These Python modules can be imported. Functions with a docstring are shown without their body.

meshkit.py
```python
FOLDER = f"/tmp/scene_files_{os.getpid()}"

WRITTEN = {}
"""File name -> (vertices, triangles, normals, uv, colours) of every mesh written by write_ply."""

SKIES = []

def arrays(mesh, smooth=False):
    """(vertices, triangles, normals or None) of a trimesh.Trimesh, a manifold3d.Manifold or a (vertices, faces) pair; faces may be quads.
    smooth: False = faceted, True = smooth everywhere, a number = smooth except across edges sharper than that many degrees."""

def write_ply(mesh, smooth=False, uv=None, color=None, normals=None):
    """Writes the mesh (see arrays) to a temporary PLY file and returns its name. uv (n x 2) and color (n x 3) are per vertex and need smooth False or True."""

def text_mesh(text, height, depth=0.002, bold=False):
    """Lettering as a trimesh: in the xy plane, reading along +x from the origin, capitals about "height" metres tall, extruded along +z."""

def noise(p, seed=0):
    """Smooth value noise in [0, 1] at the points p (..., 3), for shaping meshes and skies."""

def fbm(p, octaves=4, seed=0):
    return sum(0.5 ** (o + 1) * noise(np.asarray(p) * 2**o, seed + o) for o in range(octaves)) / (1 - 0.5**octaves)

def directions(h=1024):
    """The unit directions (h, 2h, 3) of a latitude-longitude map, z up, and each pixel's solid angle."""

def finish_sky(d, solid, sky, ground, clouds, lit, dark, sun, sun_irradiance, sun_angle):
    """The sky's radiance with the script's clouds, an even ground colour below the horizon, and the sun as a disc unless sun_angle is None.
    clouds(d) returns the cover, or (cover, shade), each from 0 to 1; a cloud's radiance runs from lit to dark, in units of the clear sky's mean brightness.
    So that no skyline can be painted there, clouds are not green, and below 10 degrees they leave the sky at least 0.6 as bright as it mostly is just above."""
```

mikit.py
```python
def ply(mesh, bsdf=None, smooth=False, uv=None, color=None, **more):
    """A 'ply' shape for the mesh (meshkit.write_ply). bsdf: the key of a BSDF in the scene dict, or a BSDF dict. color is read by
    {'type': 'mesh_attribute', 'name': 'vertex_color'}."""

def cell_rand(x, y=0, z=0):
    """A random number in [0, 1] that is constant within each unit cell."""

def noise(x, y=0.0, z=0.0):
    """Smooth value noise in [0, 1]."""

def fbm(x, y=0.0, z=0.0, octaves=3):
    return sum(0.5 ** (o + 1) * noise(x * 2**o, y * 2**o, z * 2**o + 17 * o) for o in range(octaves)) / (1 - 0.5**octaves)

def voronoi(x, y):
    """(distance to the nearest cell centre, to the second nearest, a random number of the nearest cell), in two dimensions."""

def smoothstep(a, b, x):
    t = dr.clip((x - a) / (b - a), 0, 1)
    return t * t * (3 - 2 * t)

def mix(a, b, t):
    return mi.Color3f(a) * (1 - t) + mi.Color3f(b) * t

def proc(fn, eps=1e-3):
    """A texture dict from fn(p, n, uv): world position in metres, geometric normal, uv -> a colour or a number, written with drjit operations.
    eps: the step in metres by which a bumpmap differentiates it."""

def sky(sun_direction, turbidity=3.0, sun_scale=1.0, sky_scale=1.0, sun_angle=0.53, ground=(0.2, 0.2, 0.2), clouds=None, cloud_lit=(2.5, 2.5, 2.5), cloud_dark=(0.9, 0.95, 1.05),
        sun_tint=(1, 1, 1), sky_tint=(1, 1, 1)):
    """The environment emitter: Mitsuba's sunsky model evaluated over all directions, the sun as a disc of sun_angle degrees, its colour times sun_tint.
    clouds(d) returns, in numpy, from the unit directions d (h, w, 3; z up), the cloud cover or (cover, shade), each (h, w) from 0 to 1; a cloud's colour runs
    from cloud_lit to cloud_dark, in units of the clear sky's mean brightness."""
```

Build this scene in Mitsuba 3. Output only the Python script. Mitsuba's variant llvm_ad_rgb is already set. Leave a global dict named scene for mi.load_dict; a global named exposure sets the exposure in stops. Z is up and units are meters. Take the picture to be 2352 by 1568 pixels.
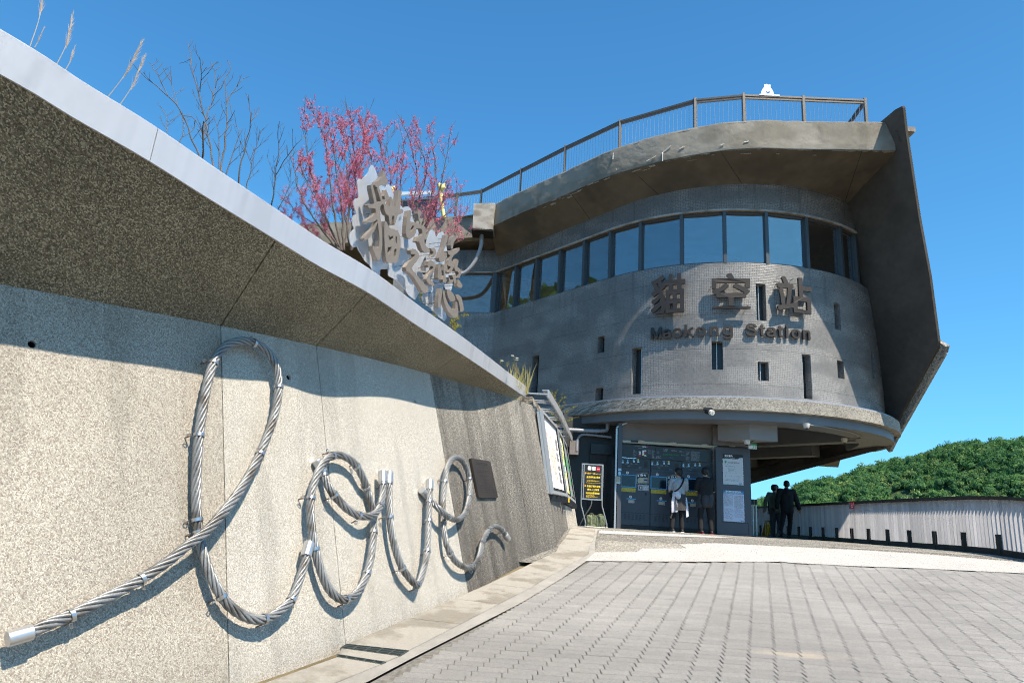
import math, random
import numpy as np, trimesh, manifold3d as m3
import drjit as dr, mitsuba as mi, mikit, meshkit
from shapely.geometry import Polygon, MultiPolygon, LineString, box as sbox
from shapely.ops import unary_union
from shapely import affinity
T = mi.ScalarTransform4f
scene, labels = {}, {}
rng = random.Random(7); nrg = np.random.default_rng(7)
A_ = lambda *v: np.array(v if len(v) > 1 else v[0], float)
unit = lambda v: np.asarray(v, float) / np.linalg.norm(v)

# ------------------------------------------------------------------ camera, sky, exposure
EYE = A_(0, 0, .16)                         # the plaza is z = 0; the camera stands lower down the ramp
PITCH, ROLL = math.radians(14.3), math.radians(3.5)
_fw = A_(0, math.cos(PITCH), math.sin(PITCH)); _U = A_(0, -math.sin(PITCH), math.cos(PITCH))
_up = math.cos(ROLL) * _U - math.sin(ROLL) * A_(1, 0, 0)
scene['camera'] = {'type': 'perspective', 'fov': 2 * math.degrees(math.atan(1176 / 1568)), 'fov_axis': 'x', 'near_clip': .1, 'far_clip': 6000.,
                   'to_world': T().look_at(origin=EYE.tolist(), target=(EYE + _fw).tolist(), up=_up.tolist())}
SUN = unit([.43, -.52, 1.0])
scene['sky_light'] = mikit.sky(SUN.tolist(), turbidity=2.6, sun_scale=1.42, sky_scale=1.16, sky_tint=(.52, 1.07, 1.20), sun_tint=(.96, .99, 1.03))
exposure = 2.05

# ------------------------------------------------------------------ helpers
def numbered(k):
    if k not in scene and k not in labels and not any(q.startswith(k + '__') for q in scene): return k
    n = 1
    while True:
        q = f'{k}_{n:03d}'
        if q not in scene and q not in labels and not any(s.startswith(q + '__') for s in scene): return q
        n += 1
_cnt = {}
def piece_key(base):                        # fast numbering for many alike pieces
    n = _cnt.get(base, 0); _cnt[base] = n + 1
    return base if n == 0 else f'{base}_{n:03d}'
def thing(name, label, cat, group=None, kind=None):
    k = numbered(name); labels[k] = {'label': label, 'category': cat}
    if group: labels[k]['group'] = group
    if kind: labels[k]['kind'] = kind
    return k
def obj(key, mesh, bsdf, smooth=False, label=None, kind=None, **kw):
    scene[key] = mikit.ply(mesh, bsdf, smooth=smooth, **kw)
    if label or kind:
        d = labels.setdefault(key, {})
        if label: d['label'] = label
        if kind: d['kind'] = kind
    return key
def part(parent, name, mesh, bsdf, smooth=False, label=None, kind=None, **kw):
    return obj(piece_key(parent + '__' + name), mesh, bsdf, smooth, label, kind, **kw)
def struct(key, mesh, bsdf, smooth=False, **kw):
    return obj(key, mesh, bsdf, smooth, kind='structure', **kw)
cat_ = trimesh.util.concatenate
def box(c, s, R=None, ch=0.):
    """box with centre c, full size s, optional chamfer and 3x3 axes R (columns)"""
    s = A_(s) / 2
    if ch > 0:
        pts = []
        for sx in (-1, 1):
            for sy in (-1, 1):
                for sz in (-1, 1):
                    for a in range(3):
                        q = A_(sx, sy, sz) * (s - ch); q[a] = (sx, sy, sz)[a] * s[a]; pts.append(q)
        m = trimesh.Trimesh(np.array(pts)).convex_hull
    else: m = trimesh.creation.box(2 * s)
    v = np.array(m.vertices)
    if R is not None: v = v @ np.asarray(R).T
    return trimesh.Trimesh(v + A_(c), m.faces, process=False)
def axes(x, up=(0, 0, 1)):
    """columns: x, y, z with x given and z near up"""
    x = unit(x); y = unit(np.cross(up, x)); return np.stack([x, y, np.cross(x, y)], 1)
def bar(p, q, w, h, up=(0, 0, 1), ch=0.):
    p, q = A_(p), A_(q); d = q - p
    if abs(unit(d) @ unit(up)) > .98: up = (0, 1, 0)
    return box((p + q) / 2, (np.linalg.norm(d), w, h), axes(d, up), ch)
def tube(P, r, n=8, caps=True, twist0=0.):
    P = np.asarray(P, float); r = np.broadcast_to(np.asarray(r, float), (len(P),))
    t = np.gradient(P, axis=0); t /= np.linalg.norm(t, axis=1, keepdims=True) + 1e-12
    a = np.cross(t[0], [0, 0, 1.]); a = np.cross(t[0], [1., 0, 0]) if np.linalg.norm(a) < .2 else a; a /= np.linalg.norm(a)
    fr = [a]
    for i in range(1, len(P)):
        a = fr[-1] - t[i] * (fr[-1] @ t[i]); fr.append(a / (np.linalg.norm(a) + 1e-12))
    fr = np.array(fr); b = np.cross(t, fr); an = np.arange(n) * 2 * np.pi / n + twist0
    V = (P[:, None] + r[:, None, None] * (np.cos(an)[None, :, None] * fr[:, None] + np.sin(an)[None, :, None] * b[:, None])).reshape(-1, 3)
    i, j = np.meshgrid(np.arange(len(P) - 1), np.arange(n), indexing='ij')
    q = np.stack([i * n + j, i * n + (j + 1) % n, (i + 1) * n + (j + 1) % n, (i + 1) * n + j], -1).reshape(-1, 4)
    F = np.vstack([q[:, [0, 1, 2]], q[:, [0, 2, 3]]])
    if caps:
        L = len(P); V = np.vstack([V, P[0], P[-1]]); k = np.arange(n)
        F = np.vstack([F, np.stack([(k + 1) % n, k, k * 0 + L * n], 1), np.stack([(L - 1) * n + k, (L - 1) * n + (k + 1) % n, k * 0 + L * n + 1], 1)])
    return trimesh.Trimesh(V, F, process=False)
def frames(P):
    t = np.gradient(P, axis=0); t /= np.linalg.norm(t, axis=1, keepdims=True) + 1e-12
    a = np.cross(t[0], [0, 0, 1.]); a = np.cross(t[0], [1., 0, 0]) if np.linalg.norm(a) < .2 else a; a /= np.linalg.norm(a)
    fr = [a]
    for i in range(1, len(P)):
        a = fr[-1] - t[i] * (fr[-1] @ t[i]); fr.append(a / (np.linalg.norm(a) + 1e-12))
    fr = np.array(fr); return t, fr, np.cross(t, fr)
def resample(P, step):
    P = np.asarray(P, float); n = len(P)
    # centripetal Catmull-Rom through the points, then even steps
    Q = np.vstack([2 * P[0] - P[1], P, 2 * P[-1] - P[-2]]); out = []
    for i in range(n - 1):
        p0, p1, p2, p3 = Q[i:i + 4]; u = np.linspace(0, 1, 14, endpoint=False)[:, None]
        out.append(.5 * (2 * p1 + (p2 - p0) * u + (2 * p0 - 5 * p1 + 4 * p2 - p3) * u**2 + (3 * p1 - p0 - 3 * p2 + p3) * u**3))
    C = np.vstack(out + [P[-1:]]); s = np.r_[0, np.cumsum(np.linalg.norm(np.diff(C, axis=0), axis=1))]
    ss = np.linspace(0, s[-1], max(2, int(s[-1] / step) + 1)); return np.stack([np.interp(ss, s, C[:, k]) for k in range(C.shape[1])], 1)
def grid(P):
    """surface through a grid of points (n, m, 3)"""
    P = np.asarray(P, float); n, m = P.shape[:2]; i, j = np.meshgrid(np.arange(n - 1), np.arange(m - 1), indexing='ij'); a = i * m + j
    q = np.stack([a, a + m, a + m + 1, a + 1], -1).reshape(-1, 4)
    return trimesh.Trimesh(P.reshape(-1, 3), np.vstack([q[:, [0, 1, 2]], q[:, [0, 2, 3]]]), process=False)
def hexa(P):
    """closed solid from 8 corners: 4 of the front (ccw seen from outside), 4 of the back"""
    F = [(0, 1, 2, 3), (7, 6, 5, 4), (0, 4, 5, 1), (1, 5, 6, 2), (2, 6, 7, 3), (3, 7, 4, 0)]
    return trimesh.Trimesh(np.asarray(P, float), [t for a, b, c, d in F for t in ((a, b, c), (a, c, d))], process=False)
def slab(P, thick_vec):
    """sheet of points (n, m, 3) given thickness along thick_vec (vector or array): closed"""
    P = np.asarray(P, float); Q = P + np.asarray(thick_vec, float); f, b = grid(P), grid(Q); b.faces = b.faces[:, ::-1]
    rims = [grid(np.stack([P[0], Q[0]])), grid(np.stack([Q[-1], P[-1]])), grid(np.stack([Q[:, 0], P[:, 0]])), grid(np.stack([P[:, -1], Q[:, -1]]))]
    return cat_([f, b] + rims)
def polys(g):
    if g.is_empty: return []
    return [p for p in getattr(g, 'geoms', [g]) if isinstance(p, Polygon) and p.area > 1e-7]
def extrude(g, d):
    ms = [trimesh.creation.extrude_polygon(p, d, engine='earcut') for p in polys(g)]
    return cat_(ms) if ms else None
def place(m, o, x, y, z=None):
    """mesh in local x, y, z -> origin o and axes x, y (z = x cross y)"""
    x, y = A_(x), A_(y); z = np.cross(x, y) if z is None else A_(z)
    v = np.array(m.vertices); return trimesh.Trimesh(A_(o) + v[:, :1] * x + v[:, 1:2] * y + v[:, 2:3] * z, m.faces, process=False)
def tri2d(p):
    v, f = trimesh.creation.triangulate_polygon(p, engine='earcut'); return np.asarray(v), np.asarray(f)
def cyl(p, q, r, n=16, r2=None):
    p, q = A_(p), A_(q); return tube(np.stack([p, q]), [r, r if r2 is None else r2], n)
def lathe(o, prof, n=20, up=(0, 0, 1)):
    """profile of (radius, height) about an axis"""
    z = unit(up); x = unit(np.cross(z, [0, 1, 0]) if abs(z[1]) < .9 else np.cross(z, [1, 0, 0])); y = np.cross(z, x)
    a = np.arange(n) * 2 * np.pi / n; R = np.cos(a)[:, None] * x + np.sin(a)[:, None] * y
    V = np.array([A_(o) + R * r + z * h for r, h in prof]).reshape(-1, 3); F = []
    for i in range(len(prof) - 1):
        for j in range(n):
            k = (j + 1) % n; F += [(i * n + j, i * n + k, (i + 1) * n + k), (i * n + j, (i + 1) * n + k, (i + 1) * n + j)]
    return trimesh.Trimesh(V, F, process=False)
def solid(m):
    m = trimesh.Trimesh(m.vertices, m.faces); m.merge_vertices(); m.fix_normals(); return m3.Manifold(m3.Mesh(np.asarray(m.vertices, np.float32), np.asarray(m.faces, np.uint32)))
def tm(M):
    q = M.to_mesh(); return trimesh.Trimesh(np.asarray(q.vert_properties[:, :3], float), np.asarray(q.tri_verts), process=False)

# ------------------------------------------------------------------ materials
V3 = mi.Color3f
noise, fbm, vor, sst, mix, crand = mikit.noise, mikit.fbm, mikit.voronoi, mikit.smoothstep, mikit.mix, mikit.cell_rand
def mat(key, color, rough=.6, metallic=0., spec=.5, bump=None, bscale=.002, **kw):
    b = {'type': 'principled', 'base_color': mikit.proc(color) if callable(color) else {'type': 'rgb', 'value': list(color)}, 'roughness': rough, 'metallic': metallic, 'specular': spec, **kw}
    if bump is not None: b = {'type': 'bumpmap', 'arbitrary': mikit.proc(bump, 2e-3), 'scale': bscale, 'bsdf': b}
    scene[key] = {'type': 'twosided', 'bsdf': b}; return key
def pebbles(u, v, S, dark, mid, light, t):
    d1, d2, r = vor(u * S, v * S)
    c = mix(mix(dark, mid, sst(.0, .45, r)), light, sst(.55, 1., r))
    return c * (.62 + .38 * sst(.02, .28, d2 - d1)) * t
def wall_uv(p): return p.y * 1.08 + .35 * p.x, p.z * 1.03
def wall_warm(p, n, uv):
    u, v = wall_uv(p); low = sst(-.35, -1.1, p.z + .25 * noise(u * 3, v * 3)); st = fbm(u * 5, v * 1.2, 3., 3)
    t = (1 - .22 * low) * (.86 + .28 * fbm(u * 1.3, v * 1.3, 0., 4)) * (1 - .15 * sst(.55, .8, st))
    return pebbles(u, v, 150, V3(.22, .188, .162), V3(.345, .326, .284), V3(.47, .448, .398), t)
def wall_white(p, n, uv):
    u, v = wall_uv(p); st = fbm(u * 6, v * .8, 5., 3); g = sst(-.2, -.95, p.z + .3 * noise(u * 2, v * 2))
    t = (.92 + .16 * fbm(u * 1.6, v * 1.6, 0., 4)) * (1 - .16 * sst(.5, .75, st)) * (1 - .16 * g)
    return pebbles(u, v, 150, V3(.29, .275, .23), V3(.42, .405, .37), V3(.55, .535, .50), t)
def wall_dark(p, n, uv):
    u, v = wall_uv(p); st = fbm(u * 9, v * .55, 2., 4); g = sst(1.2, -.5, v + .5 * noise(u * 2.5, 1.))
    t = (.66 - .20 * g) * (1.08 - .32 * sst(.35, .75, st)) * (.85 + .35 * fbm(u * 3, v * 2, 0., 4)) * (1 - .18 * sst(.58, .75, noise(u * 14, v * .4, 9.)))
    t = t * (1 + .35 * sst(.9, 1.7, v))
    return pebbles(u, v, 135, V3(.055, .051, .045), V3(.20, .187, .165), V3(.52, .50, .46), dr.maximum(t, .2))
def soffit_c(p, n, uv):
    u, v = p.x * 1.1 + p.z * .6, p.y; t = .75 + .5 * fbm(u * 2, v * 2, 0., 3)
    return pebbles(u, v, 125, V3(.085, .070, .045), V3(.185, .156, .105), V3(.41, .36, .26), t)
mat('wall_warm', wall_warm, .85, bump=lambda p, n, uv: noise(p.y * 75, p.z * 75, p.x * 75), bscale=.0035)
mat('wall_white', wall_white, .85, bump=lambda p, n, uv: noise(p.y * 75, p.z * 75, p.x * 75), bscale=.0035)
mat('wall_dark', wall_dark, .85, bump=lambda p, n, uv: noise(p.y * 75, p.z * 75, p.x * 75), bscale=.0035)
mat('soffit_pebble', soffit_c, .9)
mat('cap_metal', lambda p, n, uv: V3(.50, .51, .545) * (.9 + .12 * fbm(p.y * 2.2, p.z * 3, p.x, 4) + .06 * noise(p.y * 40, p.z * 3) - .10 * sst(.63, .8, fbm(p.y * 6, p.z * 2, 3., 3))), .42, .35)
mat('seam_black', (.015, .015, .016), .9)
mat('cable_steel', lambda p, n, uv: mix(V3(.25, .26, .27), V3(.13, .125, .12), sst(.45, .75, fbm(p.x * 9, p.y * 9, p.z * 9, 3))) * (.85 + .3 * noise(p.x * 160, p.y * 160, p.z * 160)), .45, .45)
mat('cap_steel', (.55, .56, .58), .35, .8)
mat('clamp_steel', (.50, .51, .53), .3, .9)
mat('rusty', (.16, .11, .08), .7, .3)
def brick_c(p, n, uv):
    r = crand(uv.x * 1000, uv.y * 1000); u = fbm(p.x * 1.1, p.y * 1.1, 0., 4)
    spot = sst(.13, .0, dr.sqrt(dr.square((p.x - 2.35) / 2.6) + dr.square((p.y - 5.75) * 2.2)) - .12) * .35
    r2 = fbm(p.x * .45, p.y * .45, 4., 3); c = mix(V3(.176, .176, .176), V3(.204, .203, .201), r) * (.84 + .32 * r2) * (.80 + .36 * u) * (.9 + .2 * noise(p.x * 170, p.y * 170)) * (.95 + .1 * noise(p.x * 60, p.y * 60))
    return mix(c, V3(.43, .36, .26), spot * noise(p.x * 6, p.y * 12))
mat('brick', brick_c, .85, bump=lambda p, n, uv: noise(p.x * 130, p.y * 130), bscale=.0018)
mat('joint_sand', lambda p, n, uv: V3(.125, .122, .115) * (.7 + .6 * noise(p.x * 40, p.y * 40)), .95)
def white_gravel(p, n, uv):
    d1, d2, r = vor(p.x * 30, p.y * 30); c = mix(V3(.255, .253, .248), V3(.355, .352, .345), r)
    return mix(c, V3(.13, .12, .11), sst(.74, .82, r) * sst(.3, .2, d1)) * (.9 + .15 * fbm(p.x * 2, p.y * 2, 0., 3))
mat('white_gravel', white_gravel, .9)
mat('grey_gravel', lambda p, n, uv: pebbles(p.x, p.y, 46, V3(.055, .054, .048), V3(.135, .131, .120), V3(.25, .243, .225), .8 + .4 * fbm(p.x * 1.5, p.y * 1.5, 0., 3)), .9)
mat('pale_gravel', lambda p, n, uv: pebbles(p.x, p.y, 46, V3(.10, .096, .086), V3(.19, .184, .165), V3(.31, .30, .275), .9 + .25 * fbm(p.x * 1.5, p.y * 1.5, 0., 3)), .9)
def conc_slab(p, n, uv):
    a = fbm(p.x * 3.5, p.y * 3.5, 2., 5); b = fbm(p.x * 14, p.y * 14, 5., 4)
    c = mix(V3(.235, .227, .208), V3(.145, .135, .118), sst(.46, .68, a) * .8); c = mix(c, V3(.16, .145, .115), sst(.56, .72, b) * sst(.4, .6, a) * .85)
    return c * (.92 + .16 * noise(p.x * 90, p.y * 90))
mat('gutter_concrete', conc_slab, .9, bump=lambda p, n, uv: fbm(p.x * 30, p.y * 30, 0., 3), bscale=.004)
mat('edge_concrete', lambda p, n, uv: V3(.215, .21, .20) * (.8 + .4 * fbm(p.x * 8, p.y * 8, 1., 4)), .9)
mat('grate_iron', (.07, .085, .085), .6, .5)
def tile_c(p, n, uv):
    S = 21.5; u, v = uv.x * S, uv.y * S; r = crand(u, v); fu, fv = u - dr.floor(u), v - dr.floor(v)
    g = dr.maximum(dr.maximum(sst(.13, .07, fu), sst(.87, .93, fu)), dr.maximum(sst(.13, .07, fv), sst(.87, .93, fv)))
    c = mix(V3(.128, .130, .134), V3(.182, .184, .188), r) * (.85 + .3 * fbm(uv.x * .9, uv.y * .9, 0., 4))
    c = mix(c, V3(.33, .322, .31) * (.55 + .75 * sst(.35, .7, fbm(uv.x * 1.3, uv.y * 2.5, 4., 3))), g * .75)
    w = uv.y / .955 + .02 * noise(uv.x * 2, uv.y); fw = w - dr.floor(w)
    c = c * (1 - .72 * sst(.985, .992, fw) * sst(1., .996, fw))
    st = sst(.58, .75, fbm(uv.x * 7, uv.y * .5, 7., 3)) * sst(5.4, 7.1, uv.y)
    c = c * (1 - .25 * st)
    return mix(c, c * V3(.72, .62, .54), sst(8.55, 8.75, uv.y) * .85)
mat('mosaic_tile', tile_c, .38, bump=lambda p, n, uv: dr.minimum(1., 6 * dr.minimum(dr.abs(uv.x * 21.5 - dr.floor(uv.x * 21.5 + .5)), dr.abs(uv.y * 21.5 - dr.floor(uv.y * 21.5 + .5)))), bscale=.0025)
def weather_conc(p, n, uv):
    a = fbm(p.x * 1.2, p.y * 1.2, p.z * 1.6, 5); b = fbm(p.x * 5, p.y * 5, p.z * 1.1, 4)
    c = mix(V3(.27, .258, .228), V3(.195, .184, .158), sst(.4, .65, a)); c = c * (.80 + .36 * b)
    return mix(c, V3(.06, .055, .045), sst(.62, .74, fbm(p.x * 3.4, p.y * 3.4, p.z * .8, 4)) * .3)
mat('roof_concrete', weather_conc, .9, bump=lambda p, n, uv: fbm(p.x * 9, p.y * 9, p.z * 9, 4), bscale=.012)
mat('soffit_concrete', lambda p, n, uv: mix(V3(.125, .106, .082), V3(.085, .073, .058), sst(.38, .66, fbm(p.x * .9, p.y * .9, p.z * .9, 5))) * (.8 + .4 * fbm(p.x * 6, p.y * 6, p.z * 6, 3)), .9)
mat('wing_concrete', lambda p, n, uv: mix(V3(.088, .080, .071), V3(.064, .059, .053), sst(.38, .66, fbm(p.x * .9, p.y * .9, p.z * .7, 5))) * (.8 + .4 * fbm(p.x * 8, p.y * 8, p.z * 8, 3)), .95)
mat('lime_white', (.75, .73, .70), .8)
mat('cornice_stone', lambda p, n, uv: pebbles(p.x + p.y * .7, p.z * 1. + p.y * .3, 40, V3(.13, .125, .11), V3(.30, .287, .255), V3(.46, .445, .41), .78 + .4 * fbm(p.x * 1.4, p.y * 1.4, p.z * .5, 4)), .9)
mat('flashing', (.33, .345, .40), .45, .3)
mat('panel_grey', lambda p, n, uv: V3(.070, .078, .095) * (.9 + .2 * fbm(p.x * 2, p.z * 2, p.y, 3)), .45)
mat('header_grey', lambda p, n, uv: V3(.20, .175, .165) * (.9 + .2 * fbm(p.x * 1.5, p.z * 1.5, p.y, 3)), .55)
mat('ring_grey', lambda p, n, uv: V3(.155, .17, .195) * (.9 + .2 * fbm(p.x * 1.5, p.y * 1.5, p.z, 3)), .55)
mat('beam_grey', lambda p, n, uv: V3(.25, .255, .26) * (.88 + .24 * fbm(p.x * 1.1, p.y * 1.1, p.z, 3)), .6)
mat('ceiling_dark', (.10, .10, .10), .8)
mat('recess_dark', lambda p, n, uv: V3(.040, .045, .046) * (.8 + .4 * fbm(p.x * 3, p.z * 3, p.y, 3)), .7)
mat('machine_grey', lambda p, n, uv: V3(.052, .062, .080) * (.92 + .16 * fbm(p.x * 3, p.z * 3, 0., 3)), .42)
mat('machine_black', (.022, .024, .026), .35)
mat('screen_glass', (.012, .020, .034), .12)
mat('trim_blue', (.10, .36, .62), .4)
mat('label_yellow', lambda p, n, uv: mix(V3(.62, .50, .06), V3(.28, .22, .04), sst(.35, .5, noise(p.x * 260, dr.floor(p.z * 90) * 3.7)) * sst(.3, .5, p.z * 90 - dr.floor(p.z * 90))), .5)
mat('beige', (.50, .44, .30), .45)
mat('light_grey', (.36, .37, .38), .45)
mat('print_white', (.80, .80, .80), .5)
mat('print_black', (.015, .015, .016), .5)
mat('print_red', (.60, .03, .05), .5)
mat('print_green', (.03, .30, .10), .5)
mat('print_blue', (.02, .20, .42), .5)
mat('print_cyan', (.45, .70, .85), .5)
mat('print_yellow', (.85, .62, .04), .5)
mat('print_orange', (.75, .36, .03), .5)
mat('print_grey', (.20, .20, .21), .5)
mat('ink_grey', (.30, .30, .32), .5)
mat('paper', lambda p, n, uv: V3(.60, .61, .63) * (.95 + .06 * noise(p.x * 9, p.z * 9)), .35)
mat('paper_blue', (.56, .60, .74), .35)
mat('window_frame', (.075, .085, .095), .42, .3)
mat('rail_dark', (.11, .105, .10), .42, .3)
mat('baluster', (.42, .45, .48), .4, .5)
mat('letter_brown', lambda p, n, uv: V3(.042, .034, .029) * (.88 + .24 * fbm(p.x * 4, p.z * 4, p.y * 4, 3)), .45, .25)
mat('sign_brown', lambda p, n, uv: V3(.185, .160, .138) * (.92 + .16 * fbm(p.x * 5, p.z * 5, p.y * 5, 3)), .5, .1)
mat('sign_plate', lambda p, n, uv: V3(.50, .53, .57) * (.92 + .14 * fbm(p.y * 3, p.z * 3, p.x, 3)), .38, .45)
mat('plaque_bronze', lambda p, n, uv: V3(.055, .046, .042) * (.85 + .3 * fbm(p.y * 6, p.z * 6, 0., 3)), .32, .5)
mat('stainless', (.46, .455, .44), .42, .8)
mat('alu', (.55, .56, .58), .35, .6)
mat('black_metal', (.02, .02, .022), .4, .2)
mat('wood_grey', lambda p, n, uv: mix(V3(.56, .565, .60), V3(.42, .425, .45), crand(uv.x * 977., 3.)) * (.82 + .22 * fbm(p.x * 30, p.y * 30, p.z * 1.5, 3)) * (.9 + .2 * noise(p.x * 3, p.y * 3, p.z * .7)), .7)
mat('wood_dark', lambda p, n, uv: V3(.030, .027, .025) * (.7 + .6 * fbm(p.x * 4, p.y * 4, p.z * 4, 3)), .7)
mat('bag_green', lambda p, n, uv: V3(.135, .165, .095) * (.7 + .55 * fbm(p.x * 13, p.y * 13, p.z * 9, 4)), .75, bump=lambda p, n, uv: fbm(p.x * 22, p.y * 22, p.z * 16, 3), bscale=.03)
mat('bag_strap', (.25, .28, .17), .7)
mat('skin', lambda p, n, uv: V3(.40, .245, .17) * (.92 + .16 * noise(p.x * 30, p.y * 30, p.z * 30)), .55)
mat('hair_black', lambda p, n, uv: V3(.012, .011, .011) * (.6 + .9 * noise(p.x * 140, p.y * 140, p.z * 30)), .5)
cloth_n = lambda p: (.8 + .4 * fbm(p.x * 12, p.y * 12, p.z * 8, 3))
mat('cloth_grey', lambda p, n, uv: V3(.34, .36, .39) * cloth_n(p), .85)
mat('cloth_black', lambda p, n, uv: V3(.011, .0115, .014) * cloth_n(p), .85)
mat('cloth_charcoal', lambda p, n, uv: V3(.045, .047, .052) * cloth_n(p), .85)
mat('cloth_white', lambda p, n, uv: V3(.62, .62, .70) * cloth_n(p), .85)
mat('cloth_green', lambda p, n, uv: V3(.12, .17, .15) * cloth_n(p), .85)
mat('cloth_denim', lambda p, n, uv: V3(.05, .055, .065) * cloth_n(p), .85)
mat('shoe_black', (.02, .02, .022), .5); mat('shoe_white', (.72, .72, .72), .5); mat('shoe_red', (.42, .03, .05), .5)
mat('bark', lambda p, n, uv: V3(.105, .085, .075) * (.6 + .8 * fbm(p.x * 50, p.y * 50, p.z * 14, 3)), .9)
mat('bark_pale', lambda p, n, uv: V3(.12, .105, .098) * (.55 + .8 * fbm(p.x * 50, p.y * 50, p.z * 14, 3)), .9)
def leafy(key, c, tr=.8):
    scene[key] = {'type': 'principledthin', 'base_color': mikit.proc(c) if callable(c) else {'type': 'rgb', 'value': list(c)}, 'roughness': .55, 'diff_trans': tr, 'spec_trans': 0., 'eta': 1.4}
leafy('blossom', lambda p, n, uv: mix(V3(.52, .10, .20), V3(.74, .33, .43), noise(p.x * 24, p.y * 24, p.z * 24)), .9)
leafy('leaf_yellow', lambda p, n, uv: mix(V3(.20, .20, .035), V3(.42, .38, .10), noise(p.x * 50, p.y * 50, p.z * 50)))
leafy('grass_dry', lambda p, n, uv: mix(V3(.30, .30, .09), V3(.50, .42, .22), noise(p.x * 40, p.y * 40, p.z * 9)))
leafy('plume', (.72, .62, .52), 1.0)
def forest_c(p, n, uv):
    r = uv.x; c = mix(mix(V3(.055, .150, .055), V3(.135, .27, .090), r), V3(.24, .34, .12), sst(.75, 1., uv.y))
    return c * (.75 + .5 * noise(p.x * .9, p.y * .9, p.z * .9))
leafy('forest_leaf', forest_c, .55)
mat('forest_core', (.030, .085, .032), 1.)
mat('hill_soil', (.03, .06, .025), 1.)
mat('soil', lambda p, n, uv: V3(.12, .10, .06) * (.6 + .8 * fbm(p.x * 6, p.y * 6, 0., 3)), 1.)
mat('cat_white', (.86, .86, .86), .3, .3)
mat('yellow_paint', (.66, .64, .24), .6)
mat('caution_orange', (.62, .27, .02), .4); mat('caution_yellow', (.95, .62, .03), .45)
mat('camera_white', (.62, .60, .55), .4)
mat('pipe_grey', (.30, .31, .34), .45, .1)
mat('box_render', lambda p, n, uv: mix(V3(.36, .35, .33), V3(.20, .18, .155), sst(.4, .7, fbm(p.x * 2.5, p.y * 2.5, p.z * 3.5, 4))), .85)
mat('room_dark', lambda p, n, uv: V3(.17, .165, .16) * (.6 + .8 * fbm(p.x * .8, p.y * .8, p.z * 1.5, 3)), .8)
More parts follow.
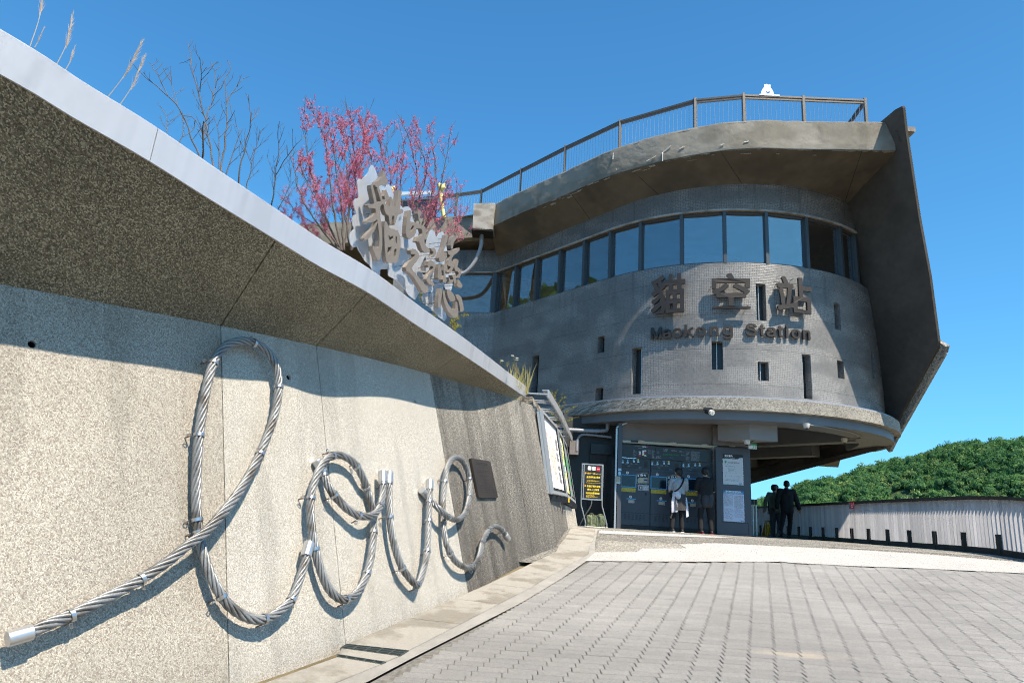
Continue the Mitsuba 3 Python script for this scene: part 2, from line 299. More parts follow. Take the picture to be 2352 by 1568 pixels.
scene['pane_glass'] = {'type': 'blendbsdf', 'weight': .38, 'a': {'type': 'thindielectric', 'int_ior': 1.5}, 'b': {'type': 'conductor', 'material': 'none', 'specular_reflectance': {'type': 'rgb', 'value': [.58, .58, .58]}}}
for _k, _w in (('dark', .20), ('pale', .52)): scene['pane_glass_' + _k] = {**scene['pane_glass'], 'weight': _w}
scene['board_glass'] = {'type': 'thindielectric', 'int_ior': 1.5}

# ------------------------------------------------------------------ measured outlines, world metres
D = {"WALLPOLY":[0.006459,-0.159941,1.624167,-6.172762],
"CAP":[[-2.452,2.805,2.005],[-2.28,3.084,1.971],[-2.074,3.405,1.937],[-1.868,3.788,1.894],[-1.622,4.26,1.851],[-1.432,4.713,1.836],[-1.167,5.229,1.82],[-0.89,6.187,1.833],[-0.544,7.291,1.846],[-0.177,8.822,1.912],[0.266,10.63,1.979]],
"CABLES":{"l":[[-2.243,3.476,-0.527],[-2.201,3.538,-0.508],[-2.168,3.594,-0.481],[-2.117,3.676,-0.45],[-2.067,3.763,-0.406],[-2.009,3.868,-0.354],[-1.942,3.966,-0.291],[-1.873,4.07,-0.211],[-1.82,4.164,-0.125],[-1.767,4.276,-0.043],[-1.737,4.381,0.051],[-1.713,4.509,0.166],[-1.7,4.637,0.288],[-1.691,4.773,0.453],[-1.686,4.867,0.606],[-1.687,4.958,0.767],[-1.706,5.023,0.939],[-1.74,5.05,1.09],[-1.798,5.017,1.211],[-1.868,4.929,1.269],[-1.935,4.816,1.268],[-1.988,4.701,1.214],[-2.016,4.6,1.109],[-2.013,4.529,0.966],[-1.993,4.468,0.791],[-1.969,4.418,0.625],[-1.948,4.384,0.497],[-1.921,4.369,0.314],[-1.885,4.35,0.137],[-1.856,4.346,0.022],[-1.835,4.35,-0.049],[-1.79,4.342,-0.16],[-1.734,4.342,-0.269],[-1.674,4.358,-0.364],[-1.618,4.401,-0.449],[-1.552,4.47,-0.516],[-1.481,4.564,-0.557],[-1.424,4.664,-0.549],[-1.378,4.771,-0.501],[-1.353,4.847,-0.448],[-1.344,4.934,-0.326],[-1.341,4.987,-0.243],[-1.345,5.025,-0.169],[-1.346,5.045,-0.131]],
"o":[[-1.063,5.866,0.134],[-1.079,5.857,0.172],[-1.105,5.845,0.237],[-1.13,5.834,0.302],[-1.158,5.748,0.391],[-1.205,5.701,0.472],[-1.262,5.62,0.529],[-1.32,5.514,0.547],[-1.367,5.401,0.518],[-1.395,5.298,0.439],[-1.404,5.218,0.336],[-1.401,5.151,0.214],[-1.382,5.116,0.098],[-1.35,5.101,-0.026],[-1.316,5.097,-0.137],[-1.275,5.107,-0.247],[-1.226,5.132,-0.357],[-1.18,5.173,-0.436],[-1.13,5.238,-0.487],[-1.095,5.299,-0.498],[-1.056,5.389,-0.48],[-1.024,5.498,-0.413],[-1.009,5.594,-0.312],[-1.01,5.679,-0.182],[-1.026,5.765,-0.059],[-1.048,5.837,0.042]],
"t":[[-1.432,5.343,0.463],[-1.401,5.36,0.412],[-1.365,5.354,0.345],[-1.312,5.354,0.268],[-1.26,5.412,0.199],[-1.2,5.492,0.136],[-1.134,5.566,0.096],[-1.07,5.645,0.087],[-1.026,5.747,0.115],[-1.008,5.84,0.176],[-1.015,5.942,0.272],[-1.033,5.995,0.369],[-1.048,6.023,0.44]],
"v":[[-1.008,6.118,0.443],[-0.986,6.07,0.306],[-0.962,6.027,0.168],[-0.94,6.002,0.06],[-0.904,5.991,-0.072],[-0.858,6.003,-0.202],[-0.803,6.044,-0.32],[-0.75,6.115,-0.395],[-0.705,6.184,-0.448],[-0.679,6.238,-0.457],[-0.667,6.31,-0.4],[-0.657,6.404,-0.31],[-0.656,6.5,-0.187],[-0.669,6.577,-0.046],[-0.683,6.656,0.101],[-0.7,6.733,0.253],[-0.712,6.788,0.362],[-0.72,6.816,0.425]],
"e":[[-0.769,6.749,0.337],[-0.725,6.825,0.287],[-0.676,6.86,0.244],[-0.604,6.826,0.182],[-0.529,6.959,0.117],[-0.459,7.173,0.088],[-0.409,7.423,0.123],[-0.379,7.577,0.202],[-0.367,7.738,0.346],[-0.379,7.833,0.492],[-0.411,7.85,0.618],[-0.47,7.763,0.715],[-0.531,7.611,0.745],[-0.578,7.434,0.696],[-0.601,7.277,0.589],[-0.61,7.212,0.45],[-0.602,7.124,0.282],[-0.58,7.037,0.106],[-0.548,6.95,-0.033],[-0.502,6.918,-0.168],[-0.443,6.991,-0.275],[-0.373,7.126,-0.345],[-0.297,7.314,-0.374],[-0.239,7.507,-0.343],[-0.207,7.668,-0.267],[-0.192,7.812,-0.153],[-0.158,8.004,-0.052],[-0.101,8.236,0.016],[-0.045,8.411,0.026],[0.027,8.584,-0.021],[0.089,8.696,-0.1]]},
"CLAMPS":{"l":[[-2.117,3.676,-0.45],[-1.95,3.982,-0.293],[-1.788,4.355,-0.032],[-1.684,4.794,0.468],[-1.716,5.033,0.986],[-1.889,4.895,1.273],[-2.011,4.573,1.043],[-1.95,4.401,0.534],[-1.841,4.307,0.034],[-1.643,4.387,-0.4],[-1.449,4.622,-0.549],[-1.362,4.827,-0.453]],
"o":[[-1.349,5.441,0.524],[-1.213,5.678,0.46],[-1.115,5.766,0.281],[-1.398,5.148,0.203],[-1.314,5.095,-0.146],[-1.034,5.74,-0.014],[-1.007,5.579,-0.341],[-1.097,5.302,-0.487]],
"t":[[-1.376,5.306,0.391],[-1.289,5.38,0.24],[-1.139,5.591,0.096],[-1.033,5.997,0.356],[-1.026,5.868,0.146]],
"v":[[-0.996,6.092,0.369],[-0.944,6.011,0.087],[-0.803,6.044,-0.32],[-0.689,6.226,-0.441],[-0.654,6.494,-0.201],[-0.679,6.643,0.071],[-0.697,6.733,0.245]],
"e":[[-0.608,7.165,0.481],[-0.415,7.777,0.55],[-0.37,7.729,0.345],[-0.562,6.981,0.107],[-0.47,6.967,-0.214],[-0.269,7.411,-0.355],[-0.203,7.804,-0.128],[-0.134,8.106,-0.017],[0.017,8.557,-0.017]]},
"WEEP":[[-2.675,3.74,0.929],[-1.726,5.267,1.105],[-0.969,7.076,1.254],[-0.332,9.172,1.528],[0.241,9.894,0.497]],
"PLAQUE":[[-0.395,8.264,0.791],[-0.179,8.928,0.817],[-0.092,8.793,0.374],[-0.299,8.152,0.346]],
"SIGN0":[-1.159,6.35,1.85],
"SIGNT":[0.37,0.929,0.0],
"SIGN":[[[[[-0.77,1.092],[-0.756,1.13],[-0.709,1.176],[-0.676,1.226],[-0.67,1.267],[-0.667,1.291],[-0.644,1.281],[-0.616,1.253],[-0.58,1.221],[-0.572,1.199],[-0.601,1.178],[-0.654,1.15],[-0.692,1.124],[-0.728,1.092],[-0.754,1.083]],[]],[[[-0.829,1.063],[-0.808,1.076],[-0.776,1.039],[-0.744,0.998],[-0.718,0.961],[-0.709,0.933],[-0.741,0.918],[-0.769,0.953],[-0.799,0.996],[-0.823,1.032]],[]],[[[-0.734,1.089],[-0.709,1.104],[-0.679,1.079],[-0.651,1.051],[-0.629,1.016],[-0.651,0.993],[-0.678,1.022],[-0.705,1.05],[-0.728,1.071]],[]],[[[-0.84,0.867],[-0.821,0.884],[-0.761,0.91],[-0.7,0.954],[-0.625,1.01],[-0.588,1.04],[-0.607,1.064],[-0.595,1.112],[-0.589,1.134],[-0.558,1.113],[-0.532,1.092],[-0.525,1.077],[-0.57,1.024],[-0.631,0.966],[-0.685,0.916],[-0.715,0.889],[-0.766,0.87],[-0.814,0.85],[-0.83,0.852]],[]],[[[-0.725,0.905],[-0.65,0.956],[-0.65,0.903],[-0.627,0.84],[-0.603,0.793],[-0.579,0.73],[-0.558,0.649],[-0.549,0.572],[-0.551,0.514],[-0.561,0.462],[-0.572,0.448],[-0.594,0.443],[-0.621,0.459],[-0.658,0.488],[-0.69,0.515],[-0.702,0.539],[-0.684,0.546],[-0.637,0.538],[-0.609,0.546],[-0.598,0.576],[-0.603,0.631],[-0.62,0.688],[-0.655,0.77],[-0.687,0.821],[-0.711,0.859]],[]],[[[-0.689,0.869],[-0.677,0.809],[-0.705,0.772],[-0.753,0.739],[-0.827,0.701],[-0.839,0.709],[-0.809,0.746],[-0.751,0.796],[-0.718,0.839]],[]],[[[-0.66,0.792],[-0.67,0.752],[-0.69,0.699],[-0.732,0.633],[-0.752,0.6],[-0.797,0.558],[-0.826,0.537],[-0.839,0.553],[-0.811,0.592],[-0.756,0.654],[-0.707,0.715],[-0.683,0.766]],[]],[[[-0.401,1.048],[-0.381,1.238],[-0.347,1.251],[-0.331,1.207],[-0.322,1.081],[-0.362,1.045]],[]],[[[-0.605,0.982],[-0.58,1.002],[-0.536,1.002],[-0.501,1.014],[-0.498,1.075],[-0.497,1.109],[-0.474,1.103],[-0.446,1.082],[-0.436,1.044],[-0.395,1.055],[-0.338,1.086],[-0.319,1.069],[-0.275,1.085],[-0.259,1.073],[-0.268,1.049],[-0.337,1.0],[-0.407,0.96],[-0.49,0.922],[-0.548,0.913],[-0.583,0.942]],[]],[[[-0.508,0.935],[-0.432,0.97],[-0.443,0.914],[-0.439,0.853],[-0.468,0.848],[-0.489,0.894]],[]],[[[-0.411,0.979],[-0.347,1.009],[-0.359,0.952],[-0.383,0.877],[-0.399,0.883],[-0.401,0.933]],[]],[[[-0.554,0.838],[-0.532,0.848],[-0.502,0.832],[-0.476,0.814],[-0.438,0.814],[-0.382,0.834],[-0.32,0.835],[-0.278,0.819],[-0.249,0.771],[-0.244,0.705],[-0.248,0.627],[-0.258,0.564],[-0.284,0.536],[-0.349,0.517],[-0.418,0.487],[-0.45,0.487],[-0.478,0.529],[-0.506,0.6],[-0.533,0.695],[-0.55,0.778]],[[[-0.47,0.746],[-0.437,0.731],[-0.387,0.769],[-0.382,0.745],[-0.404,0.716],[-0.438,0.697],[-0.463,0.712]],[[-0.344,0.783],[-0.321,0.779],[-0.308,0.713],[-0.328,0.721],[-0.345,0.74]],[[-0.46,0.626],[-0.432,0.633],[-0.393,0.66],[-0.398,0.61],[-0.433,0.563],[-0.453,0.551]],[[-0.347,0.643],[-0.314,0.673],[-0.304,0.639],[-0.307,0.596],[-0.346,0.577],[-0.345,0.614]]]]],[[[[-0.135,1.143],[-0.119,1.132],[-0.114,1.081],[-0.12,1.025],[-0.065,1.048],[-0.016,1.058],[0.042,1.07],[0.125,1.097],[0.178,1.102],[0.212,1.07],[0.205,1.012],[0.188,0.959],[0.202,0.929],[0.251,0.912],[0.316,0.911],[0.324,0.896],[0.296,0.868],[0.211,0.837],[0.156,0.847],[0.113,0.884],[0.082,0.907],[0.061,0.885],[0.034,0.887],[0.05,0.938],[0.089,0.964],[0.122,0.973],[0.14,1.021],[0.116,1.052],[0.049,1.032],[-0.006,1.004],[0.017,0.978],[-0.015,0.92],[-0.029,0.905],[-0.087,0.859],[-0.12,0.854],[-0.152,0.854],[-0.174,0.879],[-0.182,0.963],[-0.183,1.05],[-0.171,1.117]],[[[-0.067,1.013],[-0.034,1.019],[-0.044,0.979],[-0.092,0.923],[-0.104,0.944]]]],[[[0.008,1.201],[0.073,1.229],[0.087,1.199],[0.06,1.159],[0.07,1.123],[0.043,1.108],[0.023,1.152],[0.005,1.171]],[]]],[[[[-0.044,0.723],[-0.058,0.753],[-0.03,0.779],[0.034,0.798],[0.097,0.788],[0.124,0.754],[0.095,0.707],[0.046,0.653],[-0.009,0.587],[0.036,0.571],[0.126,0.55],[0.235,0.527],[0.346,0.512],[0.377,0.495],[0.356,0.461],[0.307,0.432],[0.254,0.432],[0.158,0.474],[0.065,0.511],[-0.023,0.532],[-0.095,0.523],[-0.118,0.557],[-0.073,0.617],[-0.002,0.679],[0.031,0.726],[0.044,0.749],[0.004,0.735]],[]]],[[[[0.331,0.93],[0.391,0.958],[0.439,0.96],[0.463,0.932],[0.443,0.887],[0.41,0.86],[0.365,0.847],[0.396,0.887],[0.403,0.917],[0.361,0.919]],[]],[[[0.304,0.735],[0.305,0.776],[0.363,0.81],[0.437,0.817],[0.471,0.788],[0.453,0.735],[0.399,0.674],[0.37,0.627],[0.402,0.606],[0.46,0.599],[0.497,0.584],[0.448,0.561],[0.375,0.556],[0.317,0.568],[0.313,0.589],[0.339,0.647],[0.401,0.711],[0.439,0.758],[0.4,0.763],[0.366,0.749],[0.359,0.733],[0.326,0.715]],[]],[[[0.666,1.231],[0.69,1.216],[0.685,1.165],[0.645,1.071],[0.608,0.999],[0.606,0.959],[0.645,0.965],[0.674,1.025],[0.698,1.005],[0.671,0.936],[0.637,0.9],[0.6,0.881],[0.543,0.869],[0.528,0.9],[0.562,0.98],[0.598,1.052],[0.615,1.126],[0.631,1.201]],[]],[[[0.836,1.283],[0.888,1.297],[0.884,1.258],[0.831,1.196],[0.825,1.134],[0.833,1.125],[0.784,1.103],[0.767,1.14],[0.776,1.203],[0.799,1.252]],[]],[[[0.711,1.049],[0.787,1.089],[0.885,1.138],[0.983,1.197],[0.993,1.171],[0.942,1.121],[0.857,1.057],[0.816,0.992],[0.842,0.963],[0.891,0.986],[0.881,0.928],[0.833,0.842],[0.795,0.819],[0.773,0.83],[0.821,0.906],[0.78,0.901],[0.74,0.895],[0.749,0.957],[0.787,1.03],[0.726,1.021]],[]],[[[0.934,1.046],[0.989,1.046],[0.985,1.01],[0.971,0.965],[1.037,0.964],[1.083,0.946],[1.071,0.902],[1.046,0.858],[1.004,0.848],[1.026,0.905],[0.991,0.917],[0.929,0.9],[0.902,0.929],[0.913,0.983]],[]],[[[0.531,0.829],[0.577,0.848],[0.586,0.802],[0.611,0.774],[0.625,0.751],[0.606,0.697],[0.571,0.671],[0.54,0.683],[0.532,0.745],[0.529,0.791]],[]],[[[0.662,0.874],[0.708,0.898],[0.733,0.876],[0.751,0.835],[0.735,0.81],[0.701,0.826],[0.699,0.787],[0.726,0.749],[0.752,0.72],[0.726,0.694],[0.669,0.677],[0.654,0.704],[0.674,0.759],[0.654,0.809]],[]],[[[0.784,0.769],[0.814,0.775],[0.828,0.756],[0.906,0.793],[0.901,0.762],[0.855,0.722],[0.806,0.705],[0.81,0.74]],[]],[[[0.857,0.825],[0.926,0.855],[0.958,0.822],[0.963,0.774],[0.923,0.755],[0.91,0.795]],[]],[[[1.007,0.829],[1.05,0.834],[1.134,0.804],[1.129,0.772],[1.066,0.75],[1.011,0.751]],[]],[[[0.607,0.587],[0.664,0.599],[0.665,0.539],[0.658,0.453],[0.645,0.386],[0.608,0.372],[0.597,0.433],[0.596,0.507]],[]],[[[0.686,0.588],[0.719,0.594],[0.757,0.531],[0.838,0.482],[0.926,0.456],[0.989,0.461],[1.005,0.486],[1.0,0.572],[1.045,0.566],[1.09,0.473],[1.087,0.418],[1.044,0.394],[0.961,0.381],[0.853,0.401],[0.762,0.448],[0.707,0.506],[0.688,0.556]],[]],[[[0.768,0.632],[0.827,0.65],[0.913,0.64],[0.978,0.613],[0.988,0.578],[0.941,0.548],[0.87,0.53],[0.813,0.559],[0.776,0.594]],[]],[[[0.977,0.642],[1.059,0.669],[1.139,0.656],[1.195,0.594],[1.222,0.543],[1.199,0.508],[1.135,0.492],[1.116,0.539],[1.072,0.595],[1.014,0.615]],[]]]],
"PLATES":[[[-0.645,1.38],[-0.616,1.38],[-0.575,1.355],[-0.539,1.322],[-0.523,1.295],[-0.46,1.266],[-0.387,1.277],[-0.364,1.319],[-0.337,1.336],[-0.296,1.331],[-0.247,1.284],[-0.225,1.25],[-0.195,1.183],[-0.091,1.232],[-0.039,1.225],[-0.021,1.174],[-0.096,1.094],[-0.1,1.03],[-0.084,0.948],[-0.107,0.903],[-0.121,0.809],[-0.111,0.639],[-0.162,0.542],[-0.231,0.504],[-0.301,0.477],[-0.366,0.433],[-0.435,0.416],[-0.498,0.45],[-0.569,0.455],[-0.638,0.493],[-0.689,0.513],[-0.711,0.539],[-0.747,0.52],[-0.781,0.51],[-0.816,0.521],[-0.841,0.562],[-0.845,0.6],[-0.827,0.639],[-0.789,0.675],[-0.82,0.698],[-0.84,0.744],[-0.831,0.784],[-0.786,0.821],[-0.819,0.85],[-0.844,0.879],[-0.849,0.916],[-0.826,0.952],[-0.785,0.976],[-0.817,1.054],[-0.836,1.11],[-0.82,1.147],[-0.769,1.165],[-0.688,1.278],[-0.682,1.316]],[[-0.096,1.236],[-0.045,1.229],[0.018,1.253],[0.031,1.273],[0.094,1.31],[0.155,1.312],[0.188,1.28],[0.218,1.219],[0.276,1.198],[0.468,1.07],[0.545,1.064],[0.577,0.98],[0.505,0.876],[0.466,0.786],[0.536,0.717],[0.581,0.677],[0.542,0.588],[0.47,0.481],[0.428,0.413],[0.285,0.42],[0.174,0.463],[0.036,0.486],[-0.123,0.481],[-0.155,0.641],[-0.091,0.718],[-0.069,0.85],[-0.131,1.001],[-0.131,1.162]],[[0.578,1.043],[0.592,1.122],[0.632,1.226],[0.659,1.292],[0.696,1.313],[0.758,1.309],[0.799,1.256],[0.874,1.359],[0.932,1.392],[0.999,1.381],[1.026,1.331],[1.066,1.254],[1.133,1.136],[1.245,1.013],[1.304,0.942],[1.281,0.82],[1.226,0.751],[1.159,0.759],[1.063,0.806],[1.089,0.665],[1.156,0.538],[1.215,0.456],[1.181,0.406],[1.053,0.408],[0.883,0.434],[0.76,0.453],[0.643,0.454],[0.615,0.501],[0.646,0.586],[0.665,0.64],[0.661,0.763],[0.618,0.938]]],
"DRUM":{"C":[6.72,22.35],
"R":5.05,
"TP":[2.7904,19.1781],
"LD":[-0.6281,0.77813],
"U0":[-0.77813,-0.6281],
"A0":-2.46248},
"SLOTS":{"a":[0.849,1.162,3.595,4.908],
"b":[3.062,3.344,4.188,4.967],
"c":[4.23,4.49,5.562,6.591],
"d":[4.22,4.5,3.94,4.438],
"e":[5.433,5.653,3.525,4.72],
"f":[6.562,6.795,5.577,6.331],
"g":[6.558,6.807,4.223,4.711],
"h":[8.341,8.428,4.516,5.226],
"i":[-0.428,-0.147,4.926,5.427],
"j":[-3.33,-2.979,3.975,5.237],
"k":[-0.459,-0.147,3.452,3.883]},
"MULL":[-4.49,-3.389,-2.24,-1.135,-0.038,1.054,2.28,3.449,4.579,5.77,7.052,7.82],
"FASCIA":[[-0.725,20.626,9.315],[0.089,19.638,9.315],[1.205,18.365,9.315],[2.239,17.143,9.315],[2.923,16.545,9.315],[3.471,16.119,9.315],[3.889,15.87,9.315],[4.557,15.525,9.315],[5.069,15.3,9.315],[5.511,15.193,9.315],[5.955,15.104,9.315],[6.535,15.073,9.315],[7.335,15.01,9.315],[8.347,14.913,9.315],[9.061,14.849,9.315]],
"WHITE_LO":[[1.152,9.566],[2.528,10.0],[4.241,10.606],[4.291,10.542],[5.263,10.595],[6.32,10.77],[8.07,10.925]],
"WHITE_HI":[[1.401,10.402],[2.061,10.678],[2.215,11.075],[3.014,11.432],[2.999,11.89],[3.436,12.092],[3.499,12.23],[3.926,12.361],[4.852,12.445],[6.298,12.641],[7.446,12.652],[9.097,12.285]],
"WHITE2_LO":[[1.767,12.769],[2.695,12.911],[3.609,13.233],[4.094,13.435]],
"WHITE2_HI":[[1.884,13.627],[3.564,16.092],[4.646,17.033],[4.409,14.17]],
"WHITE3":[[7.29,14.359],[7.585,13.719],[8.042,13.409],[7.15,13.152],[6.967,13.485]],
"JL":[[-1.053,5.04],[-1.041,4.99],[-1.065,5.186],[-1.048,5.284],[-0.717,6.093],[-0.398,6.896],[-0.09,7.696],[0.214,8.539],[0.813,10.234],[0.924,10.987],[1.046,11.597],[1.179,12.416],[1.616,15.413]],
"JR":[[-0.71,4.944],[-0.731,4.9],[-0.637,5.09],[-0.597,5.22],[-0.277,6.017],[0.031,6.807],[0.34,7.578],[0.631,8.398],[1.273,10.166],[1.38,10.939],[1.533,11.704],[1.67,12.53],[1.938,14.493]],
"EDGE":[[-0.747,4.582],[-0.559,5.048],[-0.233,5.804],[0.22,6.864],[0.716,8.199],[0.714,8.31],[1.143,9.486],[1.401,10.402],[1.524,11.383],[1.874,13.618]],
"TREES":{"bare":[[[[-4.422,9.0,4.733],[-4.507,9.078,4.848],[-4.703,9.156,5.393],[-4.878,9.235,5.793],[-5.051,9.313,6.172],[-5.223,9.391,6.526],[-5.367,9.469,6.893],[-5.506,9.547,7.215]],0.014,0.004],[[[-4.633,9.0,4.859],[-4.741,9.107,5.393],[-4.798,9.215,5.753],[-4.821,9.322,6.126],[-4.889,9.43,6.543],[-5.066,9.537,6.875]],0.012,0.004],[[[-4.643,9.0,4.921],[-4.561,8.734,5.146],[-4.442,8.468,5.175]],0.012,0.006],[[[-4.685,9.0,4.918],[-4.853,8.929,5.245],[-4.948,8.858,5.481],[-5.037,8.787,5.604],[-5.164,8.715,5.708],[-5.286,8.644,5.794],[-5.417,8.573,5.863],[-5.502,8.502,5.917]],0.013,0.0035],[[[-5.332,9.0,5.889],[-5.519,9.134,6.152],[-5.748,9.268,6.471],[-5.963,9.403,6.723]],0.006,0.003],[[[-4.322,9.0,4.693],[-4.368,9.04,4.79],[-4.39,9.081,5.175],[-4.445,9.121,5.552],[-4.529,9.162,5.937],[-4.618,9.202,6.365],[-4.591,9.243,6.568],[-4.681,9.283,6.749]],0.014,0.004],[[[-4.449,9.0,5.835],[-4.411,9.068,6.049],[-4.368,9.136,6.267],[-4.36,9.204,6.384]],0.007,0.003],[[[-4.05,9.0,4.526],[-4.055,8.954,4.717],[-4.014,8.908,5.1],[-3.981,8.862,5.454],[-3.999,8.816,5.679],[-4.064,8.77,5.837]],0.012,0.003],[[[-4.043,9.0,5.537],[-3.986,9.064,5.678],[-3.995,9.127,5.884]],0.006,0.003],[[[-4.261,9.0,4.666],[-4.22,9.043,5.101],[-4.229,9.085,5.415],[-4.356,9.128,5.563]],0.009,0.003],[[[-4.374,9.0,4.752],[-4.481,9.049,5.278],[-4.656,9.097,5.687]],0.009,0.003],[[[-4.853,9.0,5.972],[-4.784,8.795,6.13],[-4.747,8.59,6.293]],0.006,0.003],[[[-4.895,9.0,6.269],[-4.78,8.917,6.351]],0.004,0.003],[[[-4.655,9.0,5.919],[-4.529,8.936,6.017],[-4.475,8.872,6.108]],0.005,0.003],[[[-5.159,9.0,5.736],[-5.345,9.134,6.096],[-5.545,9.268,6.433]],0.005,0.003],[[[-5.219,9.0,5.199],[-5.452,9.297,5.693],[-5.756,9.594,6.069]],0.007,0.003],[[[-4.999,9.0,5.087],[-5.155,9.27,5.596],[-5.365,9.539,5.922]],0.007,0.003],[[[-5.028,9.0,5.566],[-4.894,9.027,5.56],[-4.736,9.053,5.328]],0.006,0.004],[[[-5.101,9.0,6.559],[-5.055,8.934,6.378]],0.004,0.003],[[[-4.386,9.0,5.481],[-4.248,8.861,5.531],[-4.155,8.722,5.543]],0.005,0.003]],
"bare2":[[[[-3.79,9.6,4.429],[-3.721,9.489,4.509],[-3.694,9.377,4.873],[-3.671,9.266,5.267],[-3.678,9.154,5.462],[-3.629,9.043,5.608]],0.011,0.003],[[[-3.781,9.6,4.985],[-3.627,9.411,5.156],[-3.461,9.222,5.224],[-3.276,9.033,5.335]],0.007,0.003],[[[-4.192,9.6,4.727],[-4.163,9.586,5.151],[-4.128,9.572,5.548],[-4.122,9.558,5.744]],0.008,0.003],[[[-3.692,9.6,4.371],[-3.61,9.527,4.471],[-3.501,9.455,4.797],[-3.485,9.382,5.052]],0.008,0.003],[[[-4.169,9.6,5.158],[-4.268,9.528,5.378],[-4.296,9.456,5.535]],0.005,0.003]],
"cherry":[[[[[-2.893,10.592,4.225],[-3.244,10.598,4.804],[-3.57,10.604,5.556],[-3.755,10.61,6.183],[-3.766,10.617,6.577],[-3.881,10.623,6.77]],0.019,0.0035],[[[-2.802,10.261,4.098],[-3.006,10.197,4.782],[-3.16,10.134,5.485],[-3.251,10.071,5.898],[-3.453,10.007,6.308],[-3.52,9.944,6.527]],0.019,0.0035],[[[-2.63,9.724,3.894],[-2.724,9.671,4.552],[-2.853,9.619,5.081],[-2.941,9.566,5.476],[-3.067,9.514,5.961]],0.019,0.0035],[[[-2.712,9.837,3.934],[-3.068,9.84,4.299],[-3.454,9.843,4.842],[-3.623,9.846,5.296],[-3.705,9.849,5.498]],0.019,0.0035],[[[-2.95,10.699,4.264],[-3.197,10.751,4.571],[-3.676,10.803,4.869],[-3.984,10.856,5.123],[-4.156,10.908,5.2]],0.013,0.0035],[[[-2.699,9.882,3.953],[-3.174,10.039,4.725],[-3.608,10.197,5.428],[-3.701,10.354,5.785]],0.013,0.0035],[[[-2.846,10.497,4.249],[-2.864,10.567,4.967],[-2.985,10.637,5.613],[-3.139,10.708,6.283],[-3.236,10.778,6.715]],0.013,0.0035],[[[-2.979,10.607,4.225],[-3.464,10.712,4.537],[-3.898,10.817,4.799],[-4.097,10.922,4.958]],0.013,0.0035]],[[[[-2.885,11.09,4.426],[-2.925,11.046,5.349],[-2.967,11.002,6.038],[-3.083,10.958,6.602],[-3.156,10.914,7.043]],0.019,0.0035],[[[-2.935,11.281,4.499],[-2.896,11.42,5.467],[-2.985,11.558,6.275],[-3.069,11.697,7.052],[-3.093,11.835,7.61]],0.019,0.0035],[[[-2.694,10.461,4.186],[-2.505,10.537,5.068],[-2.528,10.614,5.663],[-2.681,10.69,6.142],[-2.832,10.766,6.569]],0.019,0.0035],[[[-2.522,11.015,4.419],[-2.448,11.004,5.36],[-2.455,10.992,6.001],[-2.601,10.98,6.548],[-2.728,10.969,6.903]],0.019,0.0035],[[[-2.48,10.83,4.348],[-2.294,10.827,5.284],[-2.289,10.824,5.792],[-2.4,10.821,6.302],[-2.432,10.818,6.762]],0.013,0.0035],[[[-2.512,11.225,4.504],[-2.246,11.225,5.351],[-2.25,11.226,5.976],[-2.287,11.226,6.648]],0.013,0.0035],[[[-2.896,11.132,4.442],[-3.112,11.088,5.357],[-3.037,11.044,6.056],[-3.316,11.0,6.713],[-3.391,10.956,6.918]],0.013,0.0035]],[[[[-1.93,11.583,4.686],[-1.994,11.679,5.55],[-1.972,11.775,6.182],[-2.144,11.871,6.859],[-2.376,11.967,7.447],[-2.533,12.062,7.72]],0.019,0.0035],[[[-1.86,11.161,4.521],[-1.824,11.181,5.358],[-1.741,11.202,6.064],[-1.887,11.222,6.639],[-1.934,11.242,6.957]],0.019,0.0035],[[[-1.906,11.62,4.703],[-1.718,11.687,5.573],[-1.641,11.755,6.403],[-1.763,11.822,7.0],[-1.877,11.889,7.47]],0.019,0.0035],[[[-1.835,11.187,4.533],[-1.559,11.103,5.147],[-1.427,11.02,5.759],[-1.348,10.936,6.308],[-1.347,10.853,6.557]],0.019,0.0035],[[[-1.78,11.025,4.472],[-1.709,11.085,4.875],[-1.405,11.144,5.369],[-1.279,11.204,5.963],[-1.206,11.264,6.133]],0.013,0.0035],[[[-1.754,10.866,4.41],[-1.532,11.029,4.926],[-1.23,11.192,5.371],[-1.068,11.356,5.856]],0.013,0.0035],[[[-1.828,10.968,4.446],[-1.397,11.133,4.602],[-1.071,11.297,4.786],[-0.892,11.462,5.061]],0.013,0.0035],[[[-1.835,11.01,4.462],[-1.325,11.193,4.726],[-1.107,11.375,5.171],[-0.936,11.558,5.597]],0.013,0.0035],[[[-1.901,11.406,4.617],[-2.083,11.407,5.252],[-2.209,11.409,5.907],[-2.215,11.41,6.589],[-2.296,11.411,6.931]],0.013,0.0035]]],
"plumes":[["tallest pale grass plume at the upper left edge of the view",[-3.517,4.2,3.158],[-3.524,4.2,3.587],0.05,0.34],["broad pale grass plume right of the tallest one",[-3.379,4.3,3.085],[-3.35,4.3,3.423],0.06,0.36],["short pale grass plume low behind the capping between the two left ones",[-3.815,4.6,3.435],[-3.792,4.6,3.561],0.02,0.2],["thin grass plume just right of the broad one",[-3.459,4.5,3.188],[-3.437,4.5,3.346],0.03,0.2],["leaning grass plume, left one of the pair near the bare tree",[-3.17,4.6,3.041],[-3.032,4.6,3.43],0.06,0.42],["leaning grass plume, right one of the pair near the bare tree",[-2.997,4.5,2.923],[-2.912,4.5,3.248],0.05,0.36]],
"shrubs":[["shrub",
"yellow green shrub with spreading sprays beside the steel canopy",
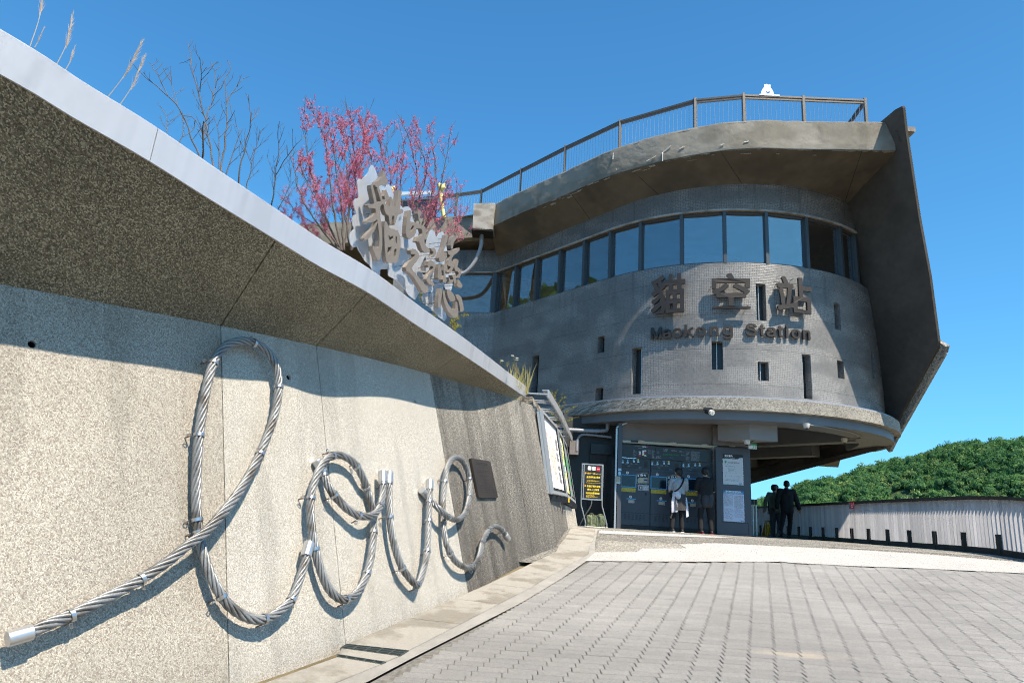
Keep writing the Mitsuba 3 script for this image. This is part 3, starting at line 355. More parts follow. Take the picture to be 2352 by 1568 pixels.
"shrub",[[[0.976,13.5,2.132],[0.965,13.5,2.375],[0.92,13.5,2.527],[0.966,13.5,2.666]],[[0.976,13.5,2.132],[0.968,13.5,2.311],[1.015,13.5,2.416],[1.097,13.5,2.596]],[[0.976,13.5,2.132],[0.98,13.5,2.337],[1.063,13.5,2.471],[1.163,13.5,2.535]],[[0.976,13.5,2.132],[1.01,13.5,2.236],[1.095,13.5,2.319],[1.13,13.5,2.411]],[[0.976,13.5,2.132],[1.024,13.5,2.186],[1.162,13.5,2.246],[1.374,13.5,2.361]],[[0.976,13.5,2.132],[1.017,13.5,2.058],[1.182,13.5,2.056],[1.382,13.5,2.138]],[[0.976,13.5,2.132],[0.911,13.5,2.154],[0.781,13.5,2.222],[0.703,13.5,2.269]],[[0.976,13.5,2.132],[0.954,13.5,2.054],[0.902,13.5,2.077],[0.862,13.5,2.112]],[[0.976,13.5,2.132],[0.916,13.5,2.333],[0.898,13.5,2.461],[0.858,13.5,2.633]],[[0.976,13.5,2.132],[1.02,13.5,1.982],[1.018,13.5,2.033],[0.966,13.5,2.068]]],
"leaf_yellow",3,0.022,40,None],["shrub",
"small yellow green shrub below the last sign character",
"shrub",[[[-0.779,8.3,2.435],[-0.722,8.3,2.516],[-0.663,8.3,2.575],[-0.59,8.3,2.596]],[[-0.777,8.3,2.413],[-0.73,8.3,2.482],[-0.702,8.3,2.528]],[[-0.775,8.3,2.392],[-0.694,8.3,2.43],[-0.674,8.3,2.442]],[[-0.802,8.3,2.456],[-0.774,8.3,2.502],[-0.767,8.3,2.546]],[[-1.003,8.3,2.575],[-1.019,8.3,2.641],[-1.012,8.3,2.686]],[[-1.164,8.3,2.721],[-1.16,8.3,2.788],[-1.131,8.3,2.823]],[[-1.129,8.3,2.678],[-1.137,8.3,2.767],[-1.173,8.3,2.81]],[[-1.188,8.3,2.741],[-1.202,8.3,2.785],[-1.185,8.3,2.831]],[[-0.99,8.3,2.554],[-0.983,8.3,2.599],[-0.977,8.3,2.644]]],
"leaf_yellow",5,0.02,40,None],["flowering_weed",
"white flowered weed standing on the capping near its end",
"weed",[[[0.035,9.2,2.113],[0.047,9.2,2.192],[0.038,9.2,2.27],[0.02,9.2,2.299]],[[0.039,9.2,2.122],[0.064,9.2,2.193],[0.082,9.2,2.246]],[[-0.043,9.2,2.143],[-0.042,9.2,2.186]],[[-0.131,9.2,2.189],[-0.12,9.2,2.216]],[[0.106,9.2,2.057],[0.098,9.2,2.126]],[[0.184,9.2,2.01],[0.179,9.2,2.105]],[[0.133,9.2,2.024],[0.087,9.2,2.09],[0.034,9.2,2.122]]],
"leaf_yellow",6,0.013,16,[[0.02,9.2,2.299],[0.083,9.2,2.242],[0.084,9.2,2.268],[-0.12,9.2,2.216]]]]}}
GL = {"big":{"貓":[[[23,-186,23,-181,25,-179,32,-177,53,-164,69,-149,68,-146,65,-146,56,-154,37,-165,33,-165,25,-155,26,-149,44,-141,61,-128,60,-126,56,-126,37,-136,33,-136,25,-126,25,-122,27,-120,42,-113,37,-102,23,-83,25,-78,47,-72,69,-62,73,-58,78,-58,87,-67,87,-70,79,-77,71,-80,72,-85,77,-90,85,-85,88,-80,103,-80,103,-61,106,-58,119,-58,122,-60,122,-80,138,-80,139,-60,142,-58,154,-58,158,-61,158,-80,174,-80,176,-82,176,-98,158,-100,158,-115,169,-115,171,-117,171,-200,90,-200,89,-185,83,-200,43,-200,42,-195,45,-192,62,-193,67,-190,70,-182,70,-172,58,-182,35,-196,31,-196],[139,-148,152,-149,152,-134,139,-134],[140,-168,139,-184,152,-184,152,-168,150,-167],[122,-114,139,-115,139,-99,122,-99],[108,-148,121,-149,121,-134,108,-134],[109,-168,108,-184,121,-184,121,-167],[75,-115,84,-133,88,-153,90,-153,90,-117,92,-115,103,-115,103,-99,94,-99,84,-109,78,-112],[49,-89,57,-104,60,-104,62,-100,56,-89,52,-88]]],"空":[[[28,-200,28,-192,31,-189,89,-188,89,-156,48,-156,45,-153,45,-143,38,-144,31,-134,30,-127,41,-122,30,-121,28,-119,28,-79,30,-77,89,-77,89,-74,84,-66,85,-60,102,-56,105,-59,113,-77,170,-77,172,-79,172,-115,170,-117,157,-118,170,-126,171,-131,162,-142,156,-142,156,-154,154,-156,110,-157,110,-189,170,-189,172,-191,172,-200],[48,-118,57,-115,79,-98,84,-98,93,-106,93,-112,78,-124,59,-135,59,-137,147,-137,147,-135,134,-127,108,-114,106,-109,116,-98,120,-98,152,-115,152,-96,48,-96]]],"站":[[[24,-185,25,-177,41,-173,39,-170,37,-141,32,-116,32,-109,35,-107,26,-105,25,-90,27,-87,53,-87,48,-72,44,-67,44,-63,46,-61,61,-58,71,-76,74,-87,93,-87,96,-91,95,-105,87,-106,88,-113,78,-165,91,-162,91,-136,93,-134,117,-134,117,-58,135,-57,137,-59,137,-90,173,-90,177,-92,178,-106,175,-110,137,-111,137,-134,169,-134,171,-136,171,-200,91,-200,90,-182,29,-197,26,-194],[110,-185,151,-186,151,-154,111,-153],[49,-107,56,-147,57,-170,59,-170,65,-140,69,-106]]]},"small":{"車":[[[21,-56,22,-55,39,-54,38,-53,26,-53,26,-34,38,-34,39,-32,23,-32,23,-27,39,-27,40,-23,44,-23,45,-27,61,-27,61,-32,45,-32,46,-34,58,-34,58,-53,46,-53,45,-54,63,-55,63,-60,45,-60,45,-66,40,-67,39,-60,22,-60],[46,-46,45,-48,53,-48,53,-46],[53,-40,46,-39,45,-40,52,-41],[31,-47,38,-48,39,-47,32,-46],[31,-40,38,-41,39,-40,32,-39]]],"站":[[[21,-57,25,-55,25,-47,23,-37,22,-37,22,-32,29,-32,29,-29,27,-27,28,-24,32,-24,35,-32,41,-33,41,-36,38,-39,36,-53,40,-53,40,-45,47,-45,47,-23,52,-24,52,-33,63,-33,63,-38,52,-39,52,-45,61,-45,61,-66,56,-66,55,-64,46,-64,45,-66,40,-66,39,-58,22,-62],[45,-58,56,-59,56,-50,45,-50],[28,-37,30,-51,32,-51,33,-37]]],"資":[[[23,-41,21,-36,23,-35,32,-33,32,-31,23,-28,25,-24,33,-26,37,-29,41,-23,45,-24,45,-26,62,-27,58,-35,59,-37,62,-37,62,-39,58,-41,58,-59,57,-60,59,-62,62,-62,62,-65,56,-66,52,-63,46,-62,45,-59,40,-59,38,-62,34,-64,23,-66,22,-62,28,-61,28,-60,27,-59,27,-41],[32,-44,51,-45,52,-44,33,-43],[45,-38,45,-39,50,-38,48,-36],[39,-34,40,-35,43,-34,44,-31,41,-31]]],"訊":[[[21,-35,21,-31,28,-31,26,-25,28,-23,31,-24,34,-31,37,-31,38,-26,59,-26,59,-55,62,-55,64,-58,63,-64,61,-66,58,-66,55,-63,54,-48,48,-48,48,-66,44,-67,43,-66,43,-48,37,-48,37,-64,28,-64,27,-66,23,-66,23,-49,24,-48,23,-43,24,-42,23,-36],[52,-43,53,-31,48,-31,48,-43],[37,-36,37,-43,43,-43,43,-31,39,-31,39,-35],[27,-58,33,-59,33,-54,27,-54]]],"貓":[[[21,-60,23,-56,29,-54,31,-51,29,-50,26,-53,22,-52,22,-49,29,-46,29,-45,23,-45,22,-44,22,-41,26,-39,21,-31,22,-29,30,-27,34,-24,37,-24,38,-28,36,-28,35,-30,37,-32,38,-30,43,-30,43,-24,48,-24,48,-30,52,-30,53,-24,58,-24,58,-30,63,-30,63,-35,58,-36,58,-40,61,-40,61,-66,57,-66,55,-64,45,-64,44,-67,40,-67,38,-63,34,-66,27,-66,26,-61,23,-62],[54,-54,53,-59,56,-59,56,-54],[56,-46,53,-45,53,-49,56,-49],[48,-39,53,-40,53,-35,48,-35],[44,-48,48,-49,48,-45,44,-45],[45,-54,44,-59,48,-59,48,-54],[35,-40,37,-45,39,-45,39,-41,43,-40,43,-35,40,-35,38,-38,36,-38],[32,-56,28,-61,33,-61,34,-56],[28,-32,29,-35,31,-35,30,-32]]],"空":[[[22,-64,23,-60,39,-59,39,-51,27,-51,27,-48,24,-47,23,-43,24,-41,22,-41,22,-30,23,-29,39,-29,38,-24,43,-23,45,-29,61,-29,62,-30,62,-39,59,-41,61,-45,57,-47,57,-51,45,-52,45,-60,61,-60,62,-61,61,-65,23,-65],[48,-35,54,-39,56,-39,56,-34,48,-34],[32,-45,32,-46,54,-45,44,-39,46,-34,38,-34,40,-39],[28,-40,36,-36,36,-34,28,-34]]],"纜":[[[21,-66,23,-53,21,-50,21,-47,25,-43,25,-42,21,-41,21,-37,23,-36,28,-23,32,-25,31,-30,34,-31,35,-31,35,-25,48,-25,50,-23,52,-23,54,-24,54,-26,63,-26,63,-30,58,-31,59,-35,63,-36,63,-43,61,-45,61,-59,64,-60,64,-63,62,-66,51,-66,49,-60,47,-60,43,-65,37,-67,34,-67,33,-64,28,-65,28,-62,27,-62,25,-66],[55,-61,59,-62,59,-60,55,-60],[51,-33,50,-35,53,-35,53,-33],[36,-61,38,-62,38,-60,36,-60],[35,-45,37,-46,37,-43,35,-43],[36,-56,37,-56,36,-52,35,-53],[33,-40,35,-41,35,-37,33,-37],[26,-51,25,-53,30,-53,31,-52]]],"服":[[[21,-61,23,-58,23,-49,24,-48,24,-25,38,-25,39,-26,41,-25,61,-25,61,-37,59,-39,62,-41,62,-45,59,-54,57,-56,57,-58,64,-63,61,-67,59,-67,53,-62,47,-67,41,-67,39,-63,36,-67,29,-67,29,-64,27,-63,26,-63,25,-67,23,-67,21,-66],[49,-36,50,-34,56,-34,56,-30,46,-30,46,-40,51,-40],[51,-45,52,-51,54,-51,56,-45],[46,-60,48,-60,50,-57,47,-52],[27,-62,33,-62,33,-51,28,-51],[29,-45,33,-46,33,-41,29,-41],[29,-35,33,-36,33,-30,29,-30]]],"務":[[[21,-57,21,-54,24,-52,27,-45,27,-44,21,-44,21,-39,27,-38,24,-36,24,-34,27,-33,27,-31,22,-31,21,-29,22,-26,39,-26,41,-27,42,-30,44,-29,46,-24,50,-24,51,-25,50,-28,62,-29,57,-39,58,-41,64,-42,63,-46,59,-47,53,-43,51,-44,52,-49,62,-49,60,-64,57,-67,49,-67,48,-64,48,-62,55,-62,56,-54,50,-54,47,-61,40,-66,37,-66,35,-64,32,-66,25,-66,24,-61,29,-61,29,-55,27,-55,24,-60],[49,-34,53,-36,54,-34,49,-33],[41,-39,43,-41,46,-41,46,-40,44,-36],[40,-48,40,-49,46,-49,46,-46],[34,-62,37,-62,42,-59,44,-54,34,-52],[38,-35,34,-39,40,-39],[28,-31,30,-34,32,-32]]],"時":[[[22,-27,23,-26,37,-26,37,-29,46,-29,47,-23,52,-23,52,-29,62,-30,61,-34,52,-35,52,-37,63,-37,63,-42,58,-42,58,-46,63,-46,63,-51,58,-51,57,-66,47,-67,46,-62,44,-62,43,-58,40,-56,39,-51,37,-51,37,-58,27,-58,27,-62,22,-61],[38,-42,37,-46,53,-46,53,-42],[45,-51,49,-58,48,-62,53,-62,53,-51],[47,-34,37,-34,37,-37,47,-37],[32,-45,27,-44,27,-53,32,-53],[32,-32,27,-31,27,-39,32,-39]]],"間":[[[23,-26,24,-25,40,-25,41,-26,41,-42,40,-44,44,-44,43,-26,44,-25,60,-25,61,-26,61,-64,59,-66,50,-66,48,-63,39,-63,37,-65,33,-65,33,-43,28,-43,28,-66,23,-66],[48,-37,55,-38,56,-37,49,-36],[48,-31,55,-32,56,-31,49,-30],[51,-43,51,-61,56,-61,56,-43],[39,-56,38,-58,46,-58,46,-56],[39,-49,38,-51,46,-51,46,-49],[29,-30,30,-32,36,-31,35,-30],[35,-38,36,-36,28,-36,28,-38]]],"系":[[[22,-62,22,-60,25,-59,31,-52,25,-52,24,-47,29,-46,33,-43,28,-43,26,-40,26,-38,31,-36,33,-32,25,-32,24,-27,57,-24,59,-28,52,-29,51,-30,52,-33,54,-33,54,-36,52,-36,44,-43,40,-44,40,-45,49,-45,48,-42,50,-40,53,-40,62,-51,60,-53,57,-53,55,-50,52,-50,52,-52,62,-60,62,-62,60,-64,57,-64,47,-54,49,-52,49,-50,45,-50,45,-64,43,-66,34,-66,33,-63,33,-61,40,-61,40,-51,36,-51,37,-54,35,-57,27,-64],[42,-31,38,-37,44,-37,50,-30]]],"統":[[[21,-61,23,-54,21,-47,24,-46,25,-43,21,-41,21,-37,25,-33,29,-23,34,-25,30,-32,31,-34,32,-34,33,-30,36,-31,37,-29,46,-29,45,-24,48,-23,50,-24,52,-29,62,-29,62,-34,57,-35,63,-45,58,-47,57,-44,54,-45,55,-46,55,-61,58,-61,58,-55,63,-56,62,-65,52,-66,50,-64,49,-45,47,-45,46,-58,40,-66,36,-67,34,-64,29,-65,27,-59,26,-59,25,-66,22,-66],[50,-34,47,-40,52,-40,53,-38,52,-34],[35,-39,36,-41,39,-41,42,-38,43,-34,37,-34],[36,-52,37,-58,40,-59,42,-53,42,-46,38,-46,39,-51],[26,-52,29,-53,29,-52,26,-51]]],"旅":[[[20,-63,24,-58,26,-48,26,-36,21,-35,21,-31,29,-31,29,-28,27,-26,28,-24,32,-23,35,-31,42,-31,44,-23,49,-24,48,-29,62,-29,63,-30,63,-33,61,-35,62,-37,60,-39,54,-41,54,-45,58,-42,61,-42,63,-44,58,-50,56,-51,58,-57,63,-61,61,-66,59,-66,54,-61,44,-66,40,-64,41,-61,40,-41,39,-42,39,-57,37,-65,29,-66,27,-63,25,-66,22,-66],[45,-34,44,-38,47,-38,53,-36,53,-34],[47,-57,49,-58,52,-55,48,-42,47,-43],[37,-40,37,-36,31,-36,31,-40],[31,-45,28,-61,33,-61,34,-45]]],"客":[[[22,-55,21,-50,26,-50,36,-45,34,-42,27,-46,23,-43,25,-40,29,-39,34,-33,28,-32,28,-37,23,-38,22,-37,23,-27,38,-27,39,-23,43,-23,45,-27,61,-27,62,-28,62,-37,57,-38,55,-37,48,-44,48,-46,53,-48,63,-49,63,-52,61,-55,55,-54,55,-66,54,-67,51,-67,49,-65,35,-65,34,-67,30,-67,29,-66,29,-54],[53,-34,54,-36,56,-36,56,-32,41,-33,42,-34],[35,-56,34,-60,50,-60,50,-56],[39,-40,43,-42,45,-40,39,-39],[40,-50,40,-51,44,-50,43,-49]]],"須":[[[23,-66,21,-61,27,-58,34,-49,38,-50,38,-41,36,-41,27,-50,23,-50,22,-46,29,-42,32,-37,38,-38,39,-32,46,-32,46,-31,34,-29,30,-34,25,-37,21,-35,23,-31,29,-28,32,-24,63,-25,63,-30,53,-30,52,-31,61,-33,61,-58,59,-59,64,-63,64,-65,60,-67,56,-63,52,-62,51,-58,48,-58,48,-61,35,-67,33,-65,33,-62,40,-60,37,-55,25,-66],[43,-52,55,-53,56,-52,44,-51],[43,-45,45,-47,56,-46,55,-44,44,-44],[43,-38,45,-40,56,-39,55,-37,44,-37]]],"知":[[[21,-62,26,-58,29,-51,29,-47,21,-47,21,-42,22,-41,21,-37,24,-33,26,-23,31,-24,31,-29,42,-29,43,-27,61,-27,61,-65,56,-65,55,-62,48,-62,48,-65,43,-65,43,-62,39,-62,34,-56,27,-65,22,-66],[48,-56,56,-57,56,-32,48,-32],[36,-47,36,-51,43,-56,43,-47],[43,-34,35,-34,35,-42,43,-42],[28,-34,25,-42,30,-42,30,-34]]],"悠":[[[20,-38,28,-30,31,-24,36,-25,35,-29,38,-29,39,-34,43,-30,45,-24,50,-25,49,-29,63,-29,63,-34,58,-35,55,-42,56,-45,64,-48,62,-52,58,-53,63,-60,63,-63,59,-65,58,-62,56,-61,52,-66,34,-66,31,-63,30,-58,26,-65,22,-64,22,-61,27,-52,27,-40,22,-41],[44,-51,49,-56,52,-56,52,-53,55,-51,50,-47],[48,-36,52,-38,53,-34,48,-34],[47,-60,50,-61,50,-58,48,-58],[45,-58,36,-53,36,-61,46,-61],[45,-39,38,-41,38,-47,46,-44],[28,-52,30,-53,31,-52,36,-52,37,-49,32,-48,31,-51]]],"遊":[[[21,-64,21,-61,27,-56,27,-44,21,-44,21,-39,32,-39,32,-51,34,-51,35,-46,35,-34,31,-34,30,-36,28,-36,22,-30,24,-26,26,-26,31,-30,32,-29,37,-29,36,-25,37,-24,41,-24,43,-29,47,-29,49,-24,52,-23,54,-24,54,-28,63,-29,63,-33,51,-34,51,-35,62,-36,62,-39,57,-44,63,-45,63,-49,57,-50,57,-58,55,-60,63,-60,62,-66,39,-66,32,-63,30,-61,25,-66],[47,-44,52,-45,52,-40,47,-40],[47,-50,45,-61,49,-61,48,-55,52,-55,52,-50],[41,-34,40,-37,45,-37,45,-34],[40,-42,37,-56,40,-56,42,-54,42,-42]]],"卡":[[[21,-45,22,-40,38,-40,38,-24,39,-23,44,-24,44,-30,58,-30,58,-35,44,-35,44,-40,62,-40,63,-41,63,-45,44,-45,44,-48,54,-51,60,-54,61,-56,59,-59,56,-59,50,-55,44,-54,43,-67,38,-66,38,-45]]],"一":[[[22,-48,21,-42,63,-42,62,-48]]],"通":[[[21,-64,21,-61,27,-56,27,-45,21,-45,21,-40,32,-40,32,-57,35,-58,35,-35,39,-33,39,-30,35,-29,35,-25,59,-25,61,-26,61,-29,55,-33,61,-35,61,-58,60,-59,64,-61,63,-65,61,-66,40,-66,32,-63,30,-61,28,-61,25,-66],[51,-55,56,-55,56,-53,51,-53],[56,-46,51,-45,51,-48,56,-48],[56,-40,51,-39,51,-41,56,-41],[40,-60,46,-61,46,-53,40,-53],[40,-40,45,-41,46,-40,41,-39],[41,-46,40,-48,46,-48,45,-45]],[[22,-29,23,-26,26,-25,34,-34,30,-37]]],"直":[[[21,-60,27,-60,27,-35,38,-33,37,-32,23,-32,22,-31,23,-27,39,-27,40,-23,43,-23,45,-24,45,-27,61,-27,62,-28,61,-32,44,-32,43,-33,57,-34,57,-60,63,-60,63,-65,21,-65],[33,-46,51,-47,52,-46,34,-45],[34,-58,34,-60,52,-59,51,-58]]],"接":[[[21,-52,20,-47,26,-46,26,-37,21,-37,21,-32,26,-32,27,-23,31,-24,31,-32,36,-32,36,-28,45,-28,44,-24,49,-24,51,-28,62,-29,62,-32,57,-34,56,-38,63,-39,63,-43,62,-44,49,-44,49,-45,63,-46,63,-51,57,-51,55,-57,55,-59,62,-63,60,-67,51,-63,39,-67,35,-67,33,-63,42,-61,42,-60,37,-57,37,-54,39,-51,34,-51,33,-49,31,-49,31,-65,28,-67,23,-67,22,-62,26,-62,26,-51],[44,-53,50,-56,52,-51,45,-51],[46,-33,47,-39,49,-39,52,-34],[35,-45,42,-46,43,-45,36,-44],[34,-40,41,-39,39,-33,36,-33,35,-37,31,-37,31,-44,34,-44]]],"排":[[[50,-25,56,-24,56,-31,63,-32,63,-36,56,-36,56,-40,62,-40,62,-45,56,-45,56,-50,63,-50,63,-55,56,-55,56,-66,50,-65]],[[21,-52,21,-47,27,-46,27,-37,22,-37,21,-33,27,-32,27,-24,32,-23,33,-32,43,-31,43,-24,48,-24,48,-66,43,-66,43,-55,36,-55,36,-50,43,-50,43,-45,37,-45,37,-48,32,-49,32,-64,30,-66,23,-66,22,-62,27,-61,27,-52],[32,-44,37,-43,37,-40,43,-40,43,-36,32,-37]]],"隊":[[[23,-25,35,-25,37,-26,36,-31,41,-31,42,-29,39,-27,39,-25,43,-24,47,-27,48,-31,49,-31,54,-23,58,-24,59,-26,56,-31,63,-31,63,-36,61,-36,62,-40,57,-43,57,-47,60,-53,64,-56,64,-58,62,-60,59,-60,57,-55,54,-54,54,-60,51,-65,42,-66,41,-61,47,-61,49,-58,49,-55,38,-61,35,-59,35,-56,46,-51,47,-49,45,-48,41,-52,36,-51,35,-55,28,-56,28,-65,27,-67,23,-67],[49,-37,52,-41,57,-37,50,-36],[37,-47,42,-46,46,-43,46,-41,43,-41,39,-45,36,-45],[34,-40,38,-40,41,-36,34,-36,33,-39],[28,-50,31,-51,32,-49,31,-44,29,-42],[28,-35,30,-35,30,-30,28,-30]]],"進":[[[23,-66,21,-61,27,-56,27,-46,22,-46,22,-41,30,-41,30,-39,36,-33,39,-24,44,-25,43,-31,47,-31,46,-25,51,-25,53,-31,62,-31,62,-36,52,-36,52,-38,60,-38,61,-41,60,-43,52,-43,52,-45,60,-45,60,-50,52,-50,52,-52,63,-53,63,-57,62,-58,37,-59,37,-60,43,-61,63,-60,62,-66,39,-66,33,-64,31,-62,27,-63,26,-66],[41,-52,47,-53,47,-50,41,-50],[41,-44,46,-45,47,-44,42,-43],[41,-37,46,-38,47,-37,42,-36],[36,-42,32,-43,32,-57,35,-58]],[[33,-34,31,-36,29,-36,22,-29,22,-26,27,-25,32,-30]]],"搭":[[[22,-52,21,-47,26,-44,26,-37,21,-37,21,-32,26,-32,27,-23,32,-24,33,-32,34,-32,34,-28,40,-28,41,-23,45,-24,45,-28,52,-28,52,-24,56,-23,57,-28,63,-28,63,-33,57,-33,57,-36,53,-38,57,-42,63,-44,63,-47,59,-49,57,-48,40,-48,39,-47,37,-49,32,-48,31,-65,29,-66,22,-65,22,-61,26,-61,26,-52],[48,-40,46,-43,50,-42],[34,-41,37,-43,42,-39,42,-37,40,-37,40,-33,36,-33,35,-37,32,-37,32,-42]],[[59,-50,59,-67,55,-67,53,-65,43,-65,42,-67,37,-66,37,-51,38,-50],[43,-59,54,-60,54,-55,43,-55]]],"無":[[[21,-64,25,-60,26,-56,22,-55,21,-51,28,-49,28,-44,23,-44,23,-38,21,-37,21,-35,26,-32,30,-24,35,-24,35,-29,61,-29,61,-34,56,-35,56,-39,61,-39,61,-44,56,-44,56,-49,62,-50,62,-55,58,-56,63,-63,62,-66,58,-67,57,-63,52,-58,52,-55,48,-56,51,-62,50,-66,46,-66,43,-58,44,-55,39,-55,40,-66,35,-66,35,-55,32,-55,26,-67,22,-66],[48,-49,51,-50,51,-44,48,-44],[48,-38,51,-39,51,-34,48,-34],[40,-49,43,-50,43,-44,40,-44],[40,-38,43,-39,43,-34,40,-34],[32,-38,35,-39,35,-34,32,-34],[33,-49,35,-50,35,-44,32,-45]]],"電":[[[22,-40,22,-31,25,-31,26,-25,58,-25,59,-31,62,-31,62,-40,57,-41,58,-56,63,-58,63,-63,60,-66,42,-66,40,-65,38,-60,32,-60,30,-63,27,-63,26,-62,27,-41],[45,-49,45,-51,52,-50,51,-49],[33,-49,32,-51,38,-51,39,-50]]],"子":[[[22,-49,21,-44,39,-44,39,-38,46,-34,46,-32,26,-32,26,-27,58,-27,59,-28,59,-30,54,-35,45,-40,45,-44,63,-44,63,-49,45,-49,45,-63,43,-66,32,-66,31,-65,31,-61,39,-61,39,-49]]],"票":[[[23,-66,21,-62,26,-60,29,-56,21,-54,22,-50,27,-49,27,-44,25,-44,24,-42,24,-33,26,-31,22,-30,22,-25,62,-25,62,-29,58,-31,58,-32,60,-32,60,-43,57,-44,57,-49,62,-50,63,-54,55,-56,62,-62,60,-66,58,-66,56,-63,50,-60,48,-58,48,-55,45,-55,45,-64,42,-67,34,-66,34,-62,39,-62,38,-55,36,-55,34,-60,31,-61,28,-65],[54,-37,49,-36,49,-39,54,-39],[39,-38,44,-39,44,-36,39,-36],[34,-37,30,-36,30,-39,34,-39]]],"的":[[[23,-31,28,-31,30,-23,35,-24,34,-31,40,-31,40,-35,43,-33,46,-23,50,-24,49,-30,62,-30,61,-57,59,-64,56,-66,47,-66,46,-61,54,-61,56,-52,50,-54,45,-45,43,-43,41,-43,40,-62,28,-62,27,-66,24,-66,23,-65],[47,-35,45,-41,48,-41,54,-51,56,-51,57,-35],[28,-56,35,-57,35,-48,28,-48],[35,-37,28,-36,28,-43,35,-43]]],"請":[[[21,-36,21,-31,28,-31,26,-24,28,-23,30,-23,34,-31,38,-31,39,-26,47,-26,48,-23,52,-23,53,-26,61,-26,62,-35,61,-36,63,-37,63,-41,60,-43,60,-65,57,-67,52,-67,50,-63,55,-62,55,-58,47,-58,45,-59,45,-67,40,-66,40,-43,37,-41,37,-64,28,-64,27,-66,23,-66,23,-37],[47,-52,46,-54,54,-54,55,-53],[27,-58,32,-59,32,-54,27,-54]]],"至":[[[21,-64,22,-60,39,-59,39,-53,25,-53,26,-48,39,-48,39,-44,29,-43,26,-44,25,-43,24,-39,27,-38,32,-32,23,-31,22,-30,23,-26,61,-26,61,-31,51,-32,61,-41,61,-43,59,-45,56,-45,53,-42,47,-42,45,-44,45,-48,59,-48,59,-53,45,-53,45,-59,63,-60,62,-65,22,-65],[40,-31,35,-38,47,-38,48,-37,45,-34,46,-31]]],"人":[[[21,-63,23,-60,30,-56,36,-46,39,-33,39,-24,45,-24,45,-36,47,-44,52,-53,58,-59,62,-60,63,-63,61,-66,54,-63,48,-57,42,-46,41,-46,41,-49,37,-56,29,-64,24,-66]]],"工":[[[21,-63,22,-58,39,-57,39,-34,24,-34,24,-29,61,-29,60,-34,45,-34,45,-57,63,-58,63,-63]]],"售":[[[21,-39,21,-36,26,-32,31,-23,35,-24,35,-28,40,-28,40,-24,44,-23,46,-28,60,-29,60,-32,57,-33,58,-35,57,-38,47,-39,48,-40,58,-40,57,-45,61,-46,61,-49,58,-51,58,-67,53,-67,52,-65,33,-65,31,-67,27,-67,27,-40,23,-41],[33,-56,32,-60,53,-60,53,-56],[33,-38,32,-40,41,-40,41,-38]]],"自":[[[26,-30,37,-30,39,-24,41,-23,45,-24,44,-30,58,-30,59,-31,59,-65,58,-66,53,-66,52,-64,33,-64,31,-67,26,-66],[32,-48,52,-49,53,-46,33,-45],[32,-39,53,-40,53,-35,32,-35],[33,-54,32,-59,53,-59,53,-54]]],"動":[[[21,-60,30,-58,30,-57,22,-57,22,-36,21,-35,22,-26,42,-24,44,-28,36,-29,36,-31,45,-31,45,-34,47,-34,48,-24,53,-24,53,-34,62,-34,62,-55,61,-56,61,-62,58,-66,49,-65,49,-61,55,-61,56,-60,57,-39,53,-39,51,-54,47,-62,43,-66,40,-66,37,-63,22,-65],[44,-53,46,-52,47,-48,47,-39,44,-39],[36,-47,39,-48,39,-46,36,-46],[29,-48,30,-46,27,-46,27,-48]]],"機":[[[20,-53,25,-40,25,-37,21,-37,21,-32,26,-32,27,-23,31,-24,32,-32,36,-31,39,-24,43,-26,44,-24,49,-24,50,-31,51,-31,54,-24,58,-25,57,-29,61,-30,59,-36,61,-37,63,-43,61,-45,62,-46,62,-51,60,-51,56,-59,58,-61,59,-61,59,-57,63,-58,63,-63,60,-67,56,-67,51,-63,43,-67,41,-63,44,-62,44,-60,41,-58,34,-67,31,-66,27,-67,26,-66,26,-54,24,-54,24,-56,22,-57],[52,-53,54,-54,54,-51,52,-51],[43,-52,46,-56,48,-56,47,-51],[42,-29,44,-30,44,-27,42,-27],[31,-61,33,-61,36,-54,36,-51,33,-51,32,-49,31,-50],[31,-37,32,-42,34,-42,36,-38]]],"購":[[[21,-62,24,-59,24,-56,23,-55,23,-25,37,-25,37,-27,41,-27,43,-23,47,-23,47,-27,51,-27,52,-23,56,-23,57,-27,62,-27,61,-37,63,-38,63,-42,61,-44,61,-53,63,-55,63,-59,61,-59,61,-63,59,-66,51,-67,50,-62,56,-62,55,-59,44,-59,43,-67,39,-67,39,-63,34,-64,31,-57,29,-57,27,-64,24,-67,21,-65],[37,-53,39,-53,38,-43,37,-44],[28,-49,32,-50,32,-47,28,-47],[28,-32,32,-33,32,-30,28,-30],[29,-38,28,-42,32,-42,32,-38]]],"或":[[[22,-63,22,-58,36,-56,36,-55,25,-54,24,-52,24,-39,25,-38,41,-38,42,-39,42,-54,44,-56,46,-54,44,-36,22,-36,22,-31,43,-31,44,-23,48,-23,50,-25,55,-24,61,-28,62,-36,57,-36,57,-38,60,-38,60,-42,53,-55,54,-59,57,-61,58,-61,59,-53,63,-55,63,-61,60,-66,54,-66,49,-61,41,-66,38,-66,36,-61],[49,-36,50,-46,52,-46,56,-36],[50,-28,49,-31,53,-31,52,-28],[37,-44,30,-43,30,-49,37,-49]]],"圓":[[[23,-25,61,-25,61,-67,56,-67,55,-65,29,-65,27,-67,23,-67],[51,-30,52,-39,54,-40,54,-54,53,-55,55,-57,56,-30],[36,-59,36,-60,48,-59,42,-55],[28,-56,31,-56,30,-54,30,-40,32,-39,33,-30,28,-30]]],"山":[[[24,-63,24,-33,29,-33,30,-58,39,-58,39,-24,45,-24,45,-58,55,-58,55,-33,60,-33,60,-66,55,-66,54,-63]]]}}

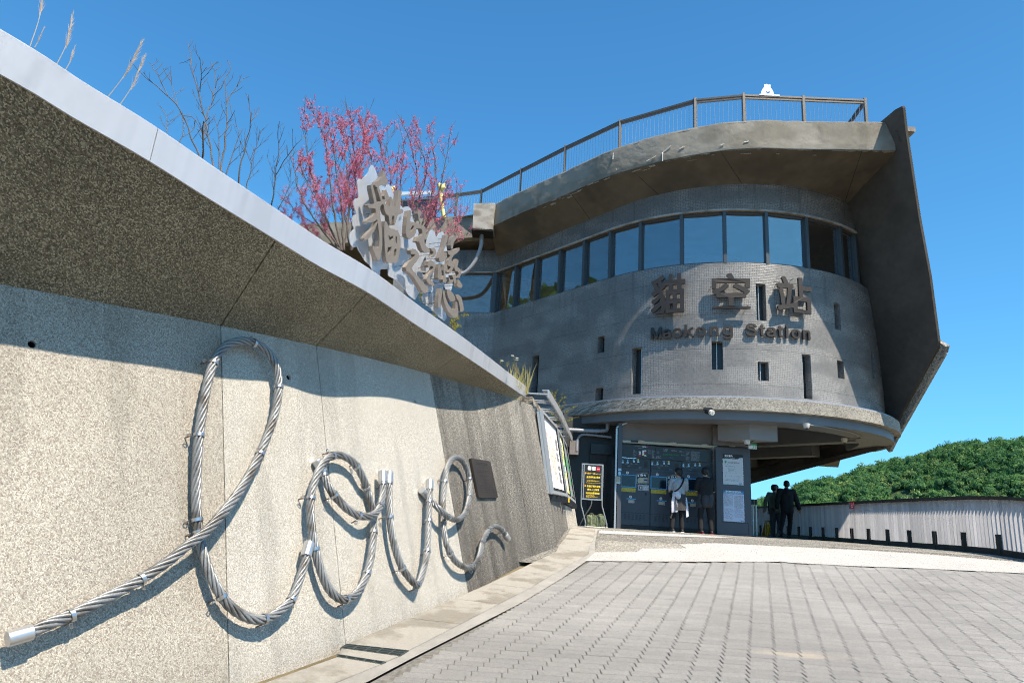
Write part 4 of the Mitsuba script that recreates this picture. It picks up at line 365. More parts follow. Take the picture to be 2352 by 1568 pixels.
# ================================================================== GROUND
def gz(Y):
    r = -1.34 + .101 * np.asarray(Y, float); k = .04
    return -k * np.logaddexp(-r / k, 0)
def sheet(poly, dz, step=.25):
    V, F, n = [], [], 0
    for p in polys(poly):
        y0, y1 = p.bounds[1], p.bounds[3]; ys = np.arange(math.floor(y0 / step), math.ceil(y1 / step)) * step
        for y in ys:
            for q in polys(p.intersection(sbox(-1e4, y, 1e4, y + step))):
                v, f = tri2d(q); V.append(np.c_[v, gz(v[:, 1]) + dz]); F.append(f + n); n += len(v)
    return trimesh.Trimesh(np.vstack(V), np.vstack(F), process=False)
FENCE = [(10.9, 40.), (10.55, 34.), (10.2, 28.), (9.9, 22.), (9.64, 17.5), (9.55, 14.6), (9.56, 13.2), (9.72, 11.6), (10.1, 9.8), (10.7, 8.0), (11.4, 6.2)]
# terrain: one sheet to the horizon; level with the plaza here, falling into a valley beyond the fence
def terrain():
    a = np.r_[np.array([-2600, -1300, -600, -300, -150, -80, -40, -20]), np.arange(-12, 13, 1.), np.array([14, 17, 21, 28, 40, 60, 90, 130, 180, 240, 320, 420, 560, 800, 1300, 2600])]
    b = np.r_[np.array([-2600, -1000, -300, -100, -40, -15]), np.arange(-8, 46, 1.), np.array([48, 55, 65, 80, 110, 160, 240, 340, 460, 620, 850, 1300, 2600])]
    X, Y = np.meshgrid(a, b, indexing='ij'); fx = np.interp(Y, [f[1] for f in FENCE][::-1], [f[0] for f in FENCE][::-1])
    out = np.maximum(np.maximum(X - fx - .6, Y - 42), np.maximum(-X - 14, -Y - 9)); drop = -np.clip(out, 0, 90) * .62 - np.clip(out - 90, 0, 900) * .01
    Z = gz(np.clip(Y, -9, 60)) - .05 + np.where(out > 0, drop, 0)
    return grid(np.stack([X, Y, Z], -1))
struct('ground', terrain(), 'soil', smooth=40)
wlo = D['WHITE_LO'] + [[9.3, 11.0], [10.2, 10.6]]; whi = D['WHITE_HI'] + [[9.9, 12.0]]
def lim(Y): return float(np.interp(Y, [f[1] for f in FENCE][::-1], [f[0] for f in FENCE][::-1]))
edge = [[-2.6, 1.2], [-1.6, 3.05]] + D['EDGE'][:5] + D['EDGE'][6:8]
fence_poly = [[lim(y) - .02, y] for y in np.arange(6.2, 40, .4)]
plaza = Polygon([[-4.5, -6], [11.5, -6]] + fence_poly + [[10.8, 40], [-6, 40]])
wside = [(x, y) for x, y in zip([-1.64, -1.1, -.75, -.27, .085, .59, .87, 1.65], [4.44, 5.36, 6.12, 7.43, 8.56, 10.3, 10.7, 16.0])]
brick_zone = Polygon(edge + [D['EDGE'][7]] + wlo + [[11.3, 9], [11.5, 5], [11.5, -4], [-4.5, -4]]).buffer(0)
left_x = lambda y: np.interp(y, [-4, 3.05] + [e[1] for e in D['EDGE'][:5]] + [D['EDGE'][6][1], D['EDGE'][7][1]], [-4.5, -1.6] + [e[0] for e in D['EDGE'][:5]] + [D['EDGE'][6][0], D['EDGE'][7][0]])
struct('plaza_paving', sheet(plaza.intersection(sbox(-2, 9.2, 12, 40)).difference(brick_zone), .006, .5), 'grey_gravel')
white = Polygon(D['EDGE'][7:8] + wlo + whi[::-1]).buffer(0)
white2 = Polygon(D['WHITE2_LO'] + [[4.55, 13.9], [4.4, 14.2]] + [[3.9, 14.1], [2.9, 13.75], [1.9, 13.55]]).buffer(0)
obj('plaza_paving__white_gravel_band', sheet(white, .012), 'white_gravel')
obj('plaza_paving__white_gravel_strip', sheet(white2, .012), 'white_gravel')
pale = Polygon([D['WHITE_HI'][0], D['WHITE_HI'][1], D['WHITE_HI'][2], D['WHITE_HI'][3], [2.95, 11.9], [1.62, 11.75], [1.5, 10.9]]).buffer(0).difference(white.buffer(.01))
obj('plaza_paving__pale_gravel_patch', sheet(pale, .010), 'pale_gravel')
obj('plaza_paving__pale_gravel_patch_001', sheet(Polygon([[5.9, 12.95], [7.6, 13.3], [8.7, 13.3], [8.9, 12.95], [7.4, 13.0], [6.3, 12.85]]).buffer(0).difference(white.buffer(.02)), .010), 'pale_gravel')
# brick pavement: joints below, every brick a piece
struct('pavement', sheet(brick_zone, -.006), 'joint_sand')
BL, BW, GAP, SHIFT = .2, .1, .005, .037
def brick_mesh(x, y, r, ch):
    j = [(r.random() - .5) * .003 for _ in range(4)]; dz = .004 + (r.random() - .5) * .0035
    x0, x1, y0, y1 = x + GAP / 2 + j[0], x + BL - GAP / 2 + j[1], y + GAP / 2 + j[2] * .6, y + BW - GAP / 2 + j[3] * .6
    z = lambda X, Y, d: (X, Y, float(gz(Y)) + d); tl = (r.random() - .5) * .003
    lo = [z(x0, y0, -.012), z(x1, y0, -.012), z(x1, y1, -.012), z(x0, y1, -.012)]
    mid = [z(x0, y0, dz - ch), z(x1, y0, dz - ch + tl), z(x1, y1, dz - ch + tl), z(x0, y1, dz - ch)]
    top = [z(x0 + ch, y0 + ch, dz), z(x1 - ch, y0 + ch, dz + tl), z(x1 - ch, y1 - ch, dz + tl), z(x0 + ch, y1 - ch, dz)]
    V = lo + mid + top; F = []
    for k in range(4):
        q = (k + 1) % 4
        for o in (0, 4): F += [(o + k, o + q, o + 4 + q), (o + k, o + 4 + q, o + 4 + k)]
    return V, F + [(8, 9, 10), (8, 10, 11)]
def bricks():
    r = random.Random(3); found = []; pz = brick_zone.buffer(-.01)
    for i in range(-60, 84):
        y = 3.0 + i * BW
        if y < 1.2 or y > 11.3: continue
        for jx in range(-40, 80):
            x = jx * BL + (i * SHIFT) % BL
            if x < left_x(y) - .2 or x > 11.2 or x > .95 * y + 2.2 + .5: continue
            b = sbox(x, y, x + BL, y + BW)
            if not pz.contains(b):
                if pz.intersection(b).area < .5 * b.area or x < left_x(y): continue
            q = A_(x + .1, y + .05, gz(y)) - EYE; w = q @ _fw
            u = abs(q @ np.cross(_fw, _up)) / w * 1568; vv = 784 - (q @ _up) / w * 1568
            found.append((not (u < 1190 and vv < 1580), y, x))
    found.sort(); V, F, n, C = [], [], 0, []
    for k, (_, y, x) in enumerate(found):
        v, f = brick_mesh(x, y, r, .004); c = [r.random(), r.random()]
        if k < 300:
            part('pavement', 'brick', (v, f), 'brick', uv=np.tile(c, (len(v), 1)))
        else:
            V += v; F += [(a + n, b + n, d + n) for a, b, d in f]; n += len(v); C += [c] * len(v)
    obj('pavement__brick_field', (np.array(V), np.array(F)), 'brick', kind='stuff', uv=np.array(C))
bricks()
# gutter beside the wall: concrete cover slabs, two iron grates, and a trowelled edge strip
JL = [A_(p) for p in D['JL']]; JR = [A_(p) for p in D['JR']]
d0 = unit(JL[1] - JL[2]); JL2 = [JL[1] + unit(A_(-.47, -.88)) * d for d in (.9, 1.9, 3.1)]; JR2 = [JR[1] + unit(A_(-.46, -.89)) * d for d in (.9, 1.9, 3.1)]
struct('gutter', sheet(Polygon(JL2[::-1] + JL[1:] + JR[1:][::-1] + JR2).buffer(.005), -.012), 'joint_sand')
def quad_slab(a, b, c, d, name, bs, top=.012, h=.05, gap=.006):
    ctr = (a + b + c + d) / 4; P = [p + unit(ctr - p) * gap for p in (a, b, c, d)]; n = 4
    G = np.array([[P[0] + (P[3] - P[0]) * u + ((P[1] + (P[2] - P[1]) * u) - (P[0] + (P[3] - P[0]) * u)) * v for v in np.linspace(0, 1, 3)] for u in np.linspace(0, 1, n)])
    S3 = np.concatenate([G, (gz(G[..., 1]) + top)[..., None]], -1)
    part('gutter', name, slab(S3, (0, 0, -h)), bs)
Ls, Rs = JL2[::-1] + [JL[1]], JR2[::-1] + [JR[1]]
for i in range(len(Ls) - 1): quad_slab(Ls[i], Rs[i], Rs[i + 1], Ls[i + 1], 'slab', 'gutter_concrete')
def grate(a, b, c, d, nb):
    """iron grate from edge a-b to edge d-c: bars across, thin ribs along"""
    k = piece_key('gutter__grate'); bars = []
    def at(u, v): p = a + (d - a) * u + ((b + (c - b) * u) - (a + (d - a) * u)) * v; return A_(p[0], p[1], gz(p[1]) + .004)
    for i in range(nb + 1): bars.append(bar(at(i / nb, .01), at(i / nb, .99), .012, .02))
    for v in np.linspace(0, 1, 6): bars.append(bar(at(0, v), at(1, v), .010, .022))
    obj(k, cat_(bars), 'grate_iron')
grate(JL[1], JR[1], JR[0], JL[0], 1)
quad_slab(JL[0], JR[0], JR[2], JL[2], 'slab', 'gutter_concrete')
grate(JL[2], JR[2], JR[3], JL[3], 3)
for i in range(3, len(JL) - 1): quad_slab(JL[i], JR[i], JR[i + 1], JL[i + 1], 'slab', 'gutter_concrete')
e_out = [[-1.95, 2.25]] + [[-1.6, 3.05]] + D['EDGE'][:5] + D['EDGE'][6:] + [[2.12, 14.6]]
e_in = [list(p) for p in Rs] + [list(p) for p in JR[1:]]
struct('edge_strip', sheet(Polygon(e_out + e_in[::-1]).buffer(0), .009), 'edge_concrete')

# ================================================================== RETAINING WALL
WP = D['WALLPOLY']; WH, WB = 2.25, .64
def basex(Y):
    Y = np.asarray(Y, float); y = np.clip(Y, 3.2, 10.6); return np.polyval(WP, y) + np.polyval(np.polyder(WP), y) * (Y - y) + np.interp(Y, [9.4, 10.66], [0, .06])
def wtan(Y):
    y = np.clip(Y, 3.2, 10.6); return unit([np.polyval(np.polyder(WP), y), 1, 0])
def wnorm(Y): t = wtan(Y); return A_(t[1], -t[0], 0)
CAP = np.array(D['CAP']); _ce = CAP[0] - CAP[1]
CAPX = np.vstack([CAP[0] + unit(_ce) * d * A_(1, 1, .3) for d in (6., 4., 2.5, 1.2)] + [CAP])
CAPC = resample(CAPX, .08)
def wtop(Y):
    p = A_(basex(Y), Y, -1.34 + .101 * Y); h = WH
    if Y > 9.2: h = WH - (Y - 9.2) * .075
    return p - wnorm(Y) * (WB - max(0., Y - 8.6) * .088) * h / WH + A_(0, 0, h)
def wpt(Y, f, off=0.):
    n = wnorm(Y); b = A_(basex(Y), Y, -1.34 + .101 * Y - .12) + n * .03; t = wtop(Y); m = unit(n + A_(0, 0, WB / WH))
    return b + (t - b) * f + m * off
wall = thing('retaining_wall', 'long curved exposed pebble wall with a wide overhanging top and silver metal capping', 'wall')
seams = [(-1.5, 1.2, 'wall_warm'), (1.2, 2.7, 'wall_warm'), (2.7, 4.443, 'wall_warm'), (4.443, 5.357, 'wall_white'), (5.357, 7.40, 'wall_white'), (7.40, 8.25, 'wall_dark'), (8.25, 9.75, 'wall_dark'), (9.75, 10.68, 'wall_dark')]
WEEP = [A_(p) for p in D['WEEP']]
for y0, y1, bs in seams:
    g = .0035; Ys = np.linspace(y0 + g, y1 - g, max(3, int((y1 - y0) / .12)))
    P = np.array([[wpt(Y, f) for f in np.linspace(0, 1, 14)] for Y in Ys])
    N = np.array([[-unit(wnorm(Y) + A_(0, 0, WB / WH)) * .16 for f in range(14)] for Y in Ys])
    m = slab(P, N); holes = [w for w in WEEP if y0 < w[1] < y1 + .2]
    if holes:
        M = solid(m)
        for w in holes:
            n = unit(wnorm(w[1]) + A_(0, 0, .28)); M = M - solid(tube(np.stack([w + n * .05, w - n * .11]), .022, 10))
        m = tm(M)
    part(wall, 'panel', m, bs, smooth=35)
    part(wall, 'joint', slab(np.array([[wpt(Y, f, -.02) for f in np.linspace(0, 1, 8)] for Y in (y1 - .02, y1 + .02)]), -wnorm(y1) * .05), 'seam_black')
for w in WEEP:
    n = unit(wnorm(w[1]) + A_(0, 0, .28)); q = w - n * .09
    part(wall, 'weep_pipe', cat_([lathe(q, [(.0215, .0), (.0215, .075), (.018, .075), (.018, .0)], 12, n)]), 'black_metal')
# soffit: from the wall top out to the cap edge
def wall_y_of(c):
    ys = np.linspace(-2, 10.68, 400); return ys[np.argmin([abs((c - A_(basex(y), y, 0)) @ wtan(y) + .0) for y in ys])]
_csa = np.r_[0, np.cumsum(np.linalg.norm(np.diff(CAPC, axis=0), axis=1))]; _cat = lambda p: _csa[np.argmin(np.linalg.norm(CAPC - p, axis=1))]
_sy = np.array([-6, 4.443, 5.357, 7.43, 10.3]); _ss = np.array([_cat(CAP[4]) - 11.5, _cat(CAP[4]), _cat(CAP[6]), _cat(CAP[8]), _csa[-1]])
def cap_w(Y): s = np.interp(Y, _sy, _ss); return A_(*[np.interp(s, _csa, CAPC[:, k]) for k in range(3)])
capY = np.array([wall_y_of(c) for c in CAPC])
def cap_at(Y): return A_(*[np.interp(Y, capY, CAPC[:, k]) for k in range(3)])
capjoint = [4.15, 5.32, 6.9, 7.35, 9.2]
ends = [-1.4, 1.0, 2.75, 4.443, 5.357, 7.43, 10.2]
for y0, y1 in zip(ends[:-1], ends[1:]):
    Ys = np.linspace(y0 + .004, y1 - .004, max(3, int((y1 - y0) / .12)))
    P = np.array([[wtop(Y) * (1 - f) + (cap_w(Y) - wnorm(Y) * .012) * f for f in np.linspace(0, 1, 6)] for Y in Ys])
    part(wall, 'soffit_panel', slab(P, (0, 0, .10)), 'soffit_pebble', smooth=35)
part(wall, 'soffit_backing', grid(np.array([[wtop(Y) + A_(0, 0, .03), cap_w(Y) + A_(-.03, 0, .03)] for Y in np.linspace(ends[0], 10.1, 90)])), 'seam_black')
# metal capping in segments: fascia plate and top plate
cs = np.r_[0, np.cumsum(np.linalg.norm(np.diff(CAPC, axis=0), axis=1))]
def cap_s(px_i): return np.interp(px_i, np.arange(len(CAP)), [cs[np.argmin(np.linalg.norm(CAPC - c, axis=1))] for c in CAP])
cj = [0, cap_s(0) - 1.4, cap_s(2), cap_s(6.28), cap_s(9 - .62), cs[-1]]
cj = sorted(cj)
for s0, s1 in zip(cj[:-1], cj[1:]):
    ss = np.linspace(s0 + .002, s1 - .002, max(3, int((s1 - s0) / .08))); P = np.stack([np.interp(ss, cs, CAPC[:, k]) for k in range(3)], 1)
    t = np.gradient(P, axis=0); t /= np.linalg.norm(t, axis=1, keepdims=True); n = np.stack([t[:, 1], -t[:, 0], t[:, 2] * 0], 1); n /= np.linalg.norm(n, axis=1, keepdims=True)
    hgt = np.interp(ss, [cs[0], cap_s(2), cap_s(6), cs[-1]], [.215, .205, .19, .17])[:, None]; up = A_(0, 0, 1)
    prof = [P - n * .022, P, P + n * .012 + up * (hgt - .006), P + n * .007 + up * hgt, P - n * .55 + up * (hgt + .035)]
    part(wall, 'capping', slab(np.stack(prof, 1), np.stack([n * -.004 + up * .006, n * -.006 + up * .002, n * -.006 - up * .002, n * 0 - up * .006, n * 0 - up * .006], 1)), 'cap_metal', smooth=25)
# end stretch of the wall, turned a little, below the notice boards
K1, K2 = A_(.845, 10.685, -.30), A_(1.75, 16.0, -.03); kt = unit((K2 - K1) * A_(1, 1, 0)); kn = A_(kt[1], -kt[0], 0)
for a, b in ((0., .52), (.52, 1.)):
    P = []
    for u in np.linspace(a + .001, b - .001, 8):
        q = K1 + (K2 - K1) * u; top = 2.02; P.append([q + (A_(0, 0, top - q[2]) - kn * .205 * (top - q[2])) * f for f in np.linspace(0, 1, 8)])
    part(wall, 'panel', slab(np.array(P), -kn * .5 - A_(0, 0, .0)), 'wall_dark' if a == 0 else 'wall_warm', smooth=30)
0 and part(wall, 'panel', hexa([A_(.30, 10.66, 1.3), A_(.36, 10.66, 1.97), A_(.40, 10.7, 2.0), A_(.40, 10.72, 1.3), A_(-.3, 10.4, 1.3), A_(-.3, 10.4, 1.97), A_(-.3, 10.8, 2.0), A_(-.3, 10.8, 1.3)]), 'wall_dark')
# planted terrace behind the wall
tp = [[float(cap_at(Y)[0] - .5), float(cap_at(Y)[1] + .12)] for Y in np.linspace(ends[0], 10.0, 30)] + [[.05, 10.75], [.9, 15.9], [-1.6, 18.2], [-9., 24.], [-22., 24.], [-22., -3.]]
_tv, _tf = tri2d(Polygon(tp).buffer(0)); struct('terrace', (np.c_[_tv, np.full(len(_tv), 1.99)], _tf), 'soil')

# ================================================================== STEEL CABLE LETTERING
def cable(key, P, label, caps=(1, 1), R=.0315):
    k = thing(key, label, 'sculpture', 'steel cable letters on the wall')
    C = resample(P, .0125); t, a, b = frames(C); s = np.r_[0, np.cumsum(np.linalg.norm(np.diff(C, axis=0), axis=1))]
    ns = 6; rs = R * .325; ms = [tube(C, R * .62, 8)]
    for j in range(ns):
        th = s / .40 * 2 * np.pi + j * 2 * np.pi / ns; Q = C + (R - rs) * (np.cos(th)[:, None] * a + np.sin(th)[:, None] * b)
        ms.append(tube(Q, rs, 6))
    part(k, 'cable', cat_(ms), 'cable_steel', smooth=60)
    for e, on in zip((0, -1), caps):
        if on:
            d = t[e] * (-1 if e == 0 else 1); q = C[e]; part(k, 'end_cap', lathe(q - d * .075, [(.0, .0), (R * 1.10, .0), (R * 1.22, .003), (R * 1.22, .098), (R * 1.12, .104), (0, .104)], 20, d), 'cap_steel', smooth=40)
    return k, C, t
def clamps(k, C, t, pts):
    for p in pts:
        i = int(np.argmin(np.linalg.norm(C - A_(p), axis=1))); i = min(max(i, 3), len(C) - 4); n = wnorm(C[i][1]); n = unit(n + A_(0, 0, .28)); n = unit(n - t[i] * (n @ t[i])); sd = np.cross(t[i], n)
        band = lathe(C[i] - t[i] * .011, [(.0335, 0), (.0355, .001), (.0355, .021), (.0335, .022)], 18, t[i])
        base = C[i] - n * .034; foot = A_(C[i]) - n * .085
        rod = tube(np.stack([base + sd * .030, foot + sd * .036]), .005, 6); eye = lathe(C[i] - n * .030 + sd * .050, [(.014, -.004), (.018, 0), (.014, .004), (.010, 0), (.014, -.004)], 12, t[i])
        part(k, 'clamp', cat_([band, eye]), 'clamp_steel', smooth=50); part(k, 'bolt', rod, 'rusty')
CB = D['CABLES']
for nm, key, lab, caps in (('l', 'cable_letter', 'twisted grey steel cable bent into a tall looping letter l, largest cable on the wall', (1, 1)),
                           ('o', 'cable_letter', 'twisted steel cable closed into an oval ring, second cable letter from the left', (0, 0)),
                           ('t', 'cable_letter', 'short steel cable arc crossing the top of the oval ring letter', (1, 1)),
                           ('v', 'cable_letter', 'twisted steel cable bent into a narrow letter v between the oval and the last letter', (1, 1)),
                           ('e', 'cable_letter', 'twisted steel cable bent into a letter e with a curling tail beside the plaque', (1, 1))):
    k, C, t = cable(key, CB[nm], lab, caps); clamps(k, C, t, D['CLAMPS'][nm])
# plaque
q = np.array(D['PLAQUE']); pk = thing('wall_plaque', 'dark bronze plaque with engraved text fixed to the wall beside the last cable letter', 'plaque')
pc = q.mean(0); px = unit((q[1] - q[0]) + (q[2] - q[3])); py = (q[0] - q[3]) + (q[1] - q[2]); py = unit(py - px * (py @ px)); pn = np.cross(px, py)
pw, ph = np.linalg.norm(q[1] - q[0]), np.linalg.norm(q[0] - q[3])
part(pk, 'plate', box(pc, (pw, ph, .035), np.stack([px, py, pn], 1), .004), 'plaque_bronze')
lines = []
for i, (yy, w, h) in enumerate([(.40, .62, .028), (.36, .62, .026), (.29, .5, .016), (.20, .7, .014), (.16, .66, .014), (.06, .5, .016), (-.04, .45, .014), (-.12, .5, .02), (-.18, .74, .013), (-.22, .74, .013), (-.27, .72, .013), (-.31, .74, .013), (-.36, .7, .013)]):
    x = -w / 2
    while x < w / 2 - .02:
        l = .02 + rng.random() * .05; lines.append(box(pc + px * (x + l / 2) * pw + py * yy * ph + pn * .0180, (l * pw * .8, h * ph * .62, .002), np.stack([px, py, pn], 1))); x += l + .012
part(pk, 'engraved_text', cat_(lines), 'black_metal', kind='stuff')
# ================================================================== STATION BUILDING
DC, DR = A_(D['DRUM']['C']), D['DRUM']['R']; TP, LD, U0, A0 = A_(D['DRUM']['TP']), A_(D['DRUM']['LD']), A_(D['DRUM']['U0']), D['DRUM']['A0']
S_COR = -5.64                                # where the straight side meets the wall that turns away
CORN = TP + LD * -S_COR; BD = unit([-1., .17]); BN = A_(BD[1], -BD[0]) * -1
BN = unit([-.17, -1.])
def cur(s, off=0., z=0.):
    """point of the facade: s runs along the plan curve (arc, straight side, turned wall), off outwards"""
    s = np.asarray(s, float); a = A0 + s / DR; e = lambda q: np.asarray(q, float)[..., None]; off = e(off)
    arc = DC + (DR + off) * np.stack([np.cos(a), np.sin(a)], -1); lin = TP - LD * e(s) + U0 * off; bw = CORN + BD * e(S_COR - s) + BN * off
    xy = np.where(e(s) >= 0, arc, np.where(e(s) >= S_COR, lin, bw))
    return np.concatenate([xy, np.broadcast_to(np.asarray(z, float), xy.shape[:-1])[..., None]], -1)
st = thing('station_building', 'round station building clad in grey mosaic tile under a deep concrete roof', 'building')
S0, S1 = -9.5, 13.2; ZL, ZH = 3.42, 9.6; HEAD, SILL = 8.70, 7.17
MU = D['MULL']; MUL = [-9.0, -7.62, -5.72] + [-5.50, MU[0]] + MU[1:] + [8.75, 9.9, 11.0]
wins = [(a, b) for a, b in zip([-9.0, -7.40, -5.56] + MU[:-1] + [MU[-1], 8.75, 9.9], [-7.62, -5.72, MU[0]] + MU[1:] + [8.75, 9.9, 11.])]
face = sbox(S0, ZL, S1, ZH); holes = [sbox(a + .01, SILL, b - .01, HEAD) for a, b in wins]
SL = D['SLOTS']; slots = dict(SL); slots['h'] = [8.30, 8.52, 4.5, 5.24]; slots['j'] = [-3.33, -3.0, 3.95, 5.25]
slots['k'] = [-.46, -.15, 3.42, 3.90]; slots['e'] = [5.42, 5.68, 3.55, 4.74]; slots['l2'] = [9.3, 9.55, 4.2, 5.0]; del slots['l2']
holes += [sbox(a, b, c, d) for a, c, b, d in slots.values()]
face = face.difference(unary_union(holes))
bands = [sbox(s, ZL, min(s + .22, S1), ZH) for s in np.arange(S0, S1, .22)]
V, F, UV, n0 = [], [], [], 0
TH = .26
for b in bands:
    for p in polys(face.intersection(b)):
        v, f = tri2d(p)
        V.append(cur(v[:, 0], 0., v[:, 1])); UV.append(v.copy()); F.append(f + n0); n0 += len(v)
for h in holes:                               # reveals of the openings
    x0, y0, x1, y1 = h.bounds; ss = np.linspace(x0, x1, 6)
    for A, B in ((np.stack([ss, ss * 0 + y0], 1), 0), (np.stack([ss[::-1], ss * 0 + y1], 1), 0), (np.array([[x1, y0], [x1, y1]]), 1), (np.array([[x0, y1], [x0, y0]]), 1)):
        o = cur(A[:, 0], 0., A[:, 1]); i = cur(A[:, 0], -TH, A[:, 1]); m = grid(np.stack([o, i])); V.append(np.array(m.vertices)); F.append(np.array(m.faces) + n0); n0 += len(m.vertices)
        UV.append(np.vstack([A, A + ([0, TH] if B == 0 else [TH, 0])]))
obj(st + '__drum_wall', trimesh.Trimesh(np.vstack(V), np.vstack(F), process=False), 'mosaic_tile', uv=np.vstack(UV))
def strip(s0, s1, off0, off1, z0, z1, step=.2):
    """solid band along the facade: offsets off0..off1, heights z0..z1"""
    ss = np.linspace(s0, s1, max(2, int((s1 - s0) / step) + 1)); c = lambda o, z: cur(ss, o, z)
    return tube_rect(c(off1, z0), c(off1, z1), c(off0, z1), c(off0, z0))
def tube_rect(a, b, c, d):
    P = np.stack([a, b, c, d, a], 1); m = grid(P); e = [hexface(P[0, :4][::-1]), hexface(P[-1, :4])]
    return cat_([m] + e)
def hexface(p): return trimesh.Trimesh(np.asarray(p), [(0, 1, 2), (0, 2, 3)], process=False)
# windows: each with frame, pane
for a, b in wins:
    w = piece_key(st + '__window'); fr = []; m = .055; zin = -.10
    def bar_s(s0, s1, z0, z1): fr.append(strip(s0, s1, zin - .05, zin + .03, z0, z1, .3))
    bar_s(a + .012, b - .012, SILL + .004, SILL + m); bar_s(a + .012, b - .012, HEAD - m, HEAD - .004)
    bar_s(a + .012, a + m, SILL + m, HEAD - m); bar_s(b - m, b - .012, SILL + m, HEAD - m)
    obj(w, cat_(fr), 'window_frame')
    g = np.array([cur(np.array([a + m * .8, b - m * .8]), zin - .015, z) for z in (SILL + m * .8, HEAD - m * .8)])
    tilt = (rng.random() - .5) * .022; g[1] += A_(0, tilt, 0)
    obj(w + '__pane', grid(g[::-1]), 'pane_glass_dark' if b < .5 else 'pane_glass_pale' if 2. < a < 5. else 'pane_glass')
for s in [wins[i][0] for i in range(len(wins))] + [wins[-1][1]]:
    if s in (-7.40, -5.56): part(st, 'mullion', strip(s - (.22 if s < -6 else .16), s + .02, -.13, .012, SILL, HEAD, .1), 'window_frame')
    else: part(st, 'mullion', strip(s - .045, s + .045, -.13, .012, SILL, HEAD, .05), 'window_frame')
part(st, 'lintel_band', strip(-9.4, 12.5, .003, .045, HEAD + .0, HEAD + .05), 'box_render')
# slot windows: pane at the back of each opening, bright pipe in front of it
for kx, (a, c, b, d) in slots.items():
    k = piece_key(st + '__slot_window'); obj(k, grid(np.array([cur(np.array([a - .02, c + .02]), -TH + .02, z) for z in (b - .02, d + .02)])), 'machine_black')
    s = {'a': .78, 'b': .45, 'c': .38, 'd': .35, 'e': .3, 'f': .12, 'g': .12, 'h': .3, 'i': .9, 'j': .85, 'k': .8}[kx]; p = cur(np.array([a + (c - a) * s]), -.13, 0)[0]
    obj(k + '__pipe', cyl(p + A_(0, 0, b + .005), p + A_(0, 0, d - .005), .013 if kx not in 'ae' else .02, 10), 'alu', smooth=40)
# the rooms behind the glass
ss = np.linspace(-9.4, 12.6, 60)
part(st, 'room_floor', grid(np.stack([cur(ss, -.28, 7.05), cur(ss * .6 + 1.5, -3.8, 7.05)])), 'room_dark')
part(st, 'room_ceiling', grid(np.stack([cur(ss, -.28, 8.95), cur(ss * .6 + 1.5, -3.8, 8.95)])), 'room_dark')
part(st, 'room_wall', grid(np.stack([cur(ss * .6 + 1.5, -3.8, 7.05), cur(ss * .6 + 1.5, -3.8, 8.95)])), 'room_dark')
# cornice of pebble-dashed stone with metal flashing
CO = .36
part(st, 'cornice', strip(-6.2, 13.0, -.4, CO, 3.085, 3.40), 'cornice_stone', smooth=30)
part(st, 'flashing', strip(-6.2, 13.0, .002, CO - .05, 3.403, 3.445), 'flashing', smooth=30)
part(st, 'flashing', strip(5.72, 6.6, .004, .07, 3.447, 3.475), 'lime_white')
part(st, 'ring_beam', strip(-6.2, 12.2, -.75, .17, 2.86, 3.38), 'ring_grey', smooth=30)
ang = np.linspace(0, 2 * np.pi, 60, endpoint=False)
def disc(poly, z, key, bs): v, f = tri2d(poly); part(st, key, (np.c_[v, np.full(len(v), z)], f), bs)
disc(Polygon([tuple(cur(s, -.7)[:2]) for s in np.linspace(-6.2, 12.2, 60)] + [(16, 33), (-7, 33)]).buffer(0), 3.34, 'ceiling', 'ceiling_dark')
# long beams under the floor, the deep one running from the column to the right
for (x0, y0), (x1, y1), z0, z1, bs in (((10.9, 19.3), (7.0, 24.4), 2.86, 3.34, 'ring_grey'), ((10.6, 23.4), (7.0, 29.), 2.75, 3.34, 'ring_grey'), ((10.1, 28.), (7.5, 34.), 2.7, 3.34, 'ring_grey'), ((9.6, 34.), (7.5, 38.), 2.7, 3.34, 'ring_grey')):
    part(st, 'beam', bar((x0, y0, (z0 + z1) / 2), (x1, y1, (z0 + z1) / 2), .45, z1 - z0), bs)
B = [(5.79, 18.3), (6.45, 18.28), (7.3, 17.75), (6.6, 17.75)]
part(st, 'beam', slab(np.array([[(5.72, 18.45, 2.46), (6.42, 18.42, 2.44)], [(6.35, 17.8, 2.46), (7.08, 17.8, 2.44)]]) + A_(0, 0, .0), (0, 0, .62)), 'beam_grey')
# ---------------------------------------------------------------- roof: thick curved fascia, sloping soffit, deck
KR = 1.0667
def KS(m):
    """the roof edge stands a little farther out and higher than first measured: scale about the measuring point"""
    return trimesh.Trimesh(EYE + (np.asarray(m.vertices) - EYE) * KR, m.faces, process=False)
FA = resample(EYE + (np.array([[-.95, 20.95, 9.315], [-.72, 20.63, 9.315]] + D['FASCIA'][1:]) - EYE) * KR, .12); ZF = FA[0, 2]; FA[:, 2] = ZF
wob = lambda P, a=.012: (meshkit.noise(P * 5.3, 3) - .5) * 2 * a
tF = np.gradient(FA, axis=0); tF /= np.linalg.norm(tF, axis=1, keepdims=True); nF = np.stack([tF[:, 1], -tF[:, 0], tF[:, 0] * 0], 1)
hs = [0, .03, .2, .4, .62, .81, .858]; G = np.stack([FA + A_(0, 0, h) + nF * ((wob(FA + A_(0, 0, h)) + (-.02 if h in (0, .858) else 0))[:, None]) for h in hs], 1)
G[:, 0, 2] += wob(FA * 2.1, .018); G[:, -1, 2] += wob(FA * 2.3 + 9, .015)
part(st, 'roof_fascia', slab(G[:, ::1], -nF[:, None] * .3), 'roof_concrete', smooth=40)
